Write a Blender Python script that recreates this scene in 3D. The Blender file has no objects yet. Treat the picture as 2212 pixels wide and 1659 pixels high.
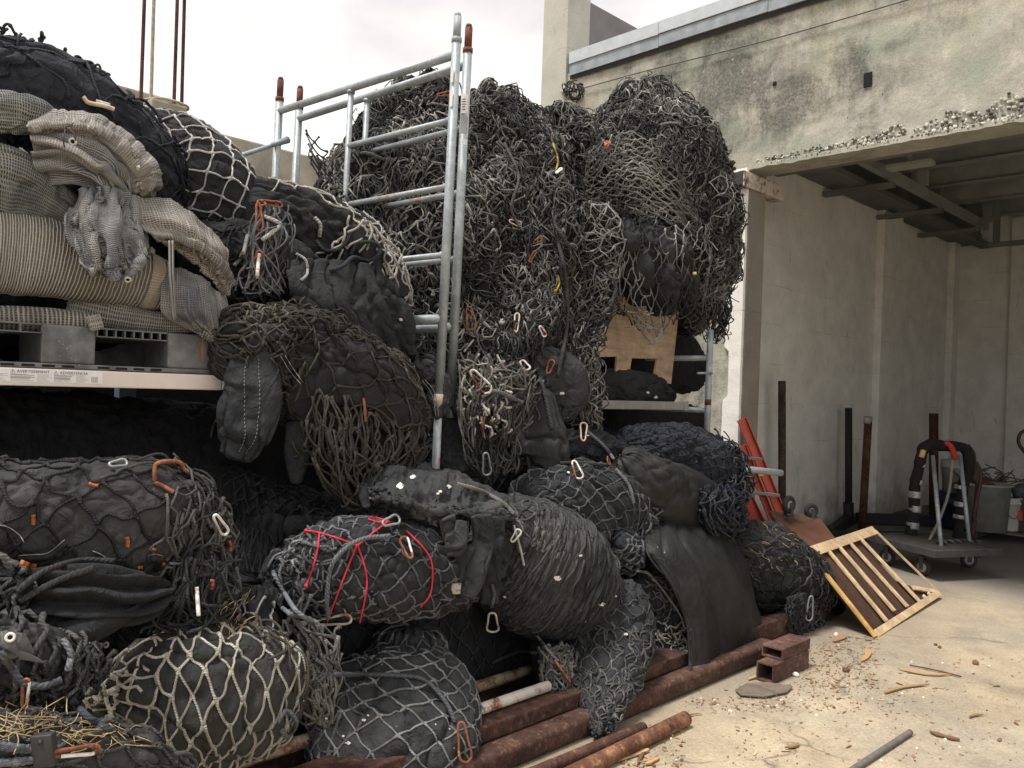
import bpy, bmesh, math, random
import numpy as np
from mathutils import Vector, Matrix

SC = bpy.context.scene
COL = SC.collection
RNG = np.random.default_rng(7)
random.seed(7)

# ------------------------------------------------------------------ camera
EYE = np.array([0.0, 0.0, 1.55])
FPX, CX, CY = 1780.0, 1106.0, 829.5          # focal length and centre in 2212 px wide picture units
ROLL, YAW, PITCH = math.radians(2.06), math.radians(45.0), 0.0031
_F0 = np.array([-math.sin(YAW), math.cos(YAW), 0.0])
_R0 = np.array([math.cos(YAW), math.sin(YAW), 0.0])
_Z = np.array([0.0, 0.0, 1.0])
CF = _F0 + PITCH * _Z; CF /= np.linalg.norm(CF)
_U0 = np.cross(_R0, CF)
CR = _R0 * math.cos(ROLL) + _U0 * math.sin(ROLL)
CU = _U0 * math.cos(ROLL) - _R0 * math.sin(ROLL)
cam = bpy.data.cameras.new('camera')
cam.sensor_width = 36.0
cam.lens = 36.0 * FPX / 2212.0
cam.clip_start, cam.clip_end = 0.05, 1000.0
cam_o = bpy.data.objects.new('camera', cam)
COL.objects.link(cam_o)
cam_o.matrix_world = Matrix(((CR[0], CU[0], -CF[0], EYE[0]), (CR[1], CU[1], -CF[1], EYE[1]),
                             (CR[2], CU[2], -CF[2], EYE[2]), (0, 0, 0, 1)))
SC.camera = cam_o

# ------------------------------------------------------------------ light
SUN_EL, SUN_AZ = math.radians(69), math.radians(-15)      # azimuth measured from -Y towards +X
sun = bpy.data.lights.new('sun', 'SUN')
sun.energy, sun.angle, sun.color = 1.9, math.radians(14), (1.0, 0.95, 0.88)
sun_o = bpy.data.objects.new('sun', sun)
COL.objects.link(sun_o)
_sd = Vector((math.sin(SUN_AZ) * math.cos(SUN_EL), -math.cos(SUN_AZ) * math.cos(SUN_EL), math.sin(SUN_EL)))
sun_o.rotation_euler = _sd.to_track_quat('Z', 'Y').to_euler()
SC.view_settings.view_transform = 'Standard'
SC.view_settings.look = 'None'
SC.view_settings.exposure = 1.20
SC.view_settings.gamma = 1.0
SC.view_settings.use_curve_mapping = False
SC.render.engine = 'CYCLES'
SC.cycles.use_denoising = True
SC.cycles.max_bounces = 8
SC.cycles.diffuse_bounces = 6

W = bpy.data.worlds.new('World')
SC.world = W
W.use_nodes = True
def world():
    nt = W.node_tree; N = nt.nodes; L = nt.links; N.clear()
    out = N.new('ShaderNodeOutputWorld'); bg = N.new('ShaderNodeBackground')
    sky = N.new('ShaderNodeTexSky'); sky.sky_type = 'NISHITA'; sky.sun_disc = False
    sky.sun_elevation = SUN_EL; sky.sun_rotation = math.pi - SUN_AZ
    sky.air_density = 1.0; sky.dust_density = 3.0
    tc = N.new('ShaderNodeTexCoord')
    mp = N.new('ShaderNodeMapping'); mp.inputs['Scale'].default_value = (1.0, 1.0, 1.9)
    mp.inputs['Location'].default_value = (0.35, 0.1, 0.2)
    n1 = N.new('ShaderNodeTexNoise'); n1.inputs['Scale'].default_value = 3.2; n1.inputs['Detail'].default_value = 7; n1.inputs['Roughness'].default_value = 0.5
    cr = N.new('ShaderNodeValToRGB')
    e = cr.color_ramp.elements
    # cloud layer (radiance in sky units, Background strength below brings it to picture values)
    e[0].position = 0.40; e[0].color = (4.1, 3.85, 3.8, 1)
    e[1].position = 0.66; e[1].color = (6.0, 5.7, 5.05, 1)
    m = e.new(0.50); m.color = (4.9, 4.65, 4.4, 1)
    mix = N.new('ShaderNodeMix'); mix.data_type = 'RGBA'
    mix.inputs[0].default_value = 0.93
    bg.inputs['Strength'].default_value = 0.10
    L.new(tc.outputs['Generated'], mp.inputs['Vector']); L.new(mp.outputs[0], n1.inputs['Vector'])
    L.new(n1.outputs['Fac'], cr.inputs['Fac'])
    L.new(sky.outputs[0], mix.inputs[6]); L.new(cr.outputs[0], mix.inputs[7])
    L.new(mix.outputs[2], bg.inputs['Color']); L.new(bg.outputs[0], out.inputs[0])
world()

# ------------------------------------------------------------------ pixel rays -> world points
def ray(px, py):
    d = CF + (px - CX) / FPX * CR - (py - CY) / FPX * CU
    return d
def P(px, py, X=None, Y=None, Z=None, d=None):
    """world point seen at (px, py), on plane X / Y / Z = const or at forward depth d"""
    r = ray(px, py)
    if X is not None: t = (X - EYE[0]) / r[0]
    elif Y is not None: t = (Y - EYE[1]) / r[1]
    elif Z is not None: t = (Z - EYE[2]) / r[2]
    else: t = d
    return EYE + t * r
def depth(p):
    return float(np.dot(np.asarray(p) - EYE, CF))
def nrm(a):
    return a / np.maximum(np.linalg.norm(a, axis=-1, keepdims=True), 1e-9)

# ------------------------------------------------------------------ noise
_perm = np.random.default_rng(3).permutation(256)
_perm = np.concatenate([_perm, _perm, _perm])
_grad = nrm(np.random.default_rng(5).normal(size=(256, 3)))
def noise3(p):
    p = np.asarray(p, float)
    i = np.floor(p).astype(int); f = p - i
    u = f * f * f * (f * (f * 6 - 15) + 10)
    i &= 255
    res = 0
    for dx in (0, 1):
        for dy in (0, 1):
            for dz in (0, 1):
                h = _perm[_perm[_perm[i[..., 0] + dx] + i[..., 1] + dy] + i[..., 2] + dz]
                g = _grad[h]
                dv = f - np.array([dx, dy, dz])
                w = (u[..., 0] if dx else 1 - u[..., 0]) * (u[..., 1] if dy else 1 - u[..., 1]) * (u[..., 2] if dz else 1 - u[..., 2])
                res = res + w * np.sum(g * dv, -1)
    return res * 1.5
def fbm(p, o=3):
    r = 0; a = 1.0; t = 0
    for k in range(o):
        r = r + a * noise3(np.asarray(p) * 2 ** k + 17.3 * k); t += a; a *= .5
    return r / t

# ------------------------------------------------------------------ mesh building
def mesh_np(name, co, quads=None, tris=None, uv=None, shade=None, smooth=True, mat=None):
    me = bpy.data.meshes.new(name)
    co = np.asarray(co, np.float32).reshape(-1, 3)
    q = np.zeros((0, 4), np.int32) if quads is None else np.asarray(quads, np.int32).reshape(-1, 4)
    t = np.zeros((0, 3), np.int32) if tris is None else np.asarray(tris, np.int32).reshape(-1, 3)
    me.vertices.add(len(co)); me.vertices.foreach_set('co', co.ravel())
    nl = q.size + t.size
    me.loops.add(nl)
    li = np.concatenate([q.ravel(), t.ravel()]).astype(np.int32)
    me.loops.foreach_set('vertex_index', li)
    me.polygons.add(len(q) + len(t))
    ls = np.concatenate([np.arange(len(q)) * 4, q.size + np.arange(len(t)) * 3]).astype(np.int32)
    me.polygons.foreach_set('loop_start', ls)
    me.polygons.foreach_set('use_smooth', np.full(len(q) + len(t), bool(smooth)))
    if uv is not None:
        l = me.uv_layers.new(name='UVMap')
        uv = np.asarray(uv, np.float32)
        l.data.foreach_set('uv', (uv[li] if len(uv) == len(co) else uv).ravel().astype(np.float32))
    if shade is not None:
        a = me.attributes.new('shade', 'FLOAT', 'POINT'); a.data.foreach_set('value', np.asarray(shade, np.float32))
    me.update(calc_edges=True)
    if mat: me.materials.append(mat)
    return me

class Geo:
    """collects raw geometry for one mesh object"""
    def __init__(s): s.co = []; s.q = []; s.t = []; s.uv = []; s.sh = []; s.n = 0
    def add(s, co, quads=None, tris=None, uv=None, shade=None):
        co = np.asarray(co, float).reshape(-1, 3)
        if quads is not None: s.q.append(np.asarray(quads).reshape(-1, 4) + s.n)
        if tris is not None: s.t.append(np.asarray(tris).reshape(-1, 3) + s.n)
        s.co.append(co)
        s.uv.append(np.zeros((len(co), 2)) if uv is None else np.asarray(uv, float).reshape(-1, 2))
        s.sh.append(np.full(len(co), .5) if shade is None else np.broadcast_to(np.asarray(shade, float).ravel(), (len(co),)))
        s.n += len(co)
        return s
    def box(s, lo, hi, M=None, bev=0.0):
        bm = bmesh.new(); bmesh.ops.create_cube(bm, size=1.0)
        lo = np.array(lo, float); hi = np.array(hi, float)
        for v in bm.verts:
            v.co = Vector(lo + (np.array(v.co) + .5) * (hi - lo))
        if bev: bmesh.ops.bevel(bm, geom=bm.edges[:], offset=bev, segments=2, affect='EDGES', profile=.6)
        s.bm(bm, M); return s
    def bm(s, bm, M=None):
        bmesh.ops.triangulate(bm, faces=[f for f in bm.faces if len(f.verts) > 4])
        bm.verts.index_update()
        co = np.array([v.co[:] for v in bm.verts])
        if M is not None: co = co @ np.array(M)[:3, :3].T + np.array(M)[:3, 3]
        q = [[v.index for v in f.verts] for f in bm.faces if len(f.verts) == 4]
        t = [[v.index for v in f.verts] for f in bm.faces if len(f.verts) == 3]
        s.add(co, q or None, t or None); bm.free(); return s
    def tubes(s, pl, r, sides=6, shade=None, pitch=None, close=False):
        """pl [N,K,3] polylines, r scalar / [N] / [N,K]"""
        pl = np.asarray(pl, float)
        if pl.ndim == 2: pl = pl[None]
        N_, K = pl.shape[:2]
        r = np.asarray(r, float)
        if r.ndim == 1: r = r[:, None]
        r = np.broadcast_to(r, (N_, K))
        if close: t = np.roll(pl, -1, 1) - np.roll(pl, 1, 1)
        else: t = np.gradient(pl, axis=1)
        t = nrm(t)
        ref = np.eye(3)[np.argmin(np.abs(t[:, 0]), axis=1)]
        n = np.empty_like(t)
        n[:, 0] = nrm(np.cross(t[:, 0], ref))
        for k in range(1, K):
            v = n[:, k - 1] - np.sum(n[:, k - 1] * t[:, k], -1, keepdims=True) * t[:, k]
            n[:, k] = nrm(v)
        b = np.cross(t, n)
        ph = np.arange(sides) / sides * 2 * np.pi
        co = pl[:, :, None] + r[:, :, None, None] * (n[:, :, None] * np.cos(ph)[:, None] + b[:, :, None] * np.sin(ph)[:, None])
        L = np.concatenate([np.zeros((N_, 1)), np.cumsum(np.linalg.norm(np.diff(pl, axis=1), axis=-1), 1)], 1)
        pt = pitch if pitch else 1.0
        uv = np.stack([np.broadcast_to((L / pt)[:, :, None], (N_, K, sides)), np.broadcast_to(ph / (2 * np.pi), (N_, K, sides))], -1)
        idx = np.arange(N_ * K * sides).reshape(N_, K, sides)
        nx = np.roll(idx, -1, 2)
        if close:
            i2 = np.roll(idx, -1, 1); n2 = np.roll(nx, -1, 1)
            q = np.stack([idx, nx, n2, i2], -1)
        else:
            q = np.stack([idx[:, :-1], nx[:, :-1], nx[:, 1:], idx[:, 1:]], -1)
        sh = .5 if shade is None else shade
        sh = np.asarray(sh, float)
        if sh.ndim == 1: sh = sh[:, None]
        sh = np.broadcast_to(sh, (N_, K))
        s.add(co.reshape(-1, 3), q.reshape(-1, 4), None, uv.reshape(-1, 2), np.repeat(sh.reshape(-1), sides))
        if not close:   # close the two ends with small fans
            base = s.n - N_ * K * sides
            tr = []
            for k, flip in ((0, 1), (K - 1, 0)):
                e = idx[:, k] + 0
                for j in range(1, sides - 1):
                    a = np.stack([e[:, 0], e[:, j + 1], e[:, j]] if flip else [e[:, 0], e[:, j], e[:, j + 1]], -1)
                    tr.append(a)
            s.t.append(np.concatenate(tr) + base)
        return s
    def build(s, name, mat=None, parent=None, smooth=True):
        co = np.concatenate(s.co)
        if parent is not None: co = co - np.array(parent_world(parent))
        me = mesh_np(name, co, np.concatenate(s.q) if s.q else None, np.concatenate(s.t) if s.t else None,
                     np.concatenate(s.uv), np.concatenate(s.sh), smooth, mat)
        o = bpy.data.objects.new(name, me); COL.objects.link(o)
        if parent is not None: o.parent = parent
        return o
def parent_world(o):
    v = Vector((0, 0, 0))
    while o is not None:
        v = v + o.location; o = o.parent
    return v
def tag(o, label=None, cat=None, group=None, kind=None):
    if label: o['label'] = label
    if cat: o['category'] = cat
    if group: o['group'] = group
    if kind: o['kind'] = kind
    return o
def thing(name, loc, label, cat, group=None):
    o = bpy.data.objects.new(name, None); COL.objects.link(o)
    o.location = Vector([float(x) for x in loc]); o.empty_display_size = .1
    return tag(o, label, cat, group)
def recenter(o):
    """put a single-mesh thing's origin at the base of its geometry"""
    me = o.data
    co = np.empty(len(me.vertices) * 3, np.float32); me.vertices.foreach_get('co', co); co = co.reshape(-1, 3)
    c = (co.min(0) + co.max(0)) / 2; c[2] = co[:, 2].min()
    me.vertices.foreach_set('co', (co - c).ravel()); me.update()
    o.location = Vector([float(x) for x in c]); return o
def crom(pts, n, closed=False):
    """Catmull-Rom through pts (m,k) -> (n,k)"""
    p = np.asarray(pts, float); m = len(p)
    if m == 2 and not closed:
        return p[0] + np.linspace(0, 1, n)[:, None] * (p[1] - p[0])
    if closed:
        q = np.concatenate([p[-1:], p, p[:2]]); seg = m
        t = np.linspace(0, seg, n, endpoint=False)
    else:
        q = np.concatenate([2 * p[:1] - p[1:2], p, 2 * p[-1:] - p[-2:-1]]); seg = m - 1
        t = np.linspace(0, seg, n)
    i = np.minimum(t.astype(int), seg - 1); f = (t - i)[:, None]
    a, b, c, d = q[i], q[i + 1], q[i + 2], q[i + 3]
    return .5 * (2 * b + (c - a) * f + (2 * a - 5 * b + 4 * c - d) * f ** 2 + (3 * b - a - 3 * c + d) * f ** 3)

# ------------------------------------------------------------------ sampled surfaces
class Surf:
    def __init__(s, G, closed):
        s.G = G; s.closed = closed; s.update()
    def update(s):
        G = s.G
        Gv = np.concatenate([G, G[:, :1]], 1) if s.closed else G
        s.Lu = float(np.mean(np.sum(np.linalg.norm(np.diff(G, axis=0), axis=-1), 0)))
        s.Lv = float(np.mean(np.sum(np.linalg.norm(np.diff(Gv, axis=1), axis=-1), 1)))
        du = np.gradient(G, axis=0)
        dv = (np.roll(G, -1, 1) - np.roll(G, 1, 1)) / 2 if s.closed else np.gradient(G, axis=1)
        n = nrm(np.cross(du, dv))
        c = G.mean((0, 1))
        if s.closed: sg = np.sum(n * (G - G.mean(1, keepdims=True)), -1).mean()
        else: sg = np.sum(n * (EYE - G), -1).mean()
        s.N = n if sg > 0 else -n
        nu, nv = G.shape[:2]
        pu = du * nu; pv = dv * nv
        g = np.array([0, 0, -1.0])
        gu = np.sum(pu * g, -1) / np.maximum(np.sum(pu * pu, -1), 1e-6) * s.Lu
        gv = np.sum(pv * g, -1) / np.maximum(np.sum(pv * pv, -1), 1e-6) * s.Lv
        s.grav = np.stack([gu, gv], -1)
        s.grav = s.grav / np.maximum(np.linalg.norm(s.grav, axis=-1, keepdims=True), 1.0)
    def metric(s):
        nu, nv = s.G.shape[:2]
        u = np.linspace(0, s.Lu, nu)[:, None] * np.ones((1, nv))
        v = (np.arange(nv) / (nv if s.closed else nv - 1) * s.Lv)[None] * np.ones((nu, 1))
        return np.stack([u, v], -1)
    def cyl(s, fu, fv, seed=0):
        """noise coordinates anisotropic in u / v and seamless round a closed v"""
        m = s.metric()
        if s.closed:
            R = s.Lv / (2 * np.pi); a = m[..., 1] / R
            return np.stack([m[..., 0] * fu + seed, np.cos(a) * R * fv, np.sin(a) * R * fv], -1)
        return np.stack([m[..., 0] * fu + seed, m[..., 1] * fv, np.full(m.shape[:2], seed * 1.7)], -1)
    def disp(s, amp, fu, fv=None, kind='fbm', seed=0, mask=None):
        fv = fu if fv is None else fv
        n = fbm(s.cyl(fu, fv, seed), 3)
        if kind == 'ridge': n = (1 - np.minimum(np.abs(n) * 3.2, 1)) ** 1.5 - .3
        if kind == 'crease': n = -(1 - np.minimum(np.abs(n) * 5, 1)) ** 2
        if mask is not None: n = n * mask
        s.G = s.G + s.N * (n * amp)[..., None]; s.update(); return s
    def puff(s, amp, e1, e2, wf, off=(0, 0)):
        m = s.metric(); m2 = m - wf(m)
        A = np.linalg.inv(np.array([e1, e2]).T)
        pq = (m2 - np.array(off)) @ A.T
        h = np.sqrt(np.abs(np.sin(np.pi * pq[..., 0]) * np.sin(np.pi * pq[..., 1])))
        s.G = s.G + s.N * (h * amp)[..., None]; s.update(); return s
    def sample(s, m):
        """m [...,2] metric coordinates -> position, normal, gravity"""
        nu, nv = s.G.shape[:2]
        a = np.clip(m[..., 0] / s.Lu, 0, 1) * (nu - 1)
        i = np.minimum(a.astype(int), nu - 2); fa = (a - i)[..., None]
        if s.closed:
            b = (m[..., 1] / s.Lv) % 1.0 * nv; j = b.astype(int) % nv; j2 = (j + 1) % nv; fb = (b - np.floor(b))[..., None]
        else:
            b = np.clip(m[..., 1] / s.Lv, 0, 1) * (nv - 1); j = np.minimum(b.astype(int), nv - 2); j2 = j + 1; fb = (b - j)[..., None]
        def bl(T):
            return (T[i, j] * (1 - fa) + T[i + 1, j] * fa) * (1 - fb) + (T[i, j2] * (1 - fa) + T[i + 1, j2] * fa) * fb
        return bl(s.G), bl(s.N), bl(s.grav)
    def geo(s, g=None, flip=False):
        g = g or Geo()
        nu, nv = s.G.shape[:2]
        idx = np.arange(nu * nv).reshape(nu, nv)
        if s.closed:
            j = np.roll(idx, -1, 1); q = np.stack([idx[:-1], j[:-1], j[1:], idx[1:]], -1)
        else:
            q = np.stack([idx[:-1, :-1], idx[:-1, 1:], idx[1:, 1:], idx[1:, :-1]], -1)
        q = q.reshape(-1, 4)
        du = s.G[1, 0] - s.G[0, 0]
        c = np.cross(s.G[q[0, 1] // nv, q[0, 1] % nv] - s.G[0, 0], s.G[q[0, 2] // nv, q[0, 2] % nv] - s.G[0, 0])
        k = len(q) // 2
        V = s.G.reshape(-1, 3)
        c = np.cross(V[q[k, 1]] - V[q[k, 0]], V[q[k, 2]] - V[q[k, 0]])
        if np.dot(c, s.N.reshape(-1, 3)[q[k, 0]]) < 0: q = q[:, ::-1]
        g.add(V, q, None, s.metric().reshape(-1, 2))
        return g

def bolster(pts, nu=72, nv=96, e=2.2, cap=(.7, .7)):
    """closed body swept along a spine. pts: (px, py, X, half-width in px, depth ratio[, roll degrees])"""
    rows = []
    for p in pts:
        c = P(p[0], p[1], X=p[2]); k = depth(c) / FPX
        ra = p[3] * k
        rows.append(list(c) + [ra, ra * p[4], p[5] if len(p) > 5 else 0])
    rows = np.array(rows)
    nu, nv = int(nu * 1.5), int(nv * 1.5)
    R = crom(rows, nu)
    c = R[:, :3]; ra = np.maximum(R[:, 3], .01); rb = np.maximum(R[:, 4], .01)
    t = nrm(np.gradient(c, axis=0))
    t = nrm(t)
    w = nrm(c - EYE)
    a1 = nrm(np.cross(t, w)); a2 = nrm(np.cross(a1, t))
    a2 = np.where(np.sum(a2 * w, -1, keepdims=True) > 0, -a2, a2)
    # rounded caps
    nc = 12
    def capr(k, sgn, cl):
        al = np.linspace(0, 1, nc + 1)[1:] * np.pi / 2
        L = cl * ra[k]
        return ([c[k] + sgn * t[k] * L * np.sin(x) for x in al], [max(np.cos(x), .0) ** .8 for x in al])
    C0, S0 = capr(0, -1, cap[0]); C1, S1 = capr(-1, 1, cap[1])
    cc = np.concatenate([np.array(C0)[::-1], c, np.array(C1)])
    sc = np.concatenate([np.array(S0)[::-1], np.ones(nu), np.array(S1)])
    ext = lambda A: np.concatenate([np.repeat(A[:1], nc, 0), A, np.repeat(A[-1:], nc, 0)])
    a1, a2, ra, rb = ext(a1), ext(a2), ext(ra), ext(rb)
    ph = 2 * np.pi * (np.arange(nv) / nv - .25)
    cs, sn = np.cos(ph), np.sin(ph)
    x = np.sign(cs) * np.abs(cs) ** (2 / e); y = np.sign(sn) * np.abs(sn) ** (2 / e)
    G = cc[:, None] + (sc * ra)[:, None, None] * x[None, :, None] * a1[:, None] + (sc * rb)[:, None, None] * y[None, :, None] * a2[:, None]
    return Surf(G, True)

def patch(rows, nu=60, nv=60):
    """open sheet through a grid of (px, py, X) control points"""
    A = np.array([[P(p[0], p[1], X=p[2]) for p in r] for r in rows])
    B = np.stack([crom(A[i], nv) for i in range(len(A))])
    G = np.stack([crom(B[:, j], nu) for j in range(nv)], 1)
    return Surf(G, False)

# ------------------------------------------------------------------ nets and ropes on a surface
def warpf(amp, freq, seed):
    def f(m):
        z = np.zeros(m.shape[:-1])
        q = np.stack([m[..., 0] * freq + seed, m[..., 1] * freq, z + seed * .37], -1)
        return amp * np.stack([noise3(q), noise3(q + 31.7)], -1)
    return f
def net(g, s, e1, e2, r=.006, reg=(0, 1, 0, 1), jit=.06, sag=.1, slack=.06, lift=.5, K=7, sides=5, warp=None, off=(0, 0),
        drop=0.0, shade=(.35, .75), loose=0.0, seed=1, depthn=0.0, pitch=3.2, knot=.9):
    rg = np.random.default_rng(seed)
    e1 = np.array(e1, float); e2 = np.array(e2, float)
    u0, u1, v0, v1 = reg[0] * s.Lu, reg[1] * s.Lu, reg[2] * s.Lv, reg[3] * s.Lv
    A = np.linalg.inv(np.array([e1, e2]).T)
    cs = np.array([[u0, v0], [u0, v1], [u1, v0], [u1, v1]]) @ A.T
    p0, p1 = int(np.floor(cs[:, 0].min())) - 1, int(np.ceil(cs[:, 0].max())) + 1
    q0, q1 = int(np.floor(cs[:, 1].min())) - 1, int(np.ceil(cs[:, 1].max())) + 1
    pp, qq = np.meshgrid(np.arange(p0, p1 + 1), np.arange(q0, q1 + 1), indexing='ij')
    base = pp[..., None] * e1 + qq[..., None] * e2 + np.array(off)
    cell = .5 * (np.linalg.norm(e1) + np.linalg.norm(e2))
    node = base + rg.normal(size=base.shape) * jit * cell
    if warp: node = node + warp(base)
    ins = (node[..., 0] > u0) & (node[..., 0] < u1) & (node[..., 1] > v0) & (node[..., 1] < v1)
    links = []
    for dp, dq in ((1, 0), (0, 1)):
        a = node[:node.shape[0] - dp or None, :node.shape[1] - dq or None]; b = node[dp:, dq:]
        ia = ins[:node.shape[0] - dp or None, :node.shape[1] - dq or None]; ib = ins[dp:, dq:]
        k = ia & ib
        links.append(np.stack([a[k], b[k]], 1))
    links = np.concatenate(links)
    if drop: links = links[rg.random(len(links)) > drop]
    n = len(links)
    if n == 0: return g
    t = np.linspace(0, 1, K)[None, :, None]
    m = links[:, :1] * (1 - t) + links[:, 1:] * t
    d = links[:, 1] - links[:, 0]; ln = np.linalg.norm(d, axis=1, keepdims=True)
    perp = np.stack([-d[:, 1], d[:, 0]], -1) / np.maximum(ln, 1e-6)
    bow = 4 * t * (1 - t)
    _, _, gr = s.sample(m[:, K // 2])
    am = rg.normal(size=(n, 1)) * slack * ln
    if loose: am = am + (rg.random((n, 1)) < loose) * rg.normal(size=(n, 1)) * .5 * ln
    off_ = perp * am + gr * (sag * ln * (0.5 + rg.random((n, 1))))
    m = m + bow * off_[:, None]
    m = m + np.sin(2 * np.pi * t) * (perp * rg.normal(size=(n, 1)) * slack * .4 * ln)[:, None]
    pos, nr, _ = s.sample(m)
    h = r * lift + rg.random((n, 1)) * r * .5
    if depthn:
        z = noise3(np.concatenate([m * 6.0, np.full(m.shape[:-1] + (1,), seed * 3.1)], -1))
        h = h + depthn * (z + .25)
    pos = pos + nr * h[..., None] if h.ndim == 2 else pos + nr * h
    rr = r * (1 + knot * (np.exp(-(t[..., 0] / .07) ** 2) + np.exp(-((1 - t[..., 0]) / .07) ** 2)))
    c = links.mean(1)
    sh = .5 + .9 * noise3(np.concatenate([c * 2.2, np.full((n, 1), seed * 1.3)], -1)) + rg.normal(size=n) * .07
    sh = shade[0] + (shade[1] - shade[0]) * np.clip(sh, 0, 1)
    g.tubes(pos, np.broadcast_to(rr * (.85 + .3 * rg.random((n, 1))), (n, K)), sides, sh, pitch * 2 * r)
    return g
def tangle(g, s, n, length=(.15, .5), r=.006, reg=(0, 1, 0, 1), curl=6.0, gravity=.6, height=.03, K=14, sides=5, shade=(.2, .8), seed=1, wob=.0, pitch=3.2):
    """loose strands of rope wandering over a surface"""
    rg = np.random.default_rng(seed)
    m = np.stack([rg.uniform(reg[0], reg[1], n) * s.Lu, rg.uniform(reg[2], reg[3], n) * s.Lv], -1)
    L = rg.uniform(*length, n); st = (L / (K - 1))[:, None]
    flow = noise3(np.concatenate([m * 2.5, np.full((n, 1), seed * 2.3)], -1)) * 3.5 + rg.normal(size=n) * .7
    _, _, gr = s.sample(m)
    ga = np.arctan2(gr[:, 1], gr[:, 0])
    gl = np.linalg.norm(gr, axis=1)
    ang = np.where(rg.random(n) < gravity * np.minimum(gl * 1.3, 1), ga + flow * .35, flow * 2)
    k1 = rg.normal(size=n) * curl; k2 = rg.normal(size=n) * curl
    pts = [m]
    for k in range(K - 1):
        a = k / (K - 1)
        ang = ang + (k1 * (1 - a) + k2 * a) * st[:, 0] * (1 + rg.normal(size=n) * .3)
        m = m + np.stack([np.cos(ang), np.sin(ang)], -1) * st
        pts.append(m)
    pts = np.stack(pts, 1)
    pos, nr, _ = s.sample(pts)
    ph = rg.random((n, 1)) * 6.28
    tt = np.linspace(0, 1, K)[None]
    h = height * rg.random((n, 1)) ** 1.3 + height * .45 * np.sin(tt * rg.uniform(3, 9, (n, 1)) + ph) + r
    pos = pos + nr * h[..., None]
    inside = (pts[..., 0] > 0.004 * s.Lu) & (pts[..., 0] < s.Lu * .996)
    if not s.closed: inside &= (pts[..., 1] > 0) & (pts[..., 1] < s.Lv)
    ok = inside.all(1)
    sh = .5 + .9 * noise3(np.concatenate([pts[:, K // 2] * 2.2, np.full((n, 1), seed * 1.3)], -1)) + rg.normal(size=n) * .09
    sh = shade[0] + (shade[1] - shade[0]) * np.clip(sh, 0, 1)
    rr = r * (.8 + .45 * rg.random((n, 1))) * np.ones((1, K))
    kn = rg.random((n, K)) < .07
    rr = rr * (1 + .55 * kn)
    if ok.any(): g.tubes(pos[ok], rr[ok], sides, sh[ok], pitch * 2 * r)
    return g
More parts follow.
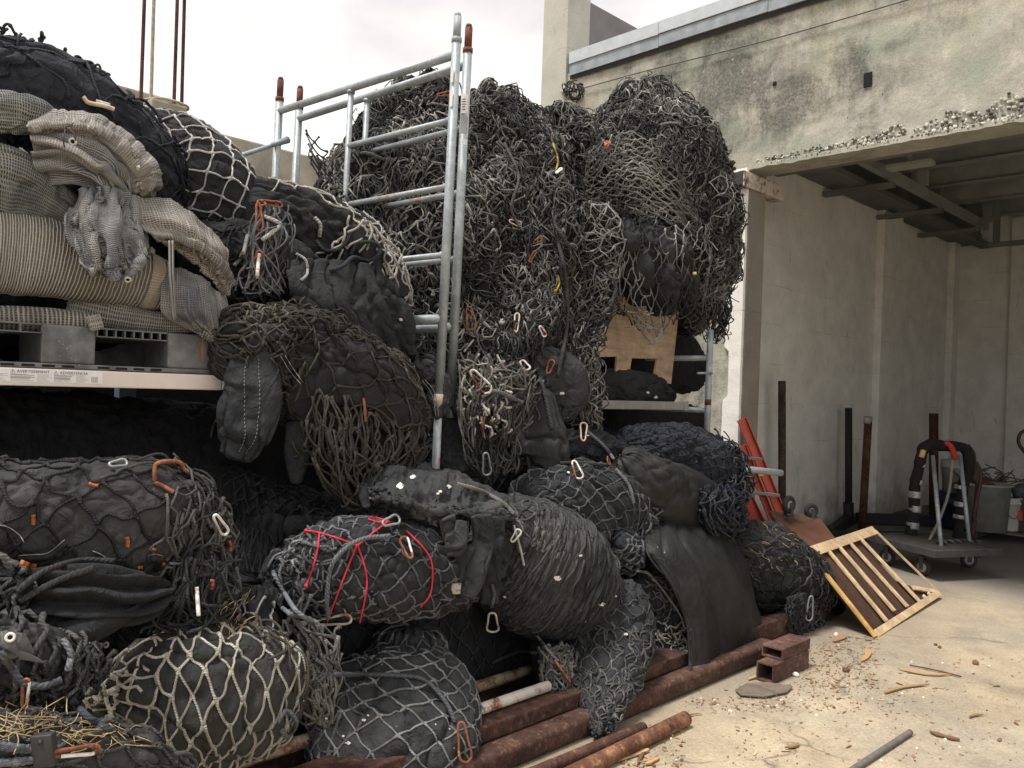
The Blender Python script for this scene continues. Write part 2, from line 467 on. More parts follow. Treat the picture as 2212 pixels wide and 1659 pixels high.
# ------------------------------------------------------------------ materials
class MB:
    def __init__(s, name, rough=.8, spec=.3):
        s.m = bpy.data.materials.new(name); s.m.use_nodes = True
        s.nt = s.m.node_tree; s.N = s.nt.nodes; s.L = s.nt.links
        s.b = s.N['Principled BSDF']; s.b.inputs['Roughness'].default_value = rough
        s.b.inputs['Specular IOR Level'].default_value = spec
        s.tc = s.N.new('ShaderNodeTexCoord')
        s.obj = s.tc.outputs['Object']; s.uvs = s.tc.outputs['UV']
        geo = s.N.new('ShaderNodeNewGeometry'); s.pos = geo.outputs['Position']
    def map(s, v, scale=(1, 1, 1), loc=(0, 0, 0), rot=(0, 0, 0)):
        m = s.N.new('ShaderNodeMapping'); m.inputs['Scale'].default_value = scale; m.inputs['Location'].default_value = loc
        m.inputs['Rotation'].default_value = rot; s.L.new(v, m.inputs['Vector']); return m.outputs[0]
    def noise(s, v, scale, detail=4, rough=.55, dist=0):
        n = s.N.new('ShaderNodeTexNoise'); n.inputs['Scale'].default_value = scale; n.inputs['Detail'].default_value = detail
        n.inputs['Roughness'].default_value = rough; n.inputs['Distortion'].default_value = dist
        s.L.new(v, n.inputs['Vector']); return n.outputs['Fac']
    def vor(s, v, scale, feature='F1', out='Distance', rand=1.0):
        n = s.N.new('ShaderNodeTexVoronoi'); n.inputs['Scale'].default_value = scale; n.feature = feature
        n.inputs['Randomness'].default_value = rand
        s.L.new(v, n.inputs['Vector']); return n.outputs[out]
    def ramp(s, f, stops, interp='LINEAR'):
        r = s.N.new('ShaderNodeValToRGB'); e = r.color_ramp.elements; r.color_ramp.interpolation = interp
        while len(e) < len(stops): e.new(.5)
        for k, (p, c) in enumerate(stops):
            e[k].position = p
            if not hasattr(c, '__len__'): c = (c, c, c)
            e[k].color = tuple(c) + (1,)
        s.L.new(f, r.inputs['Fac']); return r.outputs['Color']
    def val(s, x):
        n = s.N.new('ShaderNodeValue'); n.outputs[0].default_value = x; return n.outputs[0]
    def rgb(s, c):
        n = s.N.new('ShaderNodeRGB'); n.outputs[0].default_value = tuple(c) + (1,); return n.outputs[0]
    def mix(s, f, a, b, mode='MIX'):
        n = s.N.new('ShaderNodeMix'); n.data_type = 'RGBA'; n.blend_type = mode
        for k, x in ((0, f), (6, a), (7, b)):
            if isinstance(x, (int, float)) and k == 0: n.inputs[0].default_value = x
            elif isinstance(x, (int, float)): n.inputs[k].default_value = (x, x, x, 1)
            elif isinstance(x, (tuple, list)): n.inputs[k].default_value = tuple(x) + (1,)
            else: s.L.new(x, n.inputs[k])
        return n.outputs[2]
    def math(s, op, a, b=None, c=None):
        n = s.N.new('ShaderNodeMath'); n.operation = op
        for k, x in enumerate((a, b, c)):
            if x is None: continue
            if isinstance(x, (int, float)): n.inputs[k].default_value = x
            else: s.L.new(x, n.inputs[k])
        return n.outputs[0]
    def sep(s, v):
        n = s.N.new('ShaderNodeSeparateXYZ'); s.L.new(v, n.inputs[0]); return n.outputs
    def attr(s, name):
        n = s.N.new('ShaderNodeAttribute'); n.attribute_name = name; return n.outputs['Fac']
    def color(s, c):
        if isinstance(c, (tuple, list)): s.b.inputs['Base Color'].default_value = tuple(c) + (1,)
        else: s.L.new(c, s.b.inputs['Base Color'])
        return s
    def rough(s, v): s.L.new(v, s.b.inputs['Roughness']); return s
    def bump(s, h, dist=.01, strength=1.0, prev=None):
        n = s.N.new('ShaderNodeBump'); n.inputs['Distance'].default_value = dist; n.inputs['Strength'].default_value = strength
        s.L.new(h, n.inputs['Height'])
        if getattr(s, '_bn', None) is not None: s.L.new(s._bn, n.inputs['Normal'])
        s._bn = n.outputs[0]
        s.L.new(s._bn, s.b.inputs['Normal']); return s
_M = {}
def memo(f):
    def g(*a):
        k = (f.__name__,) + a
        if k not in _M: _M[k] = f(*a)
        return _M[k]
    return g

@memo
def fabric(base=(.024, .025, .028), dust=(.085, .085, .085), specks=.02, dusty=.5, rough=.88, weave=1.0):
    b = MB('black_fabric', rough, .25)
    n1 = b.noise(b.pos, 3.2, 6, .62)
    n2 = b.noise(b.pos, 26, 5, .65)
    d = b.math('MULTIPLY', b.ramp(n1, [(.38, 0), (.72, 1)]), b.ramp(n2, [(.3, .25), (.75, 1)]))
    c = b.mix(b.math('MULTIPLY', d, dusty), base, dust)
    vein = b.noise(b.map(b.pos, (30, 30, 30)), 3, 2)
    c = b.mix(.35, c, b.mix(vein, (.6, .6, .6), (1.3, 1.3, 1.3)), 'MULTIPLY')
    if specks:
        w = b.noise(b.pos, 9, 3)
        v = b.vor(b.map(b.pos, (1, 1, 1), (w and 0, 0, 0)), 26)
        sp = b.ramp(v, [(.05, 1), (.11, 0)])
        gate = b.ramp(b.noise(b.pos, 5.5, 2), [(.62 - specks, 0), (.66 - specks + .06, 1)])
        sp = b.math('MULTIPLY', sp, gate)
        c = b.mix(sp, c, (.55, .54, .5))
        v2 = b.vor(b.pos, 95); sp2 = b.ramp(v2, [(.05, 1), (.12, 0)])
        g2 = b.ramp(b.noise(b.pos, 3.1, 3), [(.5, 0), (.66, .55)])
        c = b.mix(b.math('MULTIPLY', sp2, g2), c, (.42, .41, .39))
    b.color(c)
    wv = b.noise(b.pos, 300, 2); b.bump(wv, .002, .5 * weave)
    r1 = b.math('ABSOLUTE', b.math('SUBTRACT', b.noise(b.map(b.pos, (1, 1, .55)), 9, 2, .5, 1.6), .5))
    r2 = b.math('ABSOLUTE', b.math('SUBTRACT', b.noise(b.map(b.pos, (.6, 1, 1), (3, 1, 2)), 20, 2, .5, 1.2), .5))
    b.bump(b.ramp(r1, [(0, 1), (.06, .6), (.25, 0)]), .010 * weave, .6)
    b.bump(b.ramp(r2, [(0, 1), (.06, .6), (.25, 0)]), .0035 * weave, .5)
    b.bump(b.noise(b.pos, 45, 4), .006, .5)
    return b.m

@memo
def rope(dark=(.035, .036, .038), light=(.2, .195, .185), twist=1.0):
    b = MB('rope', .9, .2)
    sh = b.attr('shade')
    n = b.noise(b.pos, 70, 4, .7)
    f = b.math('ADD', b.math('MULTIPLY', sh, .85), b.math('MULTIPLY', b.math('SUBTRACT', n, .5), .75))
    c = b.ramp(f, [(.15, dark), (.55, tuple(.55 * d + .30 * l for d, l in zip(dark, light))), (.95, light)])
    u = b.sep(b.uvs)
    ph = b.math('ADD', b.math('MULTIPLY', u[0], 3.0), b.math('MULTIPLY', u[1], 3.0))
    wv = b.math('ABSOLUTE', b.math('SUBTRACT', b.math('FRACT', ph), .5))      # 0 crest .5 groove
    gr = b.ramp(wv, [(.25, 1.0), (.5, .35)])
    c = b.mix(.75 * twist, c, gr, 'MULTIPLY')
    b.color(c); b.bump(b.math('SUBTRACT', 1.0, wv), .004, .9 * twist)
    return b.m

@memo
def mesh_cloth(light=(.42, .37, .30), dark=(.035, .035, .04), tint=(.20, .20, .22), su=75.0, sv=160.0, stripe=0.5):
    """open-weave shade mesh: pale threads over dark gaps, in metres of cloth"""
    b = MB('mesh_cloth', .9, .15)
    u = b.sep(b.uvs)
    wob = b.math('MULTIPLY', b.noise(b.map(b.uvs, (9, 9, 9)), 1.0, 3), .02)
    def lines(x, f, lo, hi):
        fr = b.math('FRACT', b.math('MULTIPLY', b.math('ADD', x, wob), f))
        return b.ramp(b.math('ABSOLUTE', b.math('SUBTRACT', fr, .5)), [(lo, 1), (hi, 0)])
    l1 = lines(u[0], su, .16, .34); l2 = lines(u[1], sv, .12, .30)
    thick = b.ramp(b.noise(b.map(b.uvs, (.6, 60, 1), (3, 0, 0)), 1.0, 2, .8), [(.40, .6), (.62, 1)])
    thick2 = b.ramp(b.noise(b.map(b.uvs, (60, .6, 1), (3, 0, 0)), 1.0, 2, .8), [(.35, .65), (.6, 1)])
    cov = b.math('MAXIMUM', b.math('MULTIPLY', l1, thick2), b.math('MULTIPLY', l2, b.math('MULTIPLY', thick, stripe)))
    big = b.noise(b.pos, 5, 5, .6)
    lc = b.mix(b.ramp(big, [(.4, 0), (.62, 1)]), light, tint)
    c = b.mix(cov, dark, lc)
    dirt = b.ramp(b.noise(b.pos, 22, 5, .7), [(.55, 0), (.8, .5)])
    c = b.mix(dirt, c, (.34, .32, .27))
    b.color(c); b.bump(cov, .004, .8); b.bump(b.noise(b.pos, 30, 3), .008, .4)
    return b.m

@memo
def galv(rust=.15):
    b = MB('galvanised_steel', .5, .4)
    n = b.noise(b.pos, 7, 5, .65); n2 = b.vor(b.pos, 55, out='Color')
    c = b.ramp(n, [(.3, (.235, .27, .295)), (.7, (.36, .395, .415))])
    c = b.mix(.12, c, b.sep(n2)[0], 'OVERLAY')
    white = b.ramp(b.noise(b.map(b.pos, (22, 22, 5)), 1.4, 4), [(.62, 0), (.72, .35)])
    c = b.mix(white, c, (.62, .63, .62))
    r = b.ramp(b.noise(b.pos, 13, 6, .7), [(.68 - rust * .3, 0), (.8 - rust * .3, .85)])
    c = b.mix(r, c, (.24, .10, .055))
    b.color(c); b.b.inputs['Metallic'].default_value = .25
    b.bump(b.noise(b.pos, 90, 3), .002, .4)
    return b.m
@memo
def rusty(base=(.080, .043, .034), hi=(.165, .095, .068), rough=.85):
    b = MB('rusty_steel', rough, .25)
    n = b.noise(b.pos, 6, 6, .65); n2 = b.noise(b.pos, 60, 4, .7)
    c = b.ramp(n, [(.3, tuple(x * .55 for x in base)), (.5, base), (.75, hi)])
    c = b.mix(.8, c, b.ramp(n2, [(.3, .5), (.7, 1.45)]), 'MULTIPLY')
    fl = b.ramp(b.noise(b.pos, 24, 6, .75), [(.56, 0), (.66, .7)])
    c = b.mix(fl, c, tuple(min(1, x * 1.5) for x in hi))
    dk = b.ramp(b.noise(b.map(b.pos, (1, 1, 1), (5, 0, 3)), 11, 6, .75), [(.56, 0), (.68, .8)])
    c = b.mix(dk, c, tuple(x * .35 for x in base))
    b.color(c); b.bump(n2, .003, .9); b.bump(n, .006, .4)
    return b.m
@memo
def chippy(paint=(.66, .65, .62), rust=(.20, .085, .045), amount=.5, sc=1.0):
    b = MB('chipped_paint', .6, .3)
    n = b.noise(b.pos, 17 * sc, 6, .72); n2 = b.noise(b.pos, 4 * sc, 3); n3 = b.noise(b.pos, 110 * sc, 3)
    f = b.math('ADD', b.math('MULTIPLY', n, .6), b.math('MULTIPLY', n2, .4))
    k = b.ramp(f, [(.60 - .16 * amount, 0), (.66 - .14 * amount, 1)])
    sp = b.math('MULTIPLY', b.ramp(b.vor(b.pos, 60 * sc), [(.14, 1), (.22, 0)]), b.ramp(n2, [(.4, 0), (.6, 1)]))
    k = b.math('MAXIMUM', k, b.math('MULTIPLY', sp, min(1.0, amount * 1.2)))
    edge = b.ramp(f, [(.50 - .16 * amount, 0), (.62 - .15 * amount, .6)])
    c = b.mix(edge, paint, tuple(.5 * p + .5 * r for p, r in zip(paint, (.5, .3, .15))))
    c = b.mix(k, c, b.mix(n3, tuple(.6 * r for r in rust), tuple(1.5 * r for r in rust)))
    b.color(c); b.bump(b.math('SUBTRACT', 1.0, k), .003, .6)
    return b.m
@memo
def plain(col=(.5, .5, .5), rough=.6, var=.25, sc=14.0, metal=0.0, name='painted'):
    b = MB(name, rough, .35)
    n = b.noise(b.pos, sc, 5, .65)
    c = b.mix(1.0, col, b.ramp(n, [(.25, 1 - var), (.75, 1 + var)]), 'MULTIPLY')
    b.color(c); b.b.inputs['Metallic'].default_value = metal
    b.bump(b.noise(b.pos, sc * 6, 3), .002, .35)
    return b.m
@memo
def wood(a=(.30, .19, .11), c2=(.52, .36, .22), sx=3.0, axis=0, rough=.75):
    b = MB('wood', rough, .25)
    s = [14.0 * sx, 14.0 * sx, 14.0 * sx]; s[axis] = 1.4 * sx
    v = b.map(b.pos, tuple(s))
    n = b.noise(v, 1.0, 5, .6, .6)
    c = b.ramp(n, [(.3, a), (.7, c2)])
    k = b.ramp(b.noise(b.pos, 9, 4, .7), [(.3, .55), (.7, 1.15)])
    c = b.mix(.8, c, k, 'MULTIPLY')
    b.color(c); b.bump(n, .002, .5)
    return b.m

def facade_mat():
    b = MB('weathered_concrete', .92, .2)
    v = b.pos
    mid = b.noise(v, 4.0, 8, .72, .3)
    fine = b.noise(v, 42, 6, .78)
    c = b.ramp(mid, [(.28, (.28, .268, .23)), (.5, (.41, .395, .345)), (.70, (.53, .515, .45))])
    cream = b.ramp(b.noise(b.map(v, (1.2, 1.2, 1.2), (1.3, 0, 4.2)), 1.3, 5, .6), [(.50, 0), (.64, .5)])
    c = b.mix(cream, c, (.43, .40, .30))
    gm = b.ramp(b.noise(b.map(v, (1, 1, 1.1), (3.3, 0, 1.2)), 1.7, 7, .66), [(.47, 0), (.6, .8)])
    c = b.mix(gm, c, b.mix(fine, (.22, .25, .20), (.41, .44, .37)))
    # black mould: two big stains with ragged edges and downward runs
    run = b.noise(b.map(v, (5.5, 5.5, .7)), 1.0, 6, .7)
    rag = b.noise(v, 2.4, 8, .7, .4)
    x = b.sep(v)
    def stain(cx, cz, rx, rz):
        dx = b.math('DIVIDE', b.math('SUBTRACT', x[0], cx), rx); dz = b.math('DIVIDE', b.math('SUBTRACT', x[2], cz), rz)
        d = b.math('SQRT', b.math('ADD', b.math('MULTIPLY', dx, dx), b.math('MULTIPLY', dz, dz)))
        return b.math('SUBTRACT', 1.0, d)
    s_ = b.math('MAXIMUM', stain(-4.2, 4.5, 1.5, .95), stain(-2.3, 4.95, 1.3, .5))
    s_ = b.math('MAXIMUM', s_, stain(-3.35, 4.2, .9, .5)); s_ = b.math('MAXIMUM', s_, stain(-4.55, 2.2, .75, 1.5))
    f = b.math('ADD', b.math('MULTIPLY', s_, .55), b.math('ADD', b.math('MULTIPLY', b.math('SUBTRACT', rag, .5), 2.3), b.math('MULTIPLY', b.math('SUBTRACT', run, .5), 1.1)))
    k = b.ramp(f, [(-.0, 0), (.50, .84)])
    k = b.math('MULTIPLY', k, b.ramp(fine, [(.32, .35), (.56, 1)]))
    c = b.mix(k, c, (.085, .082, .08))
    pit = b.math('MULTIPLY', b.ramp(b.vor(v, 17), [(.05, 1), (.10, 0)]), b.ramp(b.noise(v, 2.3, 2), [(.5, 0), (.6, 1)]))
    c = b.mix(pit, c, (.05, .05, .045))
    sc = b.ramp(b.noise(v, 13, 7, .8), [(.62, 0), (.68, .8)])
    c = b.mix(sc, c, (.60, .58, .50))
    sp = b.ramp(b.noise(v, 95, 3, .7), [(.36, .75), (.5, 1), (.66, 1.15)])
    c = b.mix(.7, c, sp, 'MULTIPLY')
    b.color(c)
    b.bump(mid, .02, .4); b.bump(fine, .005, .6); b.bump(b.math('SUBTRACT', 1.0, pit), .01, .8)
    return b.m
def painted_block(col=(.62, .61, .57), dirt=.4, name='painted_block', courses=True):
    b = MB(name, .85, .25)
    v = b.pos
    n = b.noise(v, 3.2, 6, .62); f = b.noise(v, 50, 4, .7)
    c = b.mix(b.ramp(n, [(.35, 0), (.75, dirt)]), col, tuple(x * .55 for x in col))
    c = b.mix(.3, c, b.ramp(f, [(.3, .75), (.7, 1.2)]), 'MULTIPLY')
    if courses:
        z = b.sep(v)
        wob = b.math('MULTIPLY', b.noise(v, 2.0, 4), .05)
        fr = b.math('FRACT', b.math('MULTIPLY', b.math('ADD', z[2], wob), 2.35))
        ln = b.ramp(b.math('ABSOLUTE', b.math('SUBTRACT', fr, .5)), [(.004, 1), (.016, 0)])
        ln = b.math('MULTIPLY', ln, b.ramp(b.noise(b.map(v, (1.2, 1.2, 3)), 1.6, 6, .8), [(.5, 0), (.66, .7)]))
        c = b.mix(ln, c, tuple(x * .25 for x in col))
    st = b.ramp(b.noise(b.map(v, (5, 5, .8)), 1.0, 5, .7), [(.6, 0), (.8, .4)])
    c = b.mix(st, c, tuple(x * .45 for x in col))
    z = b.sep(v)
    foot = b.math('ADD', b.math('MULTIPLY_ADD', z[2], -1.1, .62), b.math('MULTIPLY', b.math('SUBTRACT', n, .5), 2.2))
    c = b.mix(b.ramp(foot, [(.1, 0), (.9, dirt)]), c, tuple(x * .42 for x in (.30, .28, .25)))
    sp_ = b.ramp(b.noise(b.map(v, (7, 7, 1.6)), 1.5, 7, .8, .6), [(.60, 0), (.64, dirt)])
    c = b.mix(sp_, c, tuple(x * .5 for x in col))
    pl = b.ramp(b.noise(v, 6.5, 7, .8), [(.63, 0), (.66, dirt)])
    c = b.mix(pl, c, (.62, .61, .58))
    pit = b.math('MULTIPLY', b.ramp(b.vor(v, 30), [(.05, 1), (.11, 0)]), b.ramp(b.noise(v, 3.3, 2), [(.5, 0), (.62, .8)]))
    c = b.mix(pit, c, tuple(x * .3 for x in col))
    b.color(c); b.bump(f, .004, .6); b.bump(n, .02, .25)
    return b.m
def ground_mat():
    b = MB('old_concrete_slab', .92, .2)
    v = b.pos
    n1 = b.noise(v, .9, 6, .6, .3); n2 = b.noise(v, 5, 6, .65); n3 = b.noise(v, 60, 5, .75)
    c = b.ramp(n1, [(.32, (.31, .255, .18)), (.52, (.445, .37, .265)), (.72, (.54, .455, .325))])
    grey = b.ramp(b.noise(b.map(v, (1, 1, 1), (5, 2, 0)), .75, 5, .6), [(.45, 0), (.64, .85)])
    c = b.mix(b.math('MULTIPLY', grey, .65), c, (.28, .26, .23))
    c = b.mix(.6, c, b.ramp(n2, [(.3, .72), (.7, 1.2)]), 'MULTIPLY')
    st = b.ramp(b.noise(v, 2.2, 7, .75), [(.54, 0), (.68, .6)])
    c = b.mix(st, c, (.22, .195, .165))
    chips = b.math('MULTIPLY', b.ramp(b.vor(v, 75), [(.10, 1), (.2, 0)]), b.ramp(b.noise(v, 4, 3), [(.32, 0), (.55, .9)]))
    c = b.mix(chips, c, b.mix(n3, (.30, .16, .09), (.52, .36, .2)))
    peb = b.math('MULTIPLY', b.ramp(b.vor(b.map(v, (1, 1, 1), (7, 3, 0)), 48), [(.08, 1), (.15, 0)]), b.ramp(b.noise(v, 3, 3), [(.38, 0), (.55, .9)]))
    c = b.mix(peb, c, (.70, .67, .6))
    ru = b.ramp(b.noise(b.map(v, (1, 1, 1), (1, 9, 0)), 3.2, 6, .75), [(.66, 0), (.75, .7)])
    c = b.mix(ru, c, (.36, .22, .13))
    c = b.mix(.7, c, b.ramp(n3, [(.3, .6), (.7, 1.32)]), 'MULTIPLY')
    md = b.ramp(b.noise(v, 11, 7, .8), [(.55, 0), (.70, .6)])
    c = b.mix(md, c, (.24, .185, .13))
    wv = b.N.new('ShaderNodeVectorMath'); wv.operation = 'ADD'
    nn = b.N.new('ShaderNodeTexNoise'); nn.inputs['Scale'].default_value = 2.2; nn.inputs['Detail'].default_value = 6; b.L.new(v, nn.inputs['Vector'])
    sc_ = b.N.new('ShaderNodeVectorMath'); sc_.operation = 'SCALE'; sc_.inputs['Scale'].default_value = .5; b.L.new(nn.outputs['Color'], sc_.inputs[0])
    b.L.new(v, wv.inputs[0]); b.L.new(sc_.outputs[0], wv.inputs[1])
    ck = b.ramp(b.vor(b.map(wv.outputs[0], (.42, .42, .42)), 1.0, 'DISTANCE_TO_EDGE'), [(.0, 1), (.006, .0)])
    ck = b.math('MULTIPLY', ck, b.ramp(b.noise(v, 1.3, 3), [(.45, 0), (.55, .75)]))
    c = b.mix(ck, c, (.10, .085, .07))
    # grime gathered along the foot of the beams, painted shade on the bay floor
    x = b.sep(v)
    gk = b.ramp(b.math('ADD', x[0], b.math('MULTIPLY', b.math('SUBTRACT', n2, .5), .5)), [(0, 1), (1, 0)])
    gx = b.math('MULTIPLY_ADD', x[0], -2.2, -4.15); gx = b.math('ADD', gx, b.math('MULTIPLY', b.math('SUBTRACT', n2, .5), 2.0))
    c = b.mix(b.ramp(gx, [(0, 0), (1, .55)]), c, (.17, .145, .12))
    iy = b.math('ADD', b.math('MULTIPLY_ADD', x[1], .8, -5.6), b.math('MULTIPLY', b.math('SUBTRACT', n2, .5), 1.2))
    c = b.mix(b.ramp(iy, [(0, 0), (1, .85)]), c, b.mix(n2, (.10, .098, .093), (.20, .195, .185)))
    b.color(c)
    b.bump(n2, .012, .5); b.bump(n3, .005, .8)
    return b.m
# ------------------------------------------------------------------ small builders
def tube(pts, r, n=None, sides=10, shade=None, g=None, pitch=None):
    g = g or Geo()
    pts = np.asarray(pts, float)
    if n: pts = crom(pts, n)
    g.tubes(pts, r, sides, shade, pitch); return g
def solo(g, name, mat, label, cat, group=None, smooth=True, kind=None):
    o = g.build(name, mat, None, smooth); recenter(o); return tag(o, label, cat, group, kind)
def roty(a): return Matrix.Rotation(a, 4, 'Y')
def frame(o, x, y):
    """matrix with origin o, x axis x, y axis near y"""
    o = np.asarray(o, float); x = nrm(np.asarray(x, float)); z = nrm(np.cross(x, np.asarray(y, float))); y = np.cross(z, x)
    return Matrix(((x[0], y[0], z[0], o[0]), (x[1], y[1], z[1], o[1]), (x[2], y[2], z[2], o[2]), (0, 0, 0, 1)))
def rough_grid(O, U, V, nu, nv, amp, freq, seed=0, edge=0):
    """rectangle O + u U + v V with a slightly uneven face"""
    O, U, V = (np.asarray(a, float) for a in (O, U, V))
    a, b = np.meshgrid(np.linspace(0, 1, nu), np.linspace(0, 1, nv), indexing='ij')
    G = O + a[..., None] * U + b[..., None] * V
    n = nrm(np.cross(U, V))
    G = G + n * (amp * fbm(G * freq + seed, 3))[..., None]
    return G
def grid_geo(g, G):
    nu, nv = G.shape[:2]; idx = np.arange(nu * nv).reshape(nu, nv)
    g.add(G.reshape(-1, 3), np.stack([idx[:-1, :-1], idx[1:, :-1], idx[1:, 1:], idx[:-1, 1:]], -1).reshape(-1, 4)); return g

# ------------------------------------------------------------------ ground
g = Geo(); s = 260.0
g.add([(-s, -s, 0), (s, -s, 0), (s, s, 0), (-s, s, 0)], [(0, 1, 2, 3)])
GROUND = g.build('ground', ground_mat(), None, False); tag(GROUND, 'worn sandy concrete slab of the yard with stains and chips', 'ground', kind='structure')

# ------------------------------------------------------------------ garage building
YF, XJ, XL, XR = 6.73, -3.80, -6.40, 3.2
bld = thing('garage_building', (XJ, YF, 0), 'open concrete garage bay with a stained lintel over the dark interior', 'building')
FM = facade_mat()
TOPZ, LZ, TH = 5.0, 3.60, .30
g = Geo()
grid_geo(g, rough_grid((XL, YF, 0), (XJ - XL, 0, 0), (0, 0, LZ), 60, 60, .012, 2.5))
grid_geo(g, rough_grid((XL, YF, LZ), (XR - XL, 0, 0), (0, 0, TOPZ - LZ), 160, 40, .012, 2.5))
g.box((XL, YF + .02, 0), (XJ, YF + TH, LZ)); g.box((XL, YF + .02, LZ), (XR, YF + TH, TOPZ))
g.build('front_wall', FM, bld, False)
# jagged lower lip of the lintel + soffit
g = Geo()
n = 150; xs = np.linspace(XJ, XR, n)
lip = .03 + .02 * fbm(np.stack([xs * 3, xs * 0, xs * 0], -1), 4) 
co = []
for k, x in enumerate(xs):
    co += [(x, YF - .012, LZ + .012 + lip[k] * .6), (x, YF - .012, LZ - .015 - .02 * noise3([x * 9, 1, 2])), (x, YF + TH + .01, LZ - .012)]
q = []
for k in range(n - 1):
    q += [(3 * k, 3 * k + 1, 3 * k + 4, 3 * k + 3), (3 * k + 1, 3 * k + 2, 3 * k + 5, 3 * k + 4)]
g.add(co, q); g.build('lintel_lip', FM, bld, False)
# spalled aggregate along the lintel's lower edge
g = Geo(); rg = np.random.default_rng(11)
def pebble(g, c, r, rg, sub=1, flat=1.0):
    bm = bmesh.new(); bmesh.ops.create_icosphere(bm, subdivisions=sub, radius=1.0)
    co = np.array([v.co[:] for v in bm.verts]); fa = np.array([[v.index for v in f.verts] for f in bm.faces]); bm.free()
    co = co * (1 + .28 * noise3(co * 1.6 + rg.random(3) * 50))[:, None] * r * rg.uniform(.7, 1.3, 3)
    co[:, 2] *= flat
    g.add(co + c, None, fa, None, rg.random())
for k in range(1700):
    x = XJ + .05 + (XR - XJ) * .55 * rg.random() ** .8
    px = (x - XJ) / 2.2
    band = .05 + .12 * np.clip(px, 0, 1) * (0.5 + 1.2 * abs(noise3([x * 2.6, 3, 0])))
    z = LZ + .012 + band * rg.random() ** 2.0
    if noise3([x * 2.3, z * 3, 5]) < -.42: continue
    r = rg.uniform(.004, .0125) * (1 + .3 * px)
    pebble(g, np.array([x, YF - .004, z]), r, rg)
b = MB('aggregate', .85, .3)
b.color(b.ramp(b.attr('shade'), [(0, (.05, .05, .045)), (.3, (.16, .155, .135)), (.6, (.46, .445, .39)), (1, (.70, .68, .62))]))
o = g.build('spalled_aggregate', b.m, bld, False); o['kind'] = 'stuff'
# bar holes
g = Geo()
c = P(1876, 172, Y=YF); g.box(c + np.array([-.035, -.012, -.06]), c + np.array([.03, .0, .055])); g.build('socket_hole', plain((.012, .012, .012), .95, .1, 9, 0, 'hole_black'), bld, False)
g = Geo(); c = P(1674, 181, Y=YF); g.box(c + np.array([-.018, -.012, -.018]), c + np.array([.018, 0, .018]), None, .006)
g.build('socket_hole', plain((.012, .012, .012), .95, .1, 9, 0, 'hole_black'), bld, False)
# white painted jamb strip with a ragged edge
g = Geo(); n = 90; zs = np.linspace(0, LZ, n)
W0 = .195 + .028 * fbm(np.stack([zs * 2.2, zs * 0 + 4, zs * 0], -1), 4) + np.where((zs > 1.5) & (zs < 1.95), -.05, 0)
ed = .006 * fbm(np.stack([zs * 7, zs * 0 + 9, zs * 0], -1), 3)
m_ = 8; G = np.zeros((n, m_, 3))
for j in range(m_):
    f = j / (m_ - 1); G[:, j, 0] = XJ + ed - W0 * (1 - f); G[:, j, 2] = zs; G[:, j, 1] = YF - .030
G[:, :, 1] += -.006 * fbm(G * 6, 3)
G[:, 0, 1] = YF + .012
grid_geo(g, G[:, ::-1])
G2 = np.stack([G[:, -1], G[:, -1] + np.array([.004, .03, 0])], 1)
grid_geo(g, G2[:, ::-1])
g.build('door_jamb', painted_block((.86, .84, .81), .12, 'white_painted_jamb', True), bld, False)
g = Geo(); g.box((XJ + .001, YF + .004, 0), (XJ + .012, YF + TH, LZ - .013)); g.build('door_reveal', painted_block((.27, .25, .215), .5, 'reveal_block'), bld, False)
# interior walls with pilasters
WM = painted_block((.80, .80, .775), .55, 'interior_block_wall')
g = Geo(); XS, YB = -4.3, 14.3
g.box((XS - .2, YF + TH, 0), (XS, YB + .2, 5.0)); g.build('side_wall', WM, bld, False)
g = Geo(); g.box((XS - .2, YB, 0), (6.0, YB + .2, 5.0)); g.build('back_wall', WM, bld, False)
g = Geo(); g.box((5.8, YF + TH, 0), (6.0, YB, 5.0)); g.box((XR, YF + .02, LZ), (5.8, YF + TH, 5.0)); g.build('far_wall', WM, bld, False)
for y0, y1, dx in ((YF + TH, YF + TH + .42, .16), (10.95, 11.6, .10), (13.75, 14.0, .1)):
    g = Geo(); g.box((XS, y0, 0), (XS + dx, y1, 4.4), None, .012); g.build('pilaster', WM, bld, False)
g = Geo(); g.box((-3.55, YB - .09, 0), (-3.28, YB, 4.4)); g.build('pilaster', WM, bld, False)
# crack and conduit on the side wall
CRK = [(1921, 770), (1925, 830), (1918, 900), (1913, 925), (1909, 985), (1904, 1040), (1899, 1100)]
g = Geo(); pc = [P(x + random.uniform(-2, 2), y, X=XS + .003) for x, y in CRK]
tube(pc, .010, 26, 5, g=g); g.build('wall_crack', plain((.03, .03, .028), .9, .2, 9, 0, 'crack_black'), bld)
g = Geo(); c = P(1917, 922, X=XS + .02); g.box(c - np.array([.02, .12, .035]), c + np.array([.02, .1, .03]), None, .008); g.build('outlet_box', plain((.12, .11, .1), .7), bld, False)
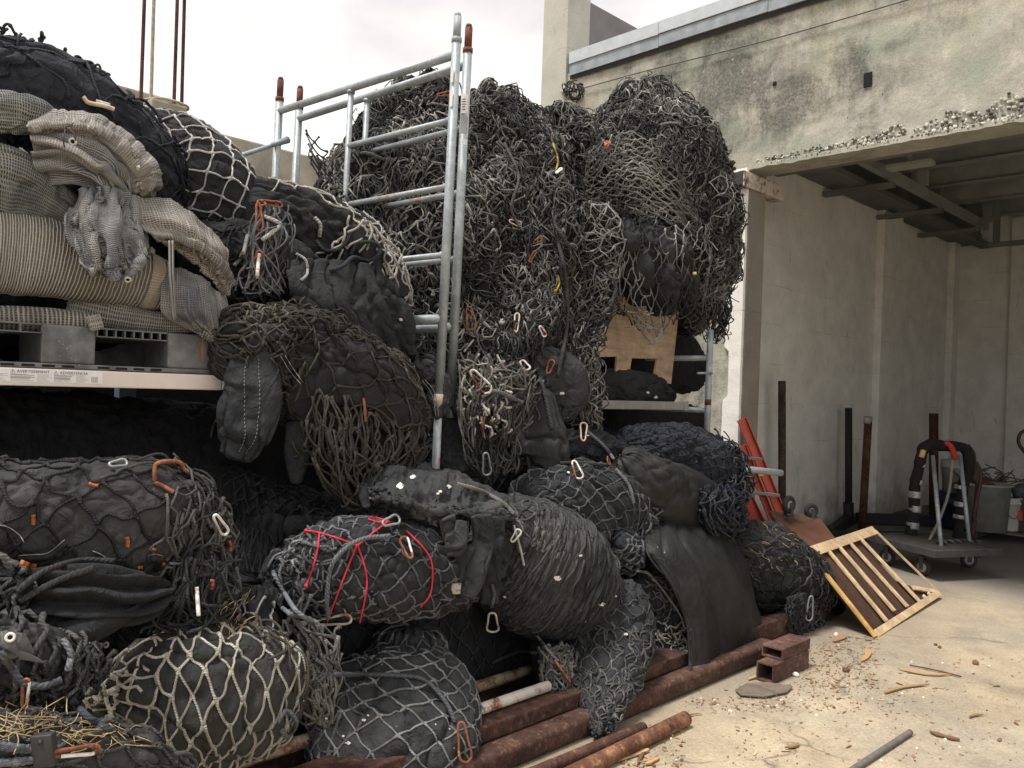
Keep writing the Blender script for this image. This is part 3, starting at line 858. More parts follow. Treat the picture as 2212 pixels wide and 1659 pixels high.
# roof deck, joists, rails
DK = plain((.15, .155, .15), .75, .3, 3.0, 0, 'dark_ceiling_steel')
DK2 = plain((.28, .29, .28), .7, .25, 4.0, 0, 'grey_ceiling_steel')
g = Geo(); g.box((XL, YF + TH, 4.62), (6.0, YB, 4.72))
for k in range(38):
    x = XL + .3 + k * .3; g.box((x, YF + TH + .01, 4.585), (x + .12, YB - .01, 4.618))
g.build('roof_deck', DK, bld, False)
g = Geo(); g.box((XL, YF + TH, 4.725), (6.0, YB + .2, 4.9)); g.build('roof', DK, bld, False)
for y in (7.8, 8.5, 9.3, 10.2, 11.2, 12.3, 13.4):
    g = Geo()
    g.box((XS + .32, y, 4.30), (5.79, y + .012, 4.58)); g.box((XS + .32, y - .05, 4.282), (5.79, y + .062, 4.298)); g.build('roof_joist', DK2, bld, False)
g = Geo(); g.box((XJ + .02, YF + TH + .05, 3.62), (5.79, YF + TH + .2, 3.80)); g.box((XJ + .02, YF + TH + .05, 3.80), (5.79, YF + TH + .07, 4.58)); g.build('door_header', DK, bld, False)
g = Geo(); g.box((-3.62, YF + TH + .22, 4.02), (-3.54, 13.0, 4.12)); g.build('door_rail', DK2, bld, False)
g = Geo(); g.box((-3.98, YF + TH + .22, 3.96), (-3.80, 14.2, 4.02)); g.box((-3.98, YF + TH + .22, 4.022), (-3.965, 14.2, 4.2)); g.build('door_rail', DK, bld, False)
g = Geo(); g.box((XS + .004, YF + TH + .22, 4.022), (XS + .31, 14.2, 4.57)); g.build('wedge_cover', DK, bld, False)  # dark box added to hide a bright wedge of wall above the rail
for y in (7.6, 9.3, 10.9, 12.4):
    g = Geo(); g.box((XS + .005, y, 3.90), (-3.5, y + .09, 3.955)); g.build('rail_bracket', DK, bld, False)
for y in (10.3, 12.9):
    g = Geo(); g.box((-3.60, y, 4.125), (-3.5, y + .12, 4.36)); g.build('rail_hanger', DK2, bld, False)
# hanging frame deep in the bay
for x in (-3.3, -2.6):
    g = Geo(); g.box((x, 12.3, 3.72), (x + .07, 12.37, 4.26)); g.build('rail_hanger', DK, bld, False)
g = Geo(); g.box((-3.35, 12.3, 3.655), (1.5, 12.37, 3.715)); g.build('cross_rail', DK, bld, False)
g = Geo(); c = P(1966, 362, Z=3.95); g.box(c - np.array([.22, .08, .0]), c + np.array([.22, .08, .05]), None, .01); g.box(c + np.array([-.02, -.02, .051]), c + np.array([.02, .02, .32])); g.build('light_fitting', plain((.42, .42, .40), .6), bld, False)
# steel stub by the jamb
g = Geo(); g.box((-3.90, YF - .14, 3.41), (-3.765, YF + .62, 3.55), None, .006)
g.build('door_stub_beam', chippy((.58, .56, .53), (.16, .075, .05), .55, 1.3), bld, False)
g = Geo(); g.box((-3.888, YF - .146, 3.42), (-3.777, YF - .1405, 3.54)); g.build('stub_end', plain((.05, .05, .05), .9), bld, False)
# coping: two flashing strips with seams, ragged black strip below
def strip(z0, z1, y, mat, name):
    g = Geo(); xs_ = np.arange(XL + .42, XR, 1.17)
    for k, x in enumerate(xs_):
        j = .004 * (k % 3)
        g.box((x, y - j, z0 + .006 * (k % 2)), (x + 1.163, YF + TH + .05, z1))
    return g.build(name, mat, bld, False)
FL = chippy((.56, .60, .64), (.22, .2, .17), .28, .6)
strip(4.955, 5.075, YF - .040, plain((.27, .30, .33), .7, .35, 9, 0, 'grey_flashing'), 'lower_flashing')
strip(5.078, 5.205, YF - .052, plain((.46, .50, .54), .7, .15, 9, 0, 'pale_flashing'), 'coping')
g = Geo()
xs_ = np.linspace(XL + .42, XR, 120)
co = []
for x in xs_: co += [(x, YF - .028, 4.958), (x, YF - .022, 4.915 - .02 * abs(noise3([x * 4, 0, 1])))]
g.add(co, [(2 * k, 2 * k + 1, 2 * k + 3, 2 * k + 2) for k in range(119)]); g.build('dark_edge', plain((.03, .03, .03), .9), bld, False)
# side parapet and its pale pilaster
PM = painted_block((.62, .61, .57), .3, 'pale_pilaster')
g = Geo(); g.box((XL - .01, YF - .03, 0), (XL + .36, YF + .35, 6.6), None, .015); g.build('corner_pilaster', painted_block((.50, .49, .44), .5, 'stained_pilaster'), bld, False)
g = Geo(); g.box((XL, YF + .36, 4.9), (XL + .30, YB, 5.95)); g.build('parapet', plain((.20, .19, .195), .9, .25, 2.0, 0, 'dark_parapet'), bld, False)
g = Geo(); g.box((XL + .305, YF + .37, 5.1), (XL + .325, YB, 5.26)); g.build('tar_flashing', plain((.03, .03, .032), .8), bld, False)
# cable across the wall
ca = [P(1262, 190, Y=YF - .03), P(1400, 152, Y=YF - .03), P(1670, 84, Y=YF - .03), P(1960, 0, Y=YF - .03), P(2300, -100, Y=YF - .03)]
solo(tube(ca, .006, 40, 6), 'cable', plain((.10, .095, .085), .8), 'thin dark cable strung across the stained concrete lintel', 'cable')

# ------------------------------------------------------------------ low wall and column behind
CW = plain((.36, .335, .28), .92, .45, 2.6, 0, 'old_concrete')
g = Geo(); X8 = -7.75
g.box((X8 - .25, 1.5, 0), (X8, 3.25, 4.12), None, .02); g.box((X8 - .25, 3.25, 0), (X8, 6.68, 3.92), None, .02)
solo(g, 'concrete_wall', CW, 'rough grey concrete wall behind the scaffold frames', 'wall', smooth=False)
col = thing('concrete_column', P(355, 300, X=-6.2) * np.array([1, 1, 0]), 'concrete column stub with four tall bars rising above the net bundles', 'column')
g = Geo(); cc = P(352, 222, X=-6.2); g.box((cc[0] - .13, cc[1] - .13, 0), (cc[0] + .13, cc[1] + .13, cc[2] - .02), None, .02)
g.build('shaft', CW, col, False)
rb = rusty((.085, .035, .035), (.13, .06, .055))
for (x0, x1, y1), m in zip(((304, 314, 212), (326, 334, 205), (375, 385, 235), (392, 400, 228)), (rb, plain((.40, .36, .30), .9, .4, 30), rb, rb)):
    dd = depth(P(x0, y1, X=-6.2)) + (0.1 if x0 in (326, 392) else 0)
    a, b_ = P(x0, y1 + 14, d=dd), P(x1, -60, d=dd)
    pl = crom([a, b_], 160); rr = .013 * (1 + .1 * (np.arange(160) % 2))
    tube(pl, rr[None], None, 8).build('rebar', m, col)
g = Geo(); ring = [P(302, 218, d=depth(cc) - .1), P(350, 212, d=depth(cc) - .1), P(402, 228, d=depth(cc) - .05), P(398, 238, d=depth(cc) + .1), P(345, 222, d=depth(cc) + .15)]
tube(crom(ring, 40, True), .010, None, 6, g=g); g.build('stirrup', plain((.38, .33, .26), .9, .4, 30), col)
# ------------------------------------------------------------------ scaffold frames
GV, GVR = galv(.05), galv(.5)
RED = rusty((.19, .055, .04), (.27, .10, .075), .75)
def scaffold(near, far, zb, bot, label, pin_near, pin_far, rungs, mid=None, low=None, thick=.0235, lean=.017):
    root = thing('scaffold', (near[0], near[1], bot), label, 'scaffold', 'scaffold end frames standing in the nets')
    near = np.array(near); far = np.array(far)
    z = lambda p, h: np.array([p[0], p[1] + (h - zb) * lean, h])
    d = far - near
    for p, pin in ((near, pin_near), (far, pin_far)):
        h = zb + .06
        tube([z(p, bot), z(p, h)], thick, None, 14).build('post', GV, root)
        g = tube([z(p, h + .001), z(p, h + .024)], thick * 1.12, None, 14)
        tube([z(p, h + .0245), z(p, h + .130)], thick * .84, None, 14, g=g); tube([z(p, h + .1302), z(p, h + .148)], np.array([[thick * .8, thick * .6]]), None, 14, g=g)
        g.build('coupling_pin', pin, root)
    tube([z(near, zb), z(far, zb)], .021, None, 12).build('top_bar', GV, root)
    if mid is not None:
        m = near + d * mid
        tube([z(m, zb - .02), z(m, 1.75)], .0165, None, 10).build('inner_post', GV, root)
        for h in (zb - .024,): tube([z(m, h - .006), z(m, h + .01)], .0225, None, 10).build('weld', GVR, root)
    for h, f in rungs:
        e = near + d * f
        tube([z(near, h), z(e, h)], .0155, None, 10).build('rung', GV if h > 2.6 else GVR, root)
        tube([z(near, h) + np.append(d * .016, 0), z(near, h) + np.append(d * .022, 0)], .0195, None, 10).build('weld', GVR, root)
    if low: tube([z(near, low), z(near + d * .45, low)], .026, None, 12).build('ledger', GV, root)
    return root
n1, f1 = (-3.13, 2.653), (-4.626, 2.52)
n2, f2 = (-3.184, 2.776), (-4.665, 2.678)
RG = [(2.862, .55), (2.53, .55), (2.19, .62)]
RED = rusty((.13, .045, .035), (.20, .08, .06), .75)
fr1 = scaffold(n1, f1, 3.188, 1.40, 'galvanised scaffold frame with a pale grey pin, nearer of the pair', plain((.30, .33, .36), .5), RED, RG, .54, 1.87)
fr2 = scaffold(n2, f2, 3.188, 1.38, 'galvanised scaffold frame with a red rusty pin, behind its twin', RED, RED, RG, .54, 1.84)
n1b, n2b = n1, n2
n1 = (n1[0], n1[1] - .008); n2 = (n2[0], n2[1] - .006)
# stickers and holes on the posts
def post_patch(p, z0, z1, r, a0, a1, mat, name, root, rows=None):
    g = Geo(); n = 8; a = np.linspace(a0, a1, n)
    co = []
    for z in (z0, z1): co += [(p[0] + r * math.cos(t), p[1] + r * math.sin(t), z) for t in a]
    g.add(co, [(k, k + 1, n + k + 1, n + k) for k in range(n - 1)]); return g.build(name, mat, root)
va = math.atan2(-n1[1], -n1[0])
STK = plain((.72, .72, .71), .6, .25, 60, 0, 'sticker_white'); INK = plain((.1, .1, .1), .7, .1, 9, 0, 'ink')
post_patch(n2, 2.93, 3.03, .0241, va - .9, va + .7, STK, 'sticker', fr2)
post_patch(n2, 2.83, 2.92, .0241, va - .8, va + .8, plain((.33, .34, .35), .5), 'sticker', fr2)
post_patch(n2, 2.77, 2.80, .0241, va - .9, va + .8, STK, 'sticker', fr2)
for k in range(5): post_patch(n2, 3.0 - .013 * k, 3.005 - .013 * k, .0246, va - .6, va + .1 + .1 * (k % 3), INK, 'print_line', fr2)
for z in (3.12, 3.0): post_patch(n1, z - .08, z, .0241, va - .7, va - .1, STK, 'sticker', fr1)
for z in (1.76, 1.47): 
    post_patch(n1, z, z + .014, .0243, va - .2, va + .3, plain((.02, .02, .02), .9), 'pin_hole', fr1)
post_patch(n2, 1.70, 1.714, .0243, va - .2, va + .3, plain((.02, .02, .02), .9), 'pin_hole', fr2)
n1 = (n1b[0], n1b[1] - .031); n2 = (n2b[0], n2b[1] - .029)
tube([(n1[0], n1[1] - .008, .60), (n1[0], n1[1], 1.42)], .0205, None, 12).build('leg_extension', GVR, fr1)
tube([(n1[0], n1[1], 1.44), (n1[0], n1[1], 1.50)], .0255, None, 12).build('collar', chippy((.5, .48, .42), (.3, .22, .14), .5), fr1)
tube([(n2[0], n2[1], 1.38), (n2[0], n2[1], 1.44)], .0252, None, 12).build('collar', galv(.3), fr2)
tube([(n1[0], n1[1], .86), (n1[0], n1[1], .89)], .0215, None, 12).build('rust_band', RED, fr1)
# frame at the far end of the platform
fr3 = thing('scaffold', (-3.13, 5.09, 0), 'galvanised scaffold upright with a red band beside the white jamb', 'scaffold', 'scaffold end frames standing in the nets')
p3 = np.array((-3.13, 5.09)); q3 = np.array((-4.6, 5.2))
tube([(p3[0], p3[1], 0.9), (p3[0], p3[1], 2.0)], .0225, None, 14).build('post', GV, fr3)
tube([(q3[0], q3[1], 0.0), (q3[0], q3[1], 2.6)], .0225, None, 14).build('post', GV, fr3)
tube([(p3[0], p3[1], 1.47), (p3[0], p3[1], 1.51)], .0235, None, 14).build('rust_band', RED, fr3)
tube([(p3[0], p3[1], .0), (p3[0], p3[1], .9)], .019, None, 14).build('leg_extension', GVR, fr3)
for h in (1.80, 1.43): tube([(p3[0], p3[1], h), (q3[0], q3[1], h)], .02, None, 12).build('rung', GV, fr3)
g = tube([P(1507, 806, X=-3.1), P(1538, 806, X=-3.1)], .008, None, 8); g.build('lock_pin', GV, fr3)
# cross brace end
br = thing('cross_brace', P(560, 322, X=-4.5), 'blue grey scaffold brace with a flattened end clipped to the far post', 'brace')
a_, b_ = P(470, 352, X=-4.45), P(604, 309, X=-4.62)
tube([a_, b_], .013, None, 10).build('bar', plain((.30, .36, .42), .5, .15, 20, .2), br)
g = tube([P(588, 313, X=-4.58), P(622, 302, X=-4.6)], np.array([[.014, .022]]), None, 10); g.build('end_clip', plain((.26, .31, .36), .5, .15, 20, .2), br)

# ------------------------------------------------------------------ pallet rack
XRK = -3.10
rack = thing('pallet_rack', (XRK, 0.6, 0), 'pallet rack with a cream front beam carrying a black plastic pallet', 'rack')
CRM = plain((.74, .66, .61), .4, .08, 6, 0, 'cream_paint')
yA, yB = -1.2, 1.487
g = Geo(); g.box((XRK - .05, yA, 1.494), (XRK, yB, 1.553), None, .005); g.build('front_beam', CRM, rack, False)
g = Geo(); g.box((XRK - .045, yB + .002, 1.496), (XRK + .003, yB + .02, 1.551), None, .004); g.build('beam_connector', plain((.55, .57, .60), .45), rack, False)
g = Geo(); g.box((XRK - 1.15, yA, 1.49), (XRK - 1.10, yB, 1.58)); g.build('rear_beam', CRM, rack, False)
for y in (1.40, .55, -.3):
    g = Geo(); g.box((XRK - 1.095, y, 1.50), (XRK - .055, y + .05, 1.565)); g.build('deck_support', plain((.3, .3, .3), .6), rack, False)
for x in (XRK - 1.14,):
    g = Geo(); g.box((x - .07, yB + .02, 0), (x, yB + .1, 1.62)); g.build('upright', plain((.10, .12, .16), .6), rack, False)
# warning label on the beam
LBL = plain((.80, .79, .80), .55, .12, 50, 0, 'label_paper')
y1 = P(221, 820, X=XRK)[1]
g = Geo(); lz0, lz1 = 1.507, 1.549
g.box((XRK + .0005, yA, lz0), (XRK + .002, y1, lz1)); lab = g.build('warning_label', LBL, rack, False)
def text_mesh(txt, size, M, mat, name, parent, ext=.0004):
    cu = bpy.data.curves.new(name, 'FONT'); cu.body = txt; cu.size = size; cu.extrude = ext
    tmp = bpy.data.objects.new(name, cu); COL.objects.link(tmp)
    bpy.context.view_layer.update()
    me = bpy.data.meshes.new_from_object(tmp.evaluated_get(bpy.context.evaluated_depsgraph_get()))
    bpy.data.objects.remove(tmp)
    me.transform(M)
    if parent is not None: me.transform(Matrix.Translation(-parent_world(parent)))
    me.materials.clear(); me.materials.append(mat)
    o = bpy.data.objects.new(name, me); COL.objects.link(o)
    if parent is not None: o.parent = parent
    return o
def on_beam(px, z): # text frame running along +Y on the beam's face
    y = P(px, 815, X=XRK)[1]; return frame((XRK + .0026, y, z), (0, 1, 0), (0, 0, 1))
LINK = plain((.16, .15, .18), .7, .1, 9, 0, 'label_ink')
text_mesh('\u26a0 AVERTISSEMENT', .0135, on_beam(20, 1.538), LINK, 'label_text', rack)
text_mesh('\u26a0 ADVERTENCIA', .0135, on_beam(114, 1.537), LINK, 'label_text', rack)
g = Geo(); rg = np.random.default_rng(4)
for px0, px1, dark in ((-28, 17, 0), (22, 76, 1), (80, 112, 0), (116, 160, 1), (164, 192, 0)):
    ya, yb = P(px0, 815, X=XRK)[1], P(px1, 815, X=XRK)[1]
    for k in range(7):
        z = 1.5325 - k * .0036
        e = ya + (yb - ya) * rg.uniform(.6, 1)
        g.box((XRK + .0021, ya, z), (XRK + .0026, e, z + (.0027 if dark and k in (1, 3, 4) else .001)))
ya = P(197, 815, X=XRK)[1]
for k in range(9): g.box((XRK + .0021, ya + k * .0026, 1.511), (XRK + .0026, ya + k * .0026 + rg.uniform(.0006, .0016), 1.531))
g.build('print_line', plain((.34, .32, .34), .7, .1, 9, 0, 'fine_print'), rack, False)

# black plastic pallet on the beam
pal = thing('pallet', (XRK - .5, .6, 1.556), 'black scuffed plastic pallet with an orange mark on its corner block', 'pallet')
b = MB('scuffed_plastic', .38, .4)
nz = b.noise(b.pos, 9, 5, .65); sp = b.math('MULTIPLY', b.ramp(b.vor(b.pos, 70), [(.08, 1), (.18, 0)]), b.ramp(b.noise(b.pos, 7, 3), [(.5, 0), (.65, 1)]))
c = b.mix(b.ramp(nz, [(.4, 0), (.75, .8)]), (.085, .087, .092), (.25, .255, .265)); c = b.mix(sp, c, (.42, .42, .42))
b.color(c); b.bump(b.noise(b.pos, 60, 3), .002, .6); PLM = b.m
zb, zt = 1.556, 1.708
YP = lambda px: P(px, 770, X=XRK - .03)[1]
yE = YP(464)
bl = [(YP(362), yE), (YP(88), YP(206)), (yE - 1.42, yE - 1.15)]
def rib_rail(y0, y1):
    g = Geo(); g.box((XRK - .98, y0, zt - .006), (XRK - .035, y1, zt)); g.box((XRK - .98, y0, zt - .034), (XRK - .03, y1, zt - .030))
    for k in range(9):
        y = y0 + (y1 - y0) * k / 8; g.box((XRK - .06, y, zt - .0295), (XRK - .031, y + .006, zt - .0065))
    return g.build('top_deck', PLM, pal, False)
for (y0, y1) in bl:
    g = Geo(); g.box((XRK - .3, y0, zb + .018), (XRK - .03, y1, zt - .0005), None, .008); g.build('block', PLM, pal, False)
    g = Geo(); g.box((XRK - .98, y0, zb + .018), (XRK - .72, y1, zt - .0005), None, .008); g.build('block', PLM, pal, False)
rib_rail(YP(206) + .001, YP(362) - .001); rib_rail(yE - 1.149, YP(88) - .001)
g = Geo(); g.box((XRK - .98, yE - 1.38, zb), (XRK - .022, yE, zb + .0175), None, .004); g.build('bottom_deck', PLM, pal, False)
g = Geo(); 
for y0 in (YP(210), YP(0)):
    for k in range(4): g.box((XRK - .0222, y0 + k * .062, zb + .004), (XRK - .0214, y0 + k * .062 + .04, zb + .012))
g.build('slot', plain((.01, .01, .01), .9), pal, False)
g = Geo(); g.box((XRK - .0298, YP(435), 1.61), (XRK - .0292, YP(438), 1.695)); g.build('spray_mark', plain((.5, .16, .05), .8, .4, 60), pal, False)

# scaffold plank on the right bay and the plywood sheet behind
pk = thing('scaffold_plank', (-3.2, 4.2, 1.43), 'grey aluminium scaffold plank edge across the right bay', 'plank')
ya, yb = 3.05, P(1478, 880, X=-3.22)[1]
g = Geo(); g.box((-3.27, ya, 1.43), (-3.22, yb, 1.485), None, .004); g.build('side_rail', plain((.33, .32, .30), .5, .2, 12, .2), pk, False)
g = Geo(); g.box((-4.5, ya, 1.455), (-3.272, yb, 1.475)); g.build('deck', plain((.16, .13, .1), .9), pk, False)
g = Geo(); g.box((-3.275, yb + .001, 1.425), (-3.215, yb + .05, 1.49), None, .003); g.build('hook_end', plain((.36, .36, .35), .5, .2, 12, .2), pk, False)
def poly_sheet(pts, th, mat, name, parent=None):
    """flat polygon (concave allowed) given a thickness along its normal"""
    bm = bmesh.new(); vs = [bm.verts.new(Vector([float(c) for c in p])) for p in pts]; f = bm.faces.new(vs); bm.normal_update()
    nvec = f.normal.copy()
    r = bmesh.ops.extrude_face_region(bm, geom=[f])
    for v in [e for e in r['geom'] if isinstance(e, bmesh.types.BMVert)]: v.co -= nvec * th
    bmesh.ops.recalc_face_normals(bm, faces=bm.faces[:])
    bmesh.ops.triangulate(bm, faces=bm.faces[:])
    g = Geo().bm(bm)
    return g.build(name, mat, parent, False)
ply = [(1275, 640), (1465, 652), (1446, 829), (1407, 826), (1416, 775), (1361, 774), (1352, 828), (1325, 827), (1329, 770), (1283, 772)]
o = poly_sheet([P(x, y, X=-3.36) for x, y in ply], .015, wood((.29, .21, .15), (.50, .38, .27), 1.6, 1), 'plywood_sheet')
recenter(o); tag(o, 'weathered plywood sheet with two square notches hanging below the nets', 'plywood')

# ------------------------------------------------------------------ steel on the ground (all lie along +Y)
RU = rusty(); RU2 = rusty((.15, .068, .045), (.33, .16, .09))
def long_tube(px0, px1, X, z, r, mat, name, label, cat, group=None, py=1500):
    y0 = P(px0, py, X=X)[1] if px0 is not None else -0.6; y1 = P(px1, py, X=X)[1]
    g = tube([(X, y0, z), (X, y1, z)], r, None, 18)
    tube([(X, y1 + .0006, z), (X, y1 - .06, z)], r * .78, None, 14, g=Geo())
    return solo(g, name, mat, label, cat, group)
g = Geo(); g.box((-2.42, .8, .004), (-2.315, 4.62, .10), None, .028); solo(g, 'steel_beam', RU, 'long rusty rounded beam lowest at the yard side of the pile', 'steel beam', 'rusty beams under the nets')
g = Geo(); g.box((-2.62, .8, .088), (-2.425, 4.85, .157), None, .008); solo(g, 'steel_beam', rusty((.072, .038, .03), (.14, .08, .057)), 'wide rusty beam with green spray marks lying behind the rounded one', 'steel beam', 'rusty beams under the nets', False)
b_ = plain((.06, .42, .16), .7, .35, 60, 0, 'green_spray')
g = Geo()
for px, w in ((1488, .02), (1504, .03)):
    c = P(px, 1478, X=-2.424); g.box((-2.4245, c[1], .112), (-2.4238, c[1] + w, .15))
    g.box((-2.54, c[1] - .004, .1572), (-2.43, c[1] + w - .006, .1577))
o = g.build('spray_mark', b_, bpy.data.objects['steel_beam.001'], False)
g = Geo(); g.box((-2.98, .8, .02), (-2.88, 3.75, .12), None, .004); solo(g, 'steel_beam', RU, 'short rusty beam in the shade under the white pipes', 'steel beam', 'rusty beams under the nets', False)
WP, WP2 = chippy((.66, .64, .60), (.21, .09, .05), .42, 1.0), chippy((.62, .55, .42), (.22, .10, .05), .75, .8)
long_tube(None, 1150, -2.80, .145, .027, WP2, 'steel_pipe', 'yellowed white pipe with heavy rust, upper of the two long ones', 'pipe', 'white pipes under the nets', 1480)
long_tube(965, 1181, -2.52, .186, .024, WP, 'steel_pipe', 'white pipe freckled with rust lying on the wide beam', 'pipe', 'white pipes under the nets', 1560)
long_tube(None, 1108, -2.95, .175, .022, chippy((.60, .62, .64), (.2, .1, .06), .3, 1.4), 'steel_pipe', 'grey white pipe stub with a chipped end, farthest of the pale pipes', 'pipe', 'white pipes under the nets', 1455)
# round rusty pipes in front
def ground_pipe(pa, pb, r, mat, name, label, cat, group=None, hollow=True):
    a, b2 = P(*pa, Z=r), P(*pb, Z=r)
    pl = crom([a, b2], 40); rr = r * (1 + .015 * noise3(pl * 4))
    g = tube(pl, rr[None], None, 18)
    return solo(g, name, mat, label, cat, group)
ground_pipe((1180, 1700), (1481, 1552), .034, rusty((.12, .055, .036), (.29, .155, .085)), 'steel_pipe', 'orange rusty round pipe in front of the long beams', 'pipe', 'rusty pipes on the slab')
ground_pipe((1130, 1680), (1390, 1572), .026, rusty((.085, .043, .033), (.17, .095, .065)), 'steel_pipe', 'thinner dark rusty pipe between the beam and the orange one', 'pipe', 'rusty pipes on the slab')
ground_pipe((1800, 1690), (1966, 1582), .014, plain((.14, .125, .115), .85, .3, 30), 'steel_pipe', 'thin grey brown rod lying alone on the open slab', 'pipe')
y0, y1 = 4.3, P(1803, 1372, X=-2.5)[1]
o = solo(tube([(-2.52, 4.2, .075), (-2.5, y1, .075)], .073, None, 20), 'steel_pipe', rusty((.07, .04, .03), (.15, .08, .05)), 'dark brown round pipe end with a green dot below the right bundle', 'pipe', 'rusty pipes on the slab')
c = P(1722, 1392, X=-2.44); g = Geo(); g.tubes([c + np.array([.012, 0, .0]), c + np.array([.02, 0, .002])], .022, 10); g.build('spray_mark', b_, o)
# box tubes
def box_tube(X0, X1, z0, z1, y0, y1, t, mat, name, label, group):
    g = Geo()
    g.box((X0, y0, z0), (X1, y1, z0 + t)); g.box((X0, y0, z1 - t), (X1, y1, z1))
    g.box((X0, y0, z0 + t + .0002), (X0 + t, y1, z1 - t - .0002)); g.box((X1 - t, y0, z0 + t + .0002), (X1, y1, z1 - t - .0002))
    g.box((X0 + t, y0 + .3, z0 + t), (X1 - t, y0 + .31, z1 - t))
    return solo(g, name, mat, label, 'box tube', group, False)
bm_ = rusty((.105, .058, .047), (.20, .12, .095))
c = P(1670, 1480, Z=0.0); 
box_tube(c[0] - .10, c[0], 0.003, .103, c[1], c[1] + .42, .008, bm_, 'steel_box_tube', 'short square rusty box tube with its open end facing the yard', 'rusty box tubes by the beam end')
box_tube(c[0] - .13, c[0] - .005, .105, .165, c[1] + .11, c[1] + .44, .008, bm_, 'steel_box_tube', 'flat rusty box tube with a bolt hole stacked on the open square one', 'rusty box tubes by the beam end')
g = Geo(); g.box((-2.66, c[1] + .1, .16), (-2.48, c[1] + .32, .2), None, .004); solo(g, 'steel_plate', RU, 'small rusty plate on the beam behind the box tubes', 'steel plate', None, False)
pts = [(1588, 1492), (1612, 1478), (1655, 1475), (1712, 1484), (1700, 1497), (1650, 1507), (1600, 1503)]
o = poly_sheet([P(x, y, Z=.010) for x, y in pts], .006, plain((.16, .125, .10), .9, .35, 20), 'steel_plate'); recenter(o); tag(o, 'flat dull metal scrap plate lying before the box tubes', 'steel plate')

# ------------------------------------------------------------------ inside the bay
BLK = plain((.022, .022, .024), .7, .25, 20, 0, 'black_steel'); BRN = rusty((.075, .035, .025), (.15, .075, .05))
st = thing('stake_rack', P(1865, 1150, Z=0), 'black steel stillage base with three tall upright posts inside the bay', 'stillage')
def ppost(px0, y0, px1, y1, Z0, r, mat, name, sq=False, root=None):
    a = P(px0, y0, Z=Z0); b2 = P(px1, y1, d=depth(a))
    tube([a, b2], r * (1.25 if sq else 1), None, 4 if sq else 12).build(name, mat, root)
    return a
a1 = ppost(1833, 1132, 1833, 881, .04, .036, BLK, 'post', True, st)
a2 = ppost(1862, 1150, 1876, 900, .04, .043, BRN, 'post', False, st)
a3 = ppost(2017, 1128, 2017, 893, .04, .045, rusty((.06, .022, .02), (.11, .045, .04)), 'post', True, st)
g = tube([P(1874, 915, d=depth(a2)), P(1875, 901, d=depth(a2))], .046, None, 12); g.build('tape_wrap', plain((.3, .3, .3), .4), st)
g = tube([a1, a1 + (P(1833, 1085, d=depth(a1)) - a1)], .065, None, 4); g.build('socket', BLK, st)
def bar(a, b2, w, h, mat, name, root):
    a = np.array(a); b2 = np.array(b2); x = b2 - a; L = np.linalg.norm(x)
    g = Geo(); g.box((0, -w / 2, 0), (L, w / 2, h), frame(a, x, np.cross((0, 0, 1), x)), .004); return g.build(name, mat, root, False)
A_, B_, C_ = P(1790, 1165, Z=.01), P(1838, 1130, Z=.01), P(2060, 1165, Z=.01)
bar(A_, B_, .09, .12, BLK, 'base_beam', st); bar(B_ + np.array([.05, .05, 0]), P(2140, 1140, Z=.01), .09, .13, BLK, 'base_beam', st)
bar(P(1700, 1150, Z=.01), P(1836, 1122, Z=.01), .08, .11, BLK, 'base_beam', st); bar(A_ + np.array([0, -.05, 0]), P(1960, 1168, Z=.01), .08, .10, BLK, 'base_beam', st)
a = np.array([-4.17, 0, 0]); pa = P(1686, 1170, X=-4.1); 
o = solo(tube([(-4.08, pa[1], .0), (-4.1, P(1689, 823, X=-4.1)[1], P(1689, 823, X=-4.1)[2])], .044, None, 4), 'steel_post', rusty((.055, .04, .032), (.11, .075, .055)), 'brown square steel post standing against the side wall by the ladder', 'post')

# cart with the padded hoop
cart = thing('flat_cart', P(1992, 1244, Z=0), 'steel flat cart on four casters with a padded hoop wound in silver tape', 'cart')
GM = plain((.075, .075, .08), .55, .35, 14, .3, 'cart_steel'); DKM = plain((.05, .05, .052), .6); TIRE = plain((.035, .034, .033), .8); HUB = plain((.36, .37, .38), .5, .3, 30)
K0 = P(2019, 1192, Z=.26); e1 = nrm(P(1886, 1158, Z=.26) - K0); e2 = np.array([-e1[1], e1[0], 0]); e2 = e2 if np.dot(e2, (0, 1, 0)) > 0 else -e2
L1, L2 = .80, .72
FRM = Matrix(((e1[0], e2[0], 0, K0[0]), (e1[1], e2[1], 0, K0[1]), (0, 0, 1, .26), (0, 0, 0, 1)))
Lc = lambda x, y, z: K0 + e1 * x + e2 * y + np.array([0, 0, z])
g = Geo(); g.box((0, 0, -.012), (L1, L2, 0), FRM); g.build('deck', plain((.05, .046, .04), .8, .4, 12), cart, False)
for bx in (((0, -.02, -.05), (L1, -.001, .01)), ((0, L2 + .001, -.05), (L1, L2 + .02, .01)), ((-.02, -.02, -.05), (-.001, L2 + .02, .01)), ((L1 + .001, -.02, -.05), (L1 + .02, L2 + .02, .01))):
    g = Geo(); g.box(bx[0], bx[1], FRM, .003); g.build('deck_rail', GM, cart, False)
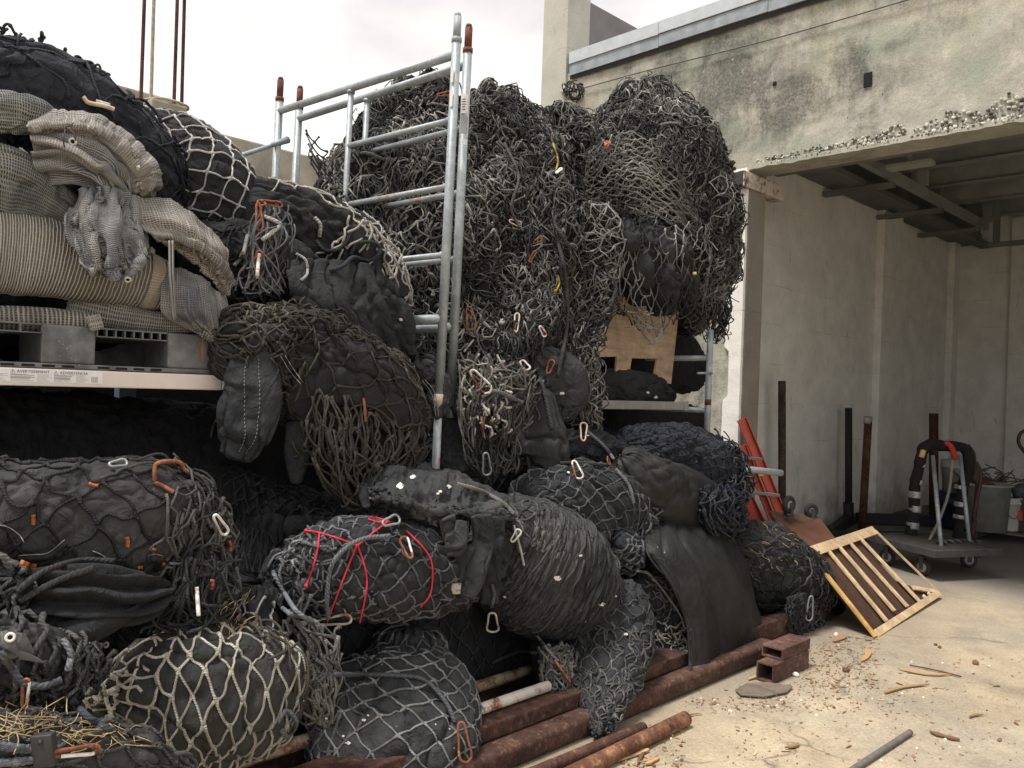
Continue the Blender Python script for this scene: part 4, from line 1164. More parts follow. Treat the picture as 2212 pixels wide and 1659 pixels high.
def wheel(c, ax, r, w, root, forked=True, hub=HUB, tyre=TIRE, up=1):
    wr = None
    ax = nrm(np.asarray(ax, float)); up_ = np.array([0, 0, 1.0]); s_ = np.cross(ax, up_)
    a = np.linspace(0, 2 * np.pi, 28, endpoint=False)
    g = Geo(); ring = c + (r - w * .42) * (np.cos(a)[:, None] * s_ + np.sin(a)[:, None] * up_)
    g.tubes(ring[None], w * .45, 8, None, None, True); t = g.build('wheel', tyre, root)
    g = Geo(); g.tubes([c - ax * w * .28, c - ax * w * .27, c + ax * w * .27, c + ax * w * .28], np.array([[r * .2, r * .74, r * .74, r * .2]]), 22); o = g.build('hub', hub, t); o.parent = t
    if forked:
        g = Geo()
        for sg in (-1, 1):
            M = frame(c + ax * sg * w * .62, np.array([0, 0, 1.0]) * up, s_)
            g.box((-.02, -.018, -.003), (r * 1.25, .018, .003), M, .002)
        M = frame(c + np.array([0, 0, up * r * 1.25]), s_, ax); g.box((-.03, -w * .7, -.004), (.03, w * .7, .004), M)
        g.build('caster_fork', GM, root, False)
for (px, py), ang in (((1992, 1244), .3), ((1916, 1221), .5), ((2092, 1227), 1.3), ((2111, 1204), 1.2)):
    c0 = P(px, py, Z=0); c0[2] = .078
    wheel(c0, math.cos(ang) * e2 + math.sin(ang) * e1 * .8, .077, .045, cart)
dl, dr = 7.95, 8.2
PAD = plain((.014, .014, .015), .95, .3, 30, 0, 'black_foam'); TAPE = plain((.34, .35, .36), .35, .3, 40, .5, 'silver_tape')
def padded(pts, n, r, mat, name):
    pl = crom(pts, n); rr = r * (1 + .16 * noise3(pl * 13) + .1 * noise3(pl * 31)); tube(pl, rr[None], None, 12).build(name, mat, cart)
legL = [P(1966, 1168, d=dl), P(1974, 1100, d=dl), P(1976, 1050, d=dl), P(1985, 1010, d=dl), P(1990, 985, d=dl), P(1996, 968, d=dl + .03), P(2012, 960, d=dl + .06), P(2035, 963, d=dr - .1), P(2072, 965, d=dr - .03), P(2088, 975, d=dr), P(2093, 1010, d=dr), P(2080, 1050, d=dr), P(2076, 1100, d=dr), P(2068, 1168, d=dr)]
padded(legL, 90, .052, PAD, 'padded_hoop')
for (x, y0, y1, dd, r) in ((1976, 1061, 1075, dl, .061), (1976, 1092, 1106, dl, .058), (1971, 1128, 1142, dl, .058), (1990, 999, 1009, dl, .05), (1983, 1036, 1046, dl, .05), (2074, 1048, 1056, dr, .06), (2074, 1084, 1094, dr, .06), (2072, 1112, 1120, dr, .06)):
    pl = crom([P(x + 1, y0, d=dd), P(x, y1, d=dd)], 8); tube(pl, (r * (1 + .06 * noise3(pl * 40)))[None], None, 12).build('tape_band', TAPE, cart)
tube([P(1990, 988, d=dl - .045), P(1995, 972, d=dl - .045)], .026, None, 8).build('bare_wood', wood((.5, .3, .12), (.7, .48, .25), 3, 2), cart)
RT = plain((.40, .04, .04), .8, .25, 30); pl = crom([P(2042, 957, d=dr - .14), P(2052, 962, d=dr - .17), P(2060, 978, d=dr - .18), P(2063, 990, d=dr - .16)], 16); tube(pl, .028, None, 8).build('red_tape', RT, cart)
SIL = galv(.45)
tube([P(2015, 985, d=dl - .1), P(2033, 1182, d=7.35)], .019, None, 12).build('pole', SIL, cart); tube([P(2074, 982, d=dr - .1), P(2094, 1172, d=7.75)], .019, None, 12).build('pole', SIL, cart)
tube(crom([P(2058, 985, d=dr - .12), P(2050, 1060, d=8.0), P(2030, 1120, d=7.9), P(2005, 1172, d=7.7)], 30), .014, None, 8).build('strap', plain((.22, .21, .19), .9, .4, 60), cart)
tube(crom([P(2090, 962, d=dr), P(2103, 985, d=dr), P(2104, 1040, d=dr + .02), P(2113, 1010, d=dr), P(2108, 1090, d=dr + .05), P(2100, 1160, d=dr + .05)], 40), .022, None, 8).build('hose', plain((.05, .028, .024), .6), cart)
tube(crom([P(2108, 998, d=dr), P(2119, 1025, d=dr), P(2112, 1070, d=dr), P(2102, 1120, d=dr)], 30), .02, None, 8).build('hose', plain((.05, .028, .024), .6), cart)
for px in (2037, 2053, 2068, 2082, 2094):
    c = P(px, 1180 + (px - 2037) * -.05, d=7.45 + (px - 2037) * .006)
    tube(crom([c + np.array([-.05, .0, .02]), c + np.array([.01, -.02, .05]), c + np.array([.04, .02, -.02]), c + np.array([-.03, .02, -.05])], 16, True), .016, None, 8).build('clamp', GM, cart)

# slatted frame panel
BL, BR, TL, TR = P(1887, 1378, Z=.0), P(2031, 1284, Z=.03), P(1737, 1188, Y=5.45), P(1883, 1140, Y=7.15)
pn = thing('slatted_panel', (BL + BR) / 2, 'leaning wood framed panel with four pale slats over dark brown board', 'panel')
px_, py_ = BR - BL, TL - BL
nn = nrm(np.cross(px_, py_)); nn = nn if np.dot(nn, EYE - BL) > 0 else -nn
Q = lambda u, v, h=0: (BL * (1 - u) + BR * u) * (1 - v) + (TL * (1 - u) + TR * u) * v + nn * h
def slat(u0, v0, u1, v1, w, mat, name, h0=.001, h1=.016):
    a, b2 = Q(u0, v0), Q(u1, v1); x = b2 - a; L = np.linalg.norm(x); M = frame(a, x, np.cross(nn, x))
    if np.dot(np.array([M[0][2], M[1][2], M[2][2]]), nn) < 0: M = frame(a, x, -np.cross(nn, x))
    g = Geo(); g.box((0, -w / 2, h0), (L, w / 2, h1), M, .002); return g.build(name, mat, pn, False)
PINE = wood((.50, .36, .21), (.74, .56, .36), 2.2, 2, .7); BRB = plain((.065, .036, .027), .55, .3, 10, 0, 'brown_board')
poly_sheet([Q(.02, .01, -.02), Q(.70, .01, -.02), Q(.70, .99, -.02), Q(.02, .99, -.02)], .006, BRB, 'board', pn)
poly_sheet([Q(.71, .01, -.02), Q(.985, .01, -.02), Q(.71, .34, -.02)], .006, BRB, 'board', pn)
slat(.012, .0, .012, 1, .045, wood((.52, .30, .10), (.72, .46, .18), 2.2, 2), 'edge_rail'); slat(.03, .02, .99, .02, .05, PINE, 'bottom_rail'); slat(.03, .975, .99, .975, .05, PINE, 'top_rail'); slat(.03, .925, .99, .925, .035, PINE, 'top_rail')
slat(.99, .05, .99, .95, .02, wood((.40, .28, .17), (.56, .42, .27), 2, 2), 'edge_rail')
for u, v0 in ((.22, .06), (.37, .10), (.53, .07), (.70, .04)): slat(u - .005, v0, u + .0, .90, .042, PINE, 'slat')
slat(.76, .20, .95, .06, .035, PINE, 'brace_slat')
for u in (.78, .86, .94): slat(u, .05, u + .02, .07, .03, plain((.55, .52, .46), .8), 'block')

# upturned dolly with casters and loose board
dol = thing('wheel_dolly', P(1725, 1120, d=6.6), 'upturned wooden dolly showing two black caster wheels', 'dolly')
bd = [P(1660, 1110, d=6.6), P(1760, 1120, d=6.75), P(1790, 1160, d=6.5), P(1690, 1165, d=6.3)]
poly_sheet(bd, .03, wood((.09, .055, .04), (.17, .10, .07), 2, 0), 'board', dol)
wheel(P(1704, 1090, d=6.5), CR * .6 - CF * .8, .072, .05, dol, True, HUB, TIRE, -1); wheel(P(1752, 1103, d=6.7), CR * .25 - CF * .9, .062, .05, dol, True, HUB, TIRE, -1)
o = poly_sheet([P(1700, 1143, d=6.2), P(1771, 1126, d=6.5), P(1804, 1170, d=6.2), P(1729, 1190, d=5.9)], .02, plain((.12, .055, .035), .6, .3, 8, 0, 'brown_ply'), 'loose_board'); recenter(o); tag(o, 'reddish brown board lying on top of the right bundle', 'board')

# ladder
ld = thing('step_ladder', P(1660, 1120, d=7.6), 'orange red fibreglass ladder leaning behind the white jamb', 'ladder')
LR = plain((.36, .06, .038), .5, .2, 12, 0, 'ladder_red'); AL = plain((.20, .205, .21), .4, .2, 20, .4, 'aluminium')
d0 = 7.32
def rail(pa, pb, w, d, name):
    a, b2 = P(*pa, d=d), P(*pb, d=d); x = b2 - a; L = np.linalg.norm(x); M = frame(a, x, CR)
    g = Geo(); g.box((0, -w / 2, -.012), (L, w / 2, -.004), M); g.box((0, -w / 2, -.0035), (L, -w / 2 + .008, .028), M); g.box((0, w / 2 - .008, -.0035), (L, w / 2, .028), M); g.build(name, LR, ld, False)
rail((1602, 905), (1692, 1122), .085, d0, 'rail'); rail((1604, 962), (1668, 1122), .06, d0 - .10, 'rail'); rail((1612, 1078), (1640, 1135), .12, d0 - .3, 'rear_rail')
for xa, ya, xb, yb in ((1604, 989, 1643, 992), (1626, 1064, 1681, 1070)):
    a, b2 = P(xa, ya, d=d0 - .14), P(xb, yb, d=d0 - .07); x = b2 - a; M = frame(a, x, CF)
    g = Geo(); g.box((0, -.03, -.012), (np.linalg.norm(x), .03, .014), M, .003); g.build('tread', AL, ld, False)
tube([P(1630, 1030, d=d0 - .05), P(1652, 1024, d=d0 - .08)], .012, None, 8).build('clip', plain((.5, .45, .12), .6), ld)
solo(tube([P(1560, 1008, d=5.55), P(1688, 1022, d=5.75)], .0235, None, 14), 'steel_pipe', galv(.1), 'bright galvanised pipe end poking out of the right bundle towards the bay', 'pipe')

# junk at the back right
plt = thing('wood_pallet', P(2150, 1160, Z=0), 'low grey wooden pallet under the bin and bucket at the right', 'pallet')
pb = P(2075, 1155, Z=0)
for k in range(4):
    c = P(2080, 1160, Z=0) + np.array([0, .28 * k, 0]); g = Geo(); g.box((c[0], c[1], .095), (c[0] + 1.9, c[1] + .12, .115)); g.build('deck_board', wood((.12, .11, .1), (.24, .22, .2), 2, 0), plt, False)
for k in range(3):
    c = P(2080, 1160, Z=0) + np.array([.05 + .75 * k, 0, 0]); g = Geo(); g.box((c[0], c[1], .005), (c[0] + .09, c[1] + .95, .094)); g.build('bearer', wood((.10, .09, .08), (.2, .18, .16), 2, 1), plt, False)
def lathe(prof, c, mat, name, parent=None, n=28):
    a = np.linspace(0, 2 * np.pi, n, endpoint=False); g = Geo()
    co = np.array([[(r * math.cos(t), r * math.sin(t), z) for t in a] for r, z in prof]) + np.asarray(c)
    idx = np.arange(len(prof) * n).reshape(len(prof), n); j = np.roll(idx, -1, 1)
    g.add(co.reshape(-1, 3), np.stack([idx[:-1], j[:-1], j[1:], idx[1:]], -1).reshape(-1, 4)); return g.build(name, mat, parent)
bk = thing('bucket', P(2174, 1144, Z=.117), 'white plastic pail with a wire handle and red label on the pallet', 'bucket')
c = P(2174, 1144, Z=.117); WPL = plain((.50, .50, .48), .5, .15, 20, 0, 'white_plastic')
lathe([(.001, 0), (.128, 0), (.132, .01), (.148, .30), (.158, .303), (.158, .325), (.150, .33), (.152, .375), (.146, .375), (.140, .3), (.001, .29)], c, WPL, 'pail', bk)
hd = nrm(EYE - c) * np.array([1, 1, 0]); hd = nrm(hd); sd = np.cross((0, 0, 1), hd)
tube(crom([c + sd * -.155 + np.array([0, 0, .315]), c + hd * .13 + sd * -.02 + np.array([0, 0, .22]), c + hd * .13 + sd * .08 + np.array([0, 0, .15]), c + sd * .155 + np.array([0, 0, .315])], 20), .004, None, 6).build('handle', plain((.1, .1, .1), .5), bk)
M = frame(c + hd * .10 + sd * .105 + np.array([0, 0, .13]), sd, (0, 0, 1)); g = Geo(); g.box((-.0, 0, -.002), (.045, .11, .004), M); g.build('label', plain((.42, .06, .06), .6), bk, False)
text_mesh('RT', .05, frame(c + hd * .142 + sd * -.085 + np.array([0, 0, .10]), sd * .9 + hd * .25, (0, 0, 1)), INK, 'print', bk)
bn = thing('storage_bin', P(2110, 1150, Z=.117), 'large grey bin heaped with rags beside the white pail', 'bin')
c = P(2112, 1149, Z=.117) + np.array([0, .25, 0]); lathe([(.001, 0), (.22, 0), (.25, .5), (.27, .505), (.27, .53), (.25, .53), (.22, .45), (.001, .44)], c, plain((.25, .255, .25), .7, .3, 7, 0, 'grey_bin'), 'body', bn, 26)
rgj = np.random.default_rng(21)
def rag(c, sx, sz, mat, name, label, cat='rag', grp=None, seed=0):
    bm = bmesh.new(); bmesh.ops.create_icosphere(bm, subdivisions=4, radius=1); co = np.array([v.co[:] for v in bm.verts]); fa = np.array([[v.index for v in f.verts] for f in bm.faces]); bm.free()
    co = co * (1 + .5 * fbm(co * 1.5 + seed, 4))[:, None] * np.array([sx, sx, sz]) + c
    g = Geo(); g.add(co, None, fa); return solo(g, name, mat, label, cat, grp)
rag(P(2115, 1052, d=9.7), .26, .10, plain((.12, .045, .035), .9, .4, 20), 'rag', 'dull red brown rag heaped on the grey bin', seed=3)
rag(P(2085, 1062, d=9.5), .07, .05, plain((.42, .30, .06), .8, .3, 20), 'rag', 'small yellow rag on the edge of the grey bin', seed=8)
rag(P(2143, 1058, d=9.4), .10, .035, plain((.5, .12, .05), .8, .3, 20), 'rag', 'bright orange rag between the bin and the pail', seed=12)
g = Geo()
for k in range(24):
    a = P(2125 + rgj.uniform(-10, 40), 1050 + rgj.uniform(-8, 10), d=9.9); b2 = a + np.array([rgj.uniform(-.25, .25), rgj.uniform(-.1, .1), rgj.uniform(.02, .2)]); c2 = b2 + np.array([rgj.uniform(-.2, .2), 0, rgj.uniform(-.1, .1)])
    tube(crom([a, b2, c2], 9), .008, None, 5, g=g)
solo(g, 'net_scrap', plain((.10, .09, .075), .9, .4, 30), 'tangle of brown sticks and cord behind the rags', 'scrap')
bx = thing('crate', P(2215, 1150, Z=.117), 'dark cluttered crate at the right edge beside the white pail', 'crate')
c = P(2220, 1146, Z=.117); g = Geo(); g.box(c + np.array([-.16, -.2, 0]), c + np.array([.4, .3, .34]), None, .01); g.build('body', plain((.05, .05, .04), .7, .4, 8), bx, False)
g = Geo(); g.box(c + np.array([-.17, -.21, .341]), c + np.array([.41, .31, .36]), None, .004); g.build('rim', plain((.09, .09, .08), .7, .4, 8), bx, False)
rag(P(2205, 1062, d=9.5), .10, .09, plain((.07, .085, .10), .7, .5, 20), 'tool_scrap', 'grey blue tool heap on top of the dark crate', 'scrap', seed=17)
br_ = thing('barrel', P(2060, 1140, Z=0), 'dark blue barrel behind the padded cart', 'barrel')
c = P(2060, 1140, Z=0); lathe([(.001, 0), (.22, 0), (.235, .05), (.235, .3), (.245, .31), (.235, .33), (.235, .44), (.001, .44)], c, plain((.012, .016, .05), .5, .3, 9, 0, 'blue_plastic'), 'drum', br_)
bk2 = thing('bucket', c + np.array([0, 0, .442]), 'off white pail with a ribbed rim standing on the blue barrel', 'bucket')
lathe([(.001, 0), (.14, 0), (.16, .30), (.172, .305), (.172, .33), (.164, .335), (.166, .40), (.001, .40)], c + np.array([0, 0, .442]), plain((.33, .33, .31), .5, .15, 20), 'pail', bk2)
solo(tube(crom([P(2230, 925, d=8.0), P(2206, 935, d=8.0), P(2200, 955, d=8.0), P(2212, 975, d=8.0), P(2240, 1010, d=8.0)], 30), .017, None, 8), 'hose', plain((.03, .016, .016), .6), 'dark curved hose hanging at the right edge of the bay', 'hose')
# ------------------------------------------------------------------ heaps of netting
FB = fabric((.020, .0215, .0255), (.082, .085, .09), .02, .65); FBC = fabric((.018, .019, .0215), (.06, .06, .061), .0, .5)
FBN = fabric((.019, .022, .031), (.065, .07, .082), .01, .6)
FBS = fabric((.028, .0295, .033), (.118, .12, .123), .07, .8)
FBT = fabric((.014, .0145, .0155), (.06, .06, .06), .005, .6, .55, .25)
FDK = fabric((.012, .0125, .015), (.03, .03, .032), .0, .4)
RD = rope((.034, .035, .038), (.32, .315, .30)); RDK = rope((.022, .022, .025), (.18, .18, .182)); RBR = rope((.030, .028, .026), (.215, .195, .165))
RGY = rope((.09, .094, .104), (.50, .51, .53)); RWH = rope((.27, .255, .22), (.76, .72, .63)); RLT = rope((.24, .24, .25), (.74, .735, .73))
RG2 = rope((.035, .037, .042), (.33, .335, .34)); RHV = rope((.028, .029, .031), (.55, .54, .505)); RNV = rope((.02, .022, .031), (.17, .18, .21))
KBLACK, KHEAP = 'net_bundle', 'net_heap'
GB, GH, GM_ = 'black net bundles in the pile', 'heaps of tangled netting', 'folded shade mesh on the pallet'

def base_of(S):
    c = S.G.reshape(-1, 3); m = c.mean(0); return np.array([m[0], m[1], c[:, 2].min()])
def D(a, b):   # diamond lattice vectors, full diagonals a (along) and b (across)
    return (a / 2, b / 2), (a / 2, -b / 2)
def gather(S, seed=0, amp=.016):
    m = S.metric(); t = m[..., 0] / S.Lu
    k = np.clip(1 - np.minimum(t, 1 - t) / .30, 0, 1) ** 1.3
    S.disp(amp, 1.6, 15, 'ridge', 40 + seed, k); S.disp(amp * 1.6, 1.2, 4, 'fbm', 60 + seed, .35 + .65 * k)
def bundle(S, label, fab=FB, nets=(), tangles=(), group=GB, name=KBLACK, cat='net bundle', puff=0.0, wr=(), part='fabric'):
    for w in wr: S.disp(*w)
    if wr and S.closed: gather(S, len(bpy.data.meshes) % 37)
    if puff and nets:
        n0 = nets[0]; wp = n0.get('warp') or (lambda m: np.zeros(m.shape))
        S.puff(puff, n0['e1'], n0['e2'], wp)
    root = thing(name, base_of(S), label, cat, group)
    S.geo().build(part, fab, root)
    for n0 in nets:
        kw = dict(n0); m = kw.pop('mat', RD); e1 = kw.pop('e1'); e2 = kw.pop('e2')
        g = Geo(); net(g, S, e1, e2, **kw)
        if g.n: g.build('net', m, root)
    for n0 in tangles:
        kw = dict(n0); m = kw.pop('mat', RD); nn_ = kw.pop('n'); g = Geo(); tangle(g, S, nn_, **kw)
        if g.n >= 10 * kw.get('K', 14) * kw.get('sides', 5): g.build('loose_rope', m, root)['kind'] = 'stuff'
    return root
def N(a, b, **k):
    e1, e2 = D(a, b); return dict(e1=e1, e2=e2, **k)
def drape(S, root, fab, name='fabric_flap', th=.006, wr=(), folds=None):
    for w in wr: S.disp(*w)
    if folds:
        n, amp, ax, gr = folds
        m = S.metric(); t = m[..., 1] / S.Lv if ax == 0 else m[..., 0] / S.Lu; k = m[..., 0] / S.Lu if ax == 0 else m[..., 1] / S.Lv
        ph = 2 * np.pi * (n * t + .9 * fbm(np.stack([t * 2.2, k * 1.6, k * 0 + n * .77], -1), 2))
        f = np.sin(ph); f = np.sign(f) * np.abs(f) ** .8
        S.G = S.G + S.N * (amp * f * (k ** gr if gr else 1))[..., None]; S.update()
    o = S.geo().build(name, fab, root)
    md = o.modifiers.new('solid', 'SOLIDIFY'); md.thickness = th; md.offset = -1
    return o
def curtain(S, root, nets, tangles=(), name='hanging_net'):
    for n0 in nets:
        kw = dict(n0); m = kw.pop('mat', RD); e1 = kw.pop('e1'); e2 = kw.pop('e2')
        g = Geo(); net(g, S, e1, e2, **kw)
        if g.n: g.build(name, m, root)
    for n0 in tangles:
        kw = dict(n0); m = kw.pop('mat', RD); nn_ = kw.pop('n'); g = Geo(); tangle(g, S, nn_, **kw)
        if g.n >= 10 * kw.get('K', 14) * kw.get('sides', 5): g.build('loose_rope', m, root)['kind'] = 'stuff'

FW = ((.05, 2.4, 2.4, 'fbm', 21), (.012, 9, 9, 'fbm', 1), (.020, 5, 12, 'crease', 2), (.012, 4, 9, 'ridge', 31), (.005, 12, 24, 'ridge', 6))            # ordinary wrinkles
FWD = ((.03, 3, 3, 'fbm', 23), (.016, 5, 8, 'fbm', 3), (.022, 4, 9, 'crease', 5), (.008, 18, 18, 'fbm', 8), (.010, 9, 20, 'ridge', 6))

# ---- two glimpsed bundles in the gaps, then dark filler bundles added to block light
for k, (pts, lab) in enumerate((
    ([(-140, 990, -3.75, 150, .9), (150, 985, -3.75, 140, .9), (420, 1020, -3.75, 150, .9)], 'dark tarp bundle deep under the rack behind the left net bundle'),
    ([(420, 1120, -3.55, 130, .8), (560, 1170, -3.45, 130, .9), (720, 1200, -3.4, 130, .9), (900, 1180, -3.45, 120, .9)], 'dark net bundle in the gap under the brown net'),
    ([(-160, 560, -3.85, 220, .6), (100, 560, -3.85, 210, .6), (330, 590, -3.85, 160, .6), (470, 640, -3.75, 110, .6)], 'dark filler bundle added behind the folded mesh on the pallet'),
    ([(950, 1060, -3.6, 150, .8), (1100, 1060, -3.6, 160, .8), (1250, 1060, -3.6, 150, .8), (1400, 1080, -3.5, 120, .8)], 'dark filler bundle added under the scaffold platform'),
    ([(640, 1400, -3.1, 160, .7), (900, 1380, -3.2, 170, .7), (1150, 1330, -3.2, 150, .7), (1400, 1250, -3.15, 110, .8), (1600, 1230, -3.05, 80, .8)], 'long dark filler bundle added at the bottom core of the pile'),
    ([(-100, 1420, -2.95, 190, .7), (200, 1420, -2.95, 190, .7), (480, 1400, -2.9, 170, .7)], 'dark filler bundle added at the core of the left stack'))):
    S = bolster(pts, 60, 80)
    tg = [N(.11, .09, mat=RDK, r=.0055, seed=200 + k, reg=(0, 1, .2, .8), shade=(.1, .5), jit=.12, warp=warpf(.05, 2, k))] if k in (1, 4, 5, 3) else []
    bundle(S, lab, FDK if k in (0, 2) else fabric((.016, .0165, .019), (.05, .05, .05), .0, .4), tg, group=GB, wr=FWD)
g = Geo()  # dark sheets added behind the racking so its gaps read black
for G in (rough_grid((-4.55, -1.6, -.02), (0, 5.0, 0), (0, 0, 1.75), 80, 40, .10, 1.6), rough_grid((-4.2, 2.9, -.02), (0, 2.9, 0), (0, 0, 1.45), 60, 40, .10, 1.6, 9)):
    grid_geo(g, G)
solo(g, 'tarp', FDK, 'dark backing sheet added across the back of the racking to blacken gaps', 'tarp', 'black tarps in the pile').modifiers.new('solid', 'SOLIDIFY').thickness = .01
# drapes of cloth low in the dark gap
S = patch([[(480, 1120, -3.2), (600, 1110, -3.2), (760, 1120, -3.2)], [(470, 1200, -3.0), (600, 1190, -3.0), (760, 1190, -3.05)], [(470, 1290, -2.95), (580, 1290, -2.95), (700, 1270, -3.0)]], 60, 70)
r_ = thing('net_bundle', base_of(S), 'loose black cloth with gathered net in the gap left of the red cord', 'net bundle', GB)
drape(S, r_, fabric((.016, .0165, .019), (.05, .05, .05), .0, .4), 'fabric', wr=((.03, 4, 9, 'fbm', 4), (.02, 5, 14, 'crease', 6)))
curtain(S, r_, [N(.22, .04, mat=RDK, r=.005, seed=31, shade=(.2, .8), warp=warpf(.05, 3, 4), depthn=.02)], name='net')

# ---- the pallet load: shade mesh
def mesh_roll(S, label, mat, wr=((.008, 6, 10, 'fbm', 1),)):
    for w in wr: S.disp(*w)
    root = thing('mesh_roll', base_of(S), label, 'shade mesh', GM_); S.geo().build('mesh_cloth', mat, root); return root
MT1 = mesh_cloth((.30, .275, .24), (.06, .057, .053), (.22, .205, .18), 320.0, 110.0, .5)
MT2 = mesh_cloth((.40, .37, .33), (.06, .06, .063), (.22, .215, .21), 140.0, 90.0, .9)
MT3 = mesh_cloth((.33, .34, .31), (.035, .037, .038), (.17, .18, .18), 120.0, 90.0, .9)
MT4 = mesh_cloth((.42, .41, .40), (.055, .057, .066), (.24, .25, .28), 165.0, 165.0, .8)
MT5 = mesh_cloth((.43, .40, .37), (.11, .105, .105), (.28, .265, .255), 125.0, 125.0, .9)
# top-left black tarp
S = bolster([(-120, 190, -3.45, 100, .8), (0, 190, -3.45, 112, .8), (90, 215, -3.45, 112, .8), (180, 275, -3.5, 112, .8), (280, 350, -3.55, 100, .8), (370, 440, -3.6, 70, .8), (410, 520, -3.6, 40, .8)], 90, 96)
bundle(S, 'blue black tarp bundle crowning the left stack above the tan mesh', FBN,
       [N(.30, .20, mat=RNV, r=.0052, seed=41, reg=(0, .8, .1, .75), jit=.16, shade=(.1, .7), slack=.2, warp=warpf(.08, 2, 1), drop=.35)],
       [dict(n=60, mat=RNV, length=(.05, .14), reg=(.15, 1, .10, .30), r=.006, height=.03, shade=(.1, .7), seed=42, gravity=.2), dict(n=90, mat=RNV, length=(.15, .4), reg=(.66, 1, .2, .75), r=.005, height=.02, shade=(.1, .8), seed=43, gravity=.9)],
       wr=((.03, 4, 7, 'fbm', 2), (.018, 5, 15, 'crease', 3), (.014, 16, 16, 'fbm', 5)))
# white net bundle behind the mesh
wf = warpf(.028, 2.6, 9)
S = bolster([(290, 300, -3.72, 72, .9), (380, 350, -3.68, 108, .9), (440, 425, -3.62, 118, .9), (478, 505, -3.58, 82, .9)], 80, 96, 2.1, (.5, .6))
bundle(S, 'black cloth bundle wrapped in pale diamond net below the rebar column', FBC,
       [N(.155, .13, mat=RLT, r=.0041, seed=51, reg=(0, 1, .08, .7), jit=.04, sag=.03, slack=.04, shade=(.5, 1.), warp=wf)],
       puff=.008, wr=((.012, 4, 7, 'fbm', 2), (.014, 5, 14, 'crease', 7)))
# left lower layers
S = bolster([(-120, 235, -3.2, 50, .8), (0, 240, -3.2, 46, .8), (80, 255, -3.2, 38, .8), (140, 285, -3.25, 22, .8)], 60, 70)
mesh_roll(S, 'pale grey green folded mesh layer at the top left of the pallet load', MT3, ((.02, 5, 12, 'fbm', 3), (.016, 4, 14, 'crease', 5)))
S = bolster([(-120, 400, -3.25, 95, .7), (0, 400, -3.25, 88, .7), (90, 430, -3.25, 64, .7), (150, 465, -3.25, 40, .7)], 60, 70)
mesh_roll(S, 'dark green grey mesh fold between the tan top fold and the ribbed roll', MT3, ((.02, 4, 12, 'fbm', 6), (.018, 4, 16, 'crease', 8)))
S = bolster([(-120, 525, -3.27, 100, .8), (0, 540, -3.27, 92, .8), (100, 556, -3.26, 84, .8), (220, 585, -3.25, 70, .8), (345, 615, -3.24, 54, .8)], 120, 96, 2.2, (.1, .12))
rr_ = mesh_roll(S, 'tan ribbed mesh roll with a pale bound end, widest roll of the load', MT1, ((.010, 5, 3, 'fbm', 2), (.006, 16, 2, 'fbm', 4)))
# raised cords round the ribbed roll
g = Geo(); rg = np.random.default_rng(5)
for k in range(64):
    u = (k + .5) / 64 * S.Lu * .93 + .02
    vv = np.linspace(.16, .8, 26) * S.Lv
    m = np.stack([u + .010 * np.sin(vv * 5 + .3 * np.sin(k * .35)) + .0008 * rg.normal(size=26), vv], -1)
    p, n_, _ = S.sample(m); g.tubes((p + n_ * .0008)[None], .0024, 5, .45 + .4 * rg.random())
g.build('cord_rib', rope((.34, .325, .295), (.62, .595, .55), .2), rr_); bpy.data.objects['cord_rib']['kind'] = 'stuff'
S2 = Surf(S.G[int(S.G.shape[0] * .875):int(S.G.shape[0] * .93)] + S.N[int(S.G.shape[0] * .875):int(S.G.shape[0] * .93)] * .004, True)
S2.geo().build('bound_end', mesh_cloth((.56, .49, .41), (.24, .21, .18), (.46, .40, .34), 260.0, 110.0, .9), rr_)
S = bolster([(-120, 690, -3.2, 30, .8), (0, 690, -3.2, 30, .8), (110, 692, -3.19, 26, .8), (205, 696, -3.18, 20, .8)], 90, 60, 2.2, (.2, .3))
mesh_roll(S, 'thin dark mesh roll with white rings lying on the pallet edge', mesh_cloth((.40, .38, .345), (.04, .04, .042), (.22, .21, .2), 70.0, 130.0, .6))
S = bolster([(192, 700, -3.12, 17, .4), (218, 694, -3.12, 17, .4)], 20, 40, 3, (.1, .1)); mesh_roll(S, 'short tan mesh tab hanging over the pallet rail', MT5, ())
S = bolster([(170, 665, -3.3, 32, .8), (280, 688, -3.25, 30, .8), (380, 700, -3.2, 22, .8), (440, 696, -3.2, 16, .8)], 70, 60, 2.2)
mesh_roll(S, 'brown grey mesh roll low beside the pallet corner', MT2, ((.012, 6, 12, 'fbm', 7),))
# big top fold: nested sheets turning over a rim
S = patch([[(52, 262, -3.3), (120, 238, -3.3), (205, 240, -3.3), (285, 292, -3.3), (342, 355, -3.3), (352, 400, -3.3), (318, 440, -3.3)],
           [(54, 258, -3.16), (122, 242, -3.14), (203, 247, -3.12), (276, 296, -3.12), (332, 357, -3.13), (340, 398, -3.15), (312, 428, -3.18)],
           [(62, 280, -3.12), (128, 270, -3.10), (195, 275, -3.08), (255, 318, -3.08), (305, 372, -3.09), (312, 402, -3.11), (295, 420, -3.14)],
           [(70, 292, -3.16), (130, 290, -3.14), (185, 296, -3.12), (232, 335, -3.12), (272, 385, -3.12), (280, 410, -3.13), (275, 428, -3.16)]], 70, 130)
tf = thing('mesh_fold', base_of(S), 'large tan and grey mesh sheet folded over at the top of the pallet load', 'shade mesh', GM_)
drape(S, tf, MT5, 'mesh_cloth', .008, ((.012, 5, 9, 'fbm', 3), (.010, 4, 16, 'crease', 5)), (2.2, .007, 1, 0))
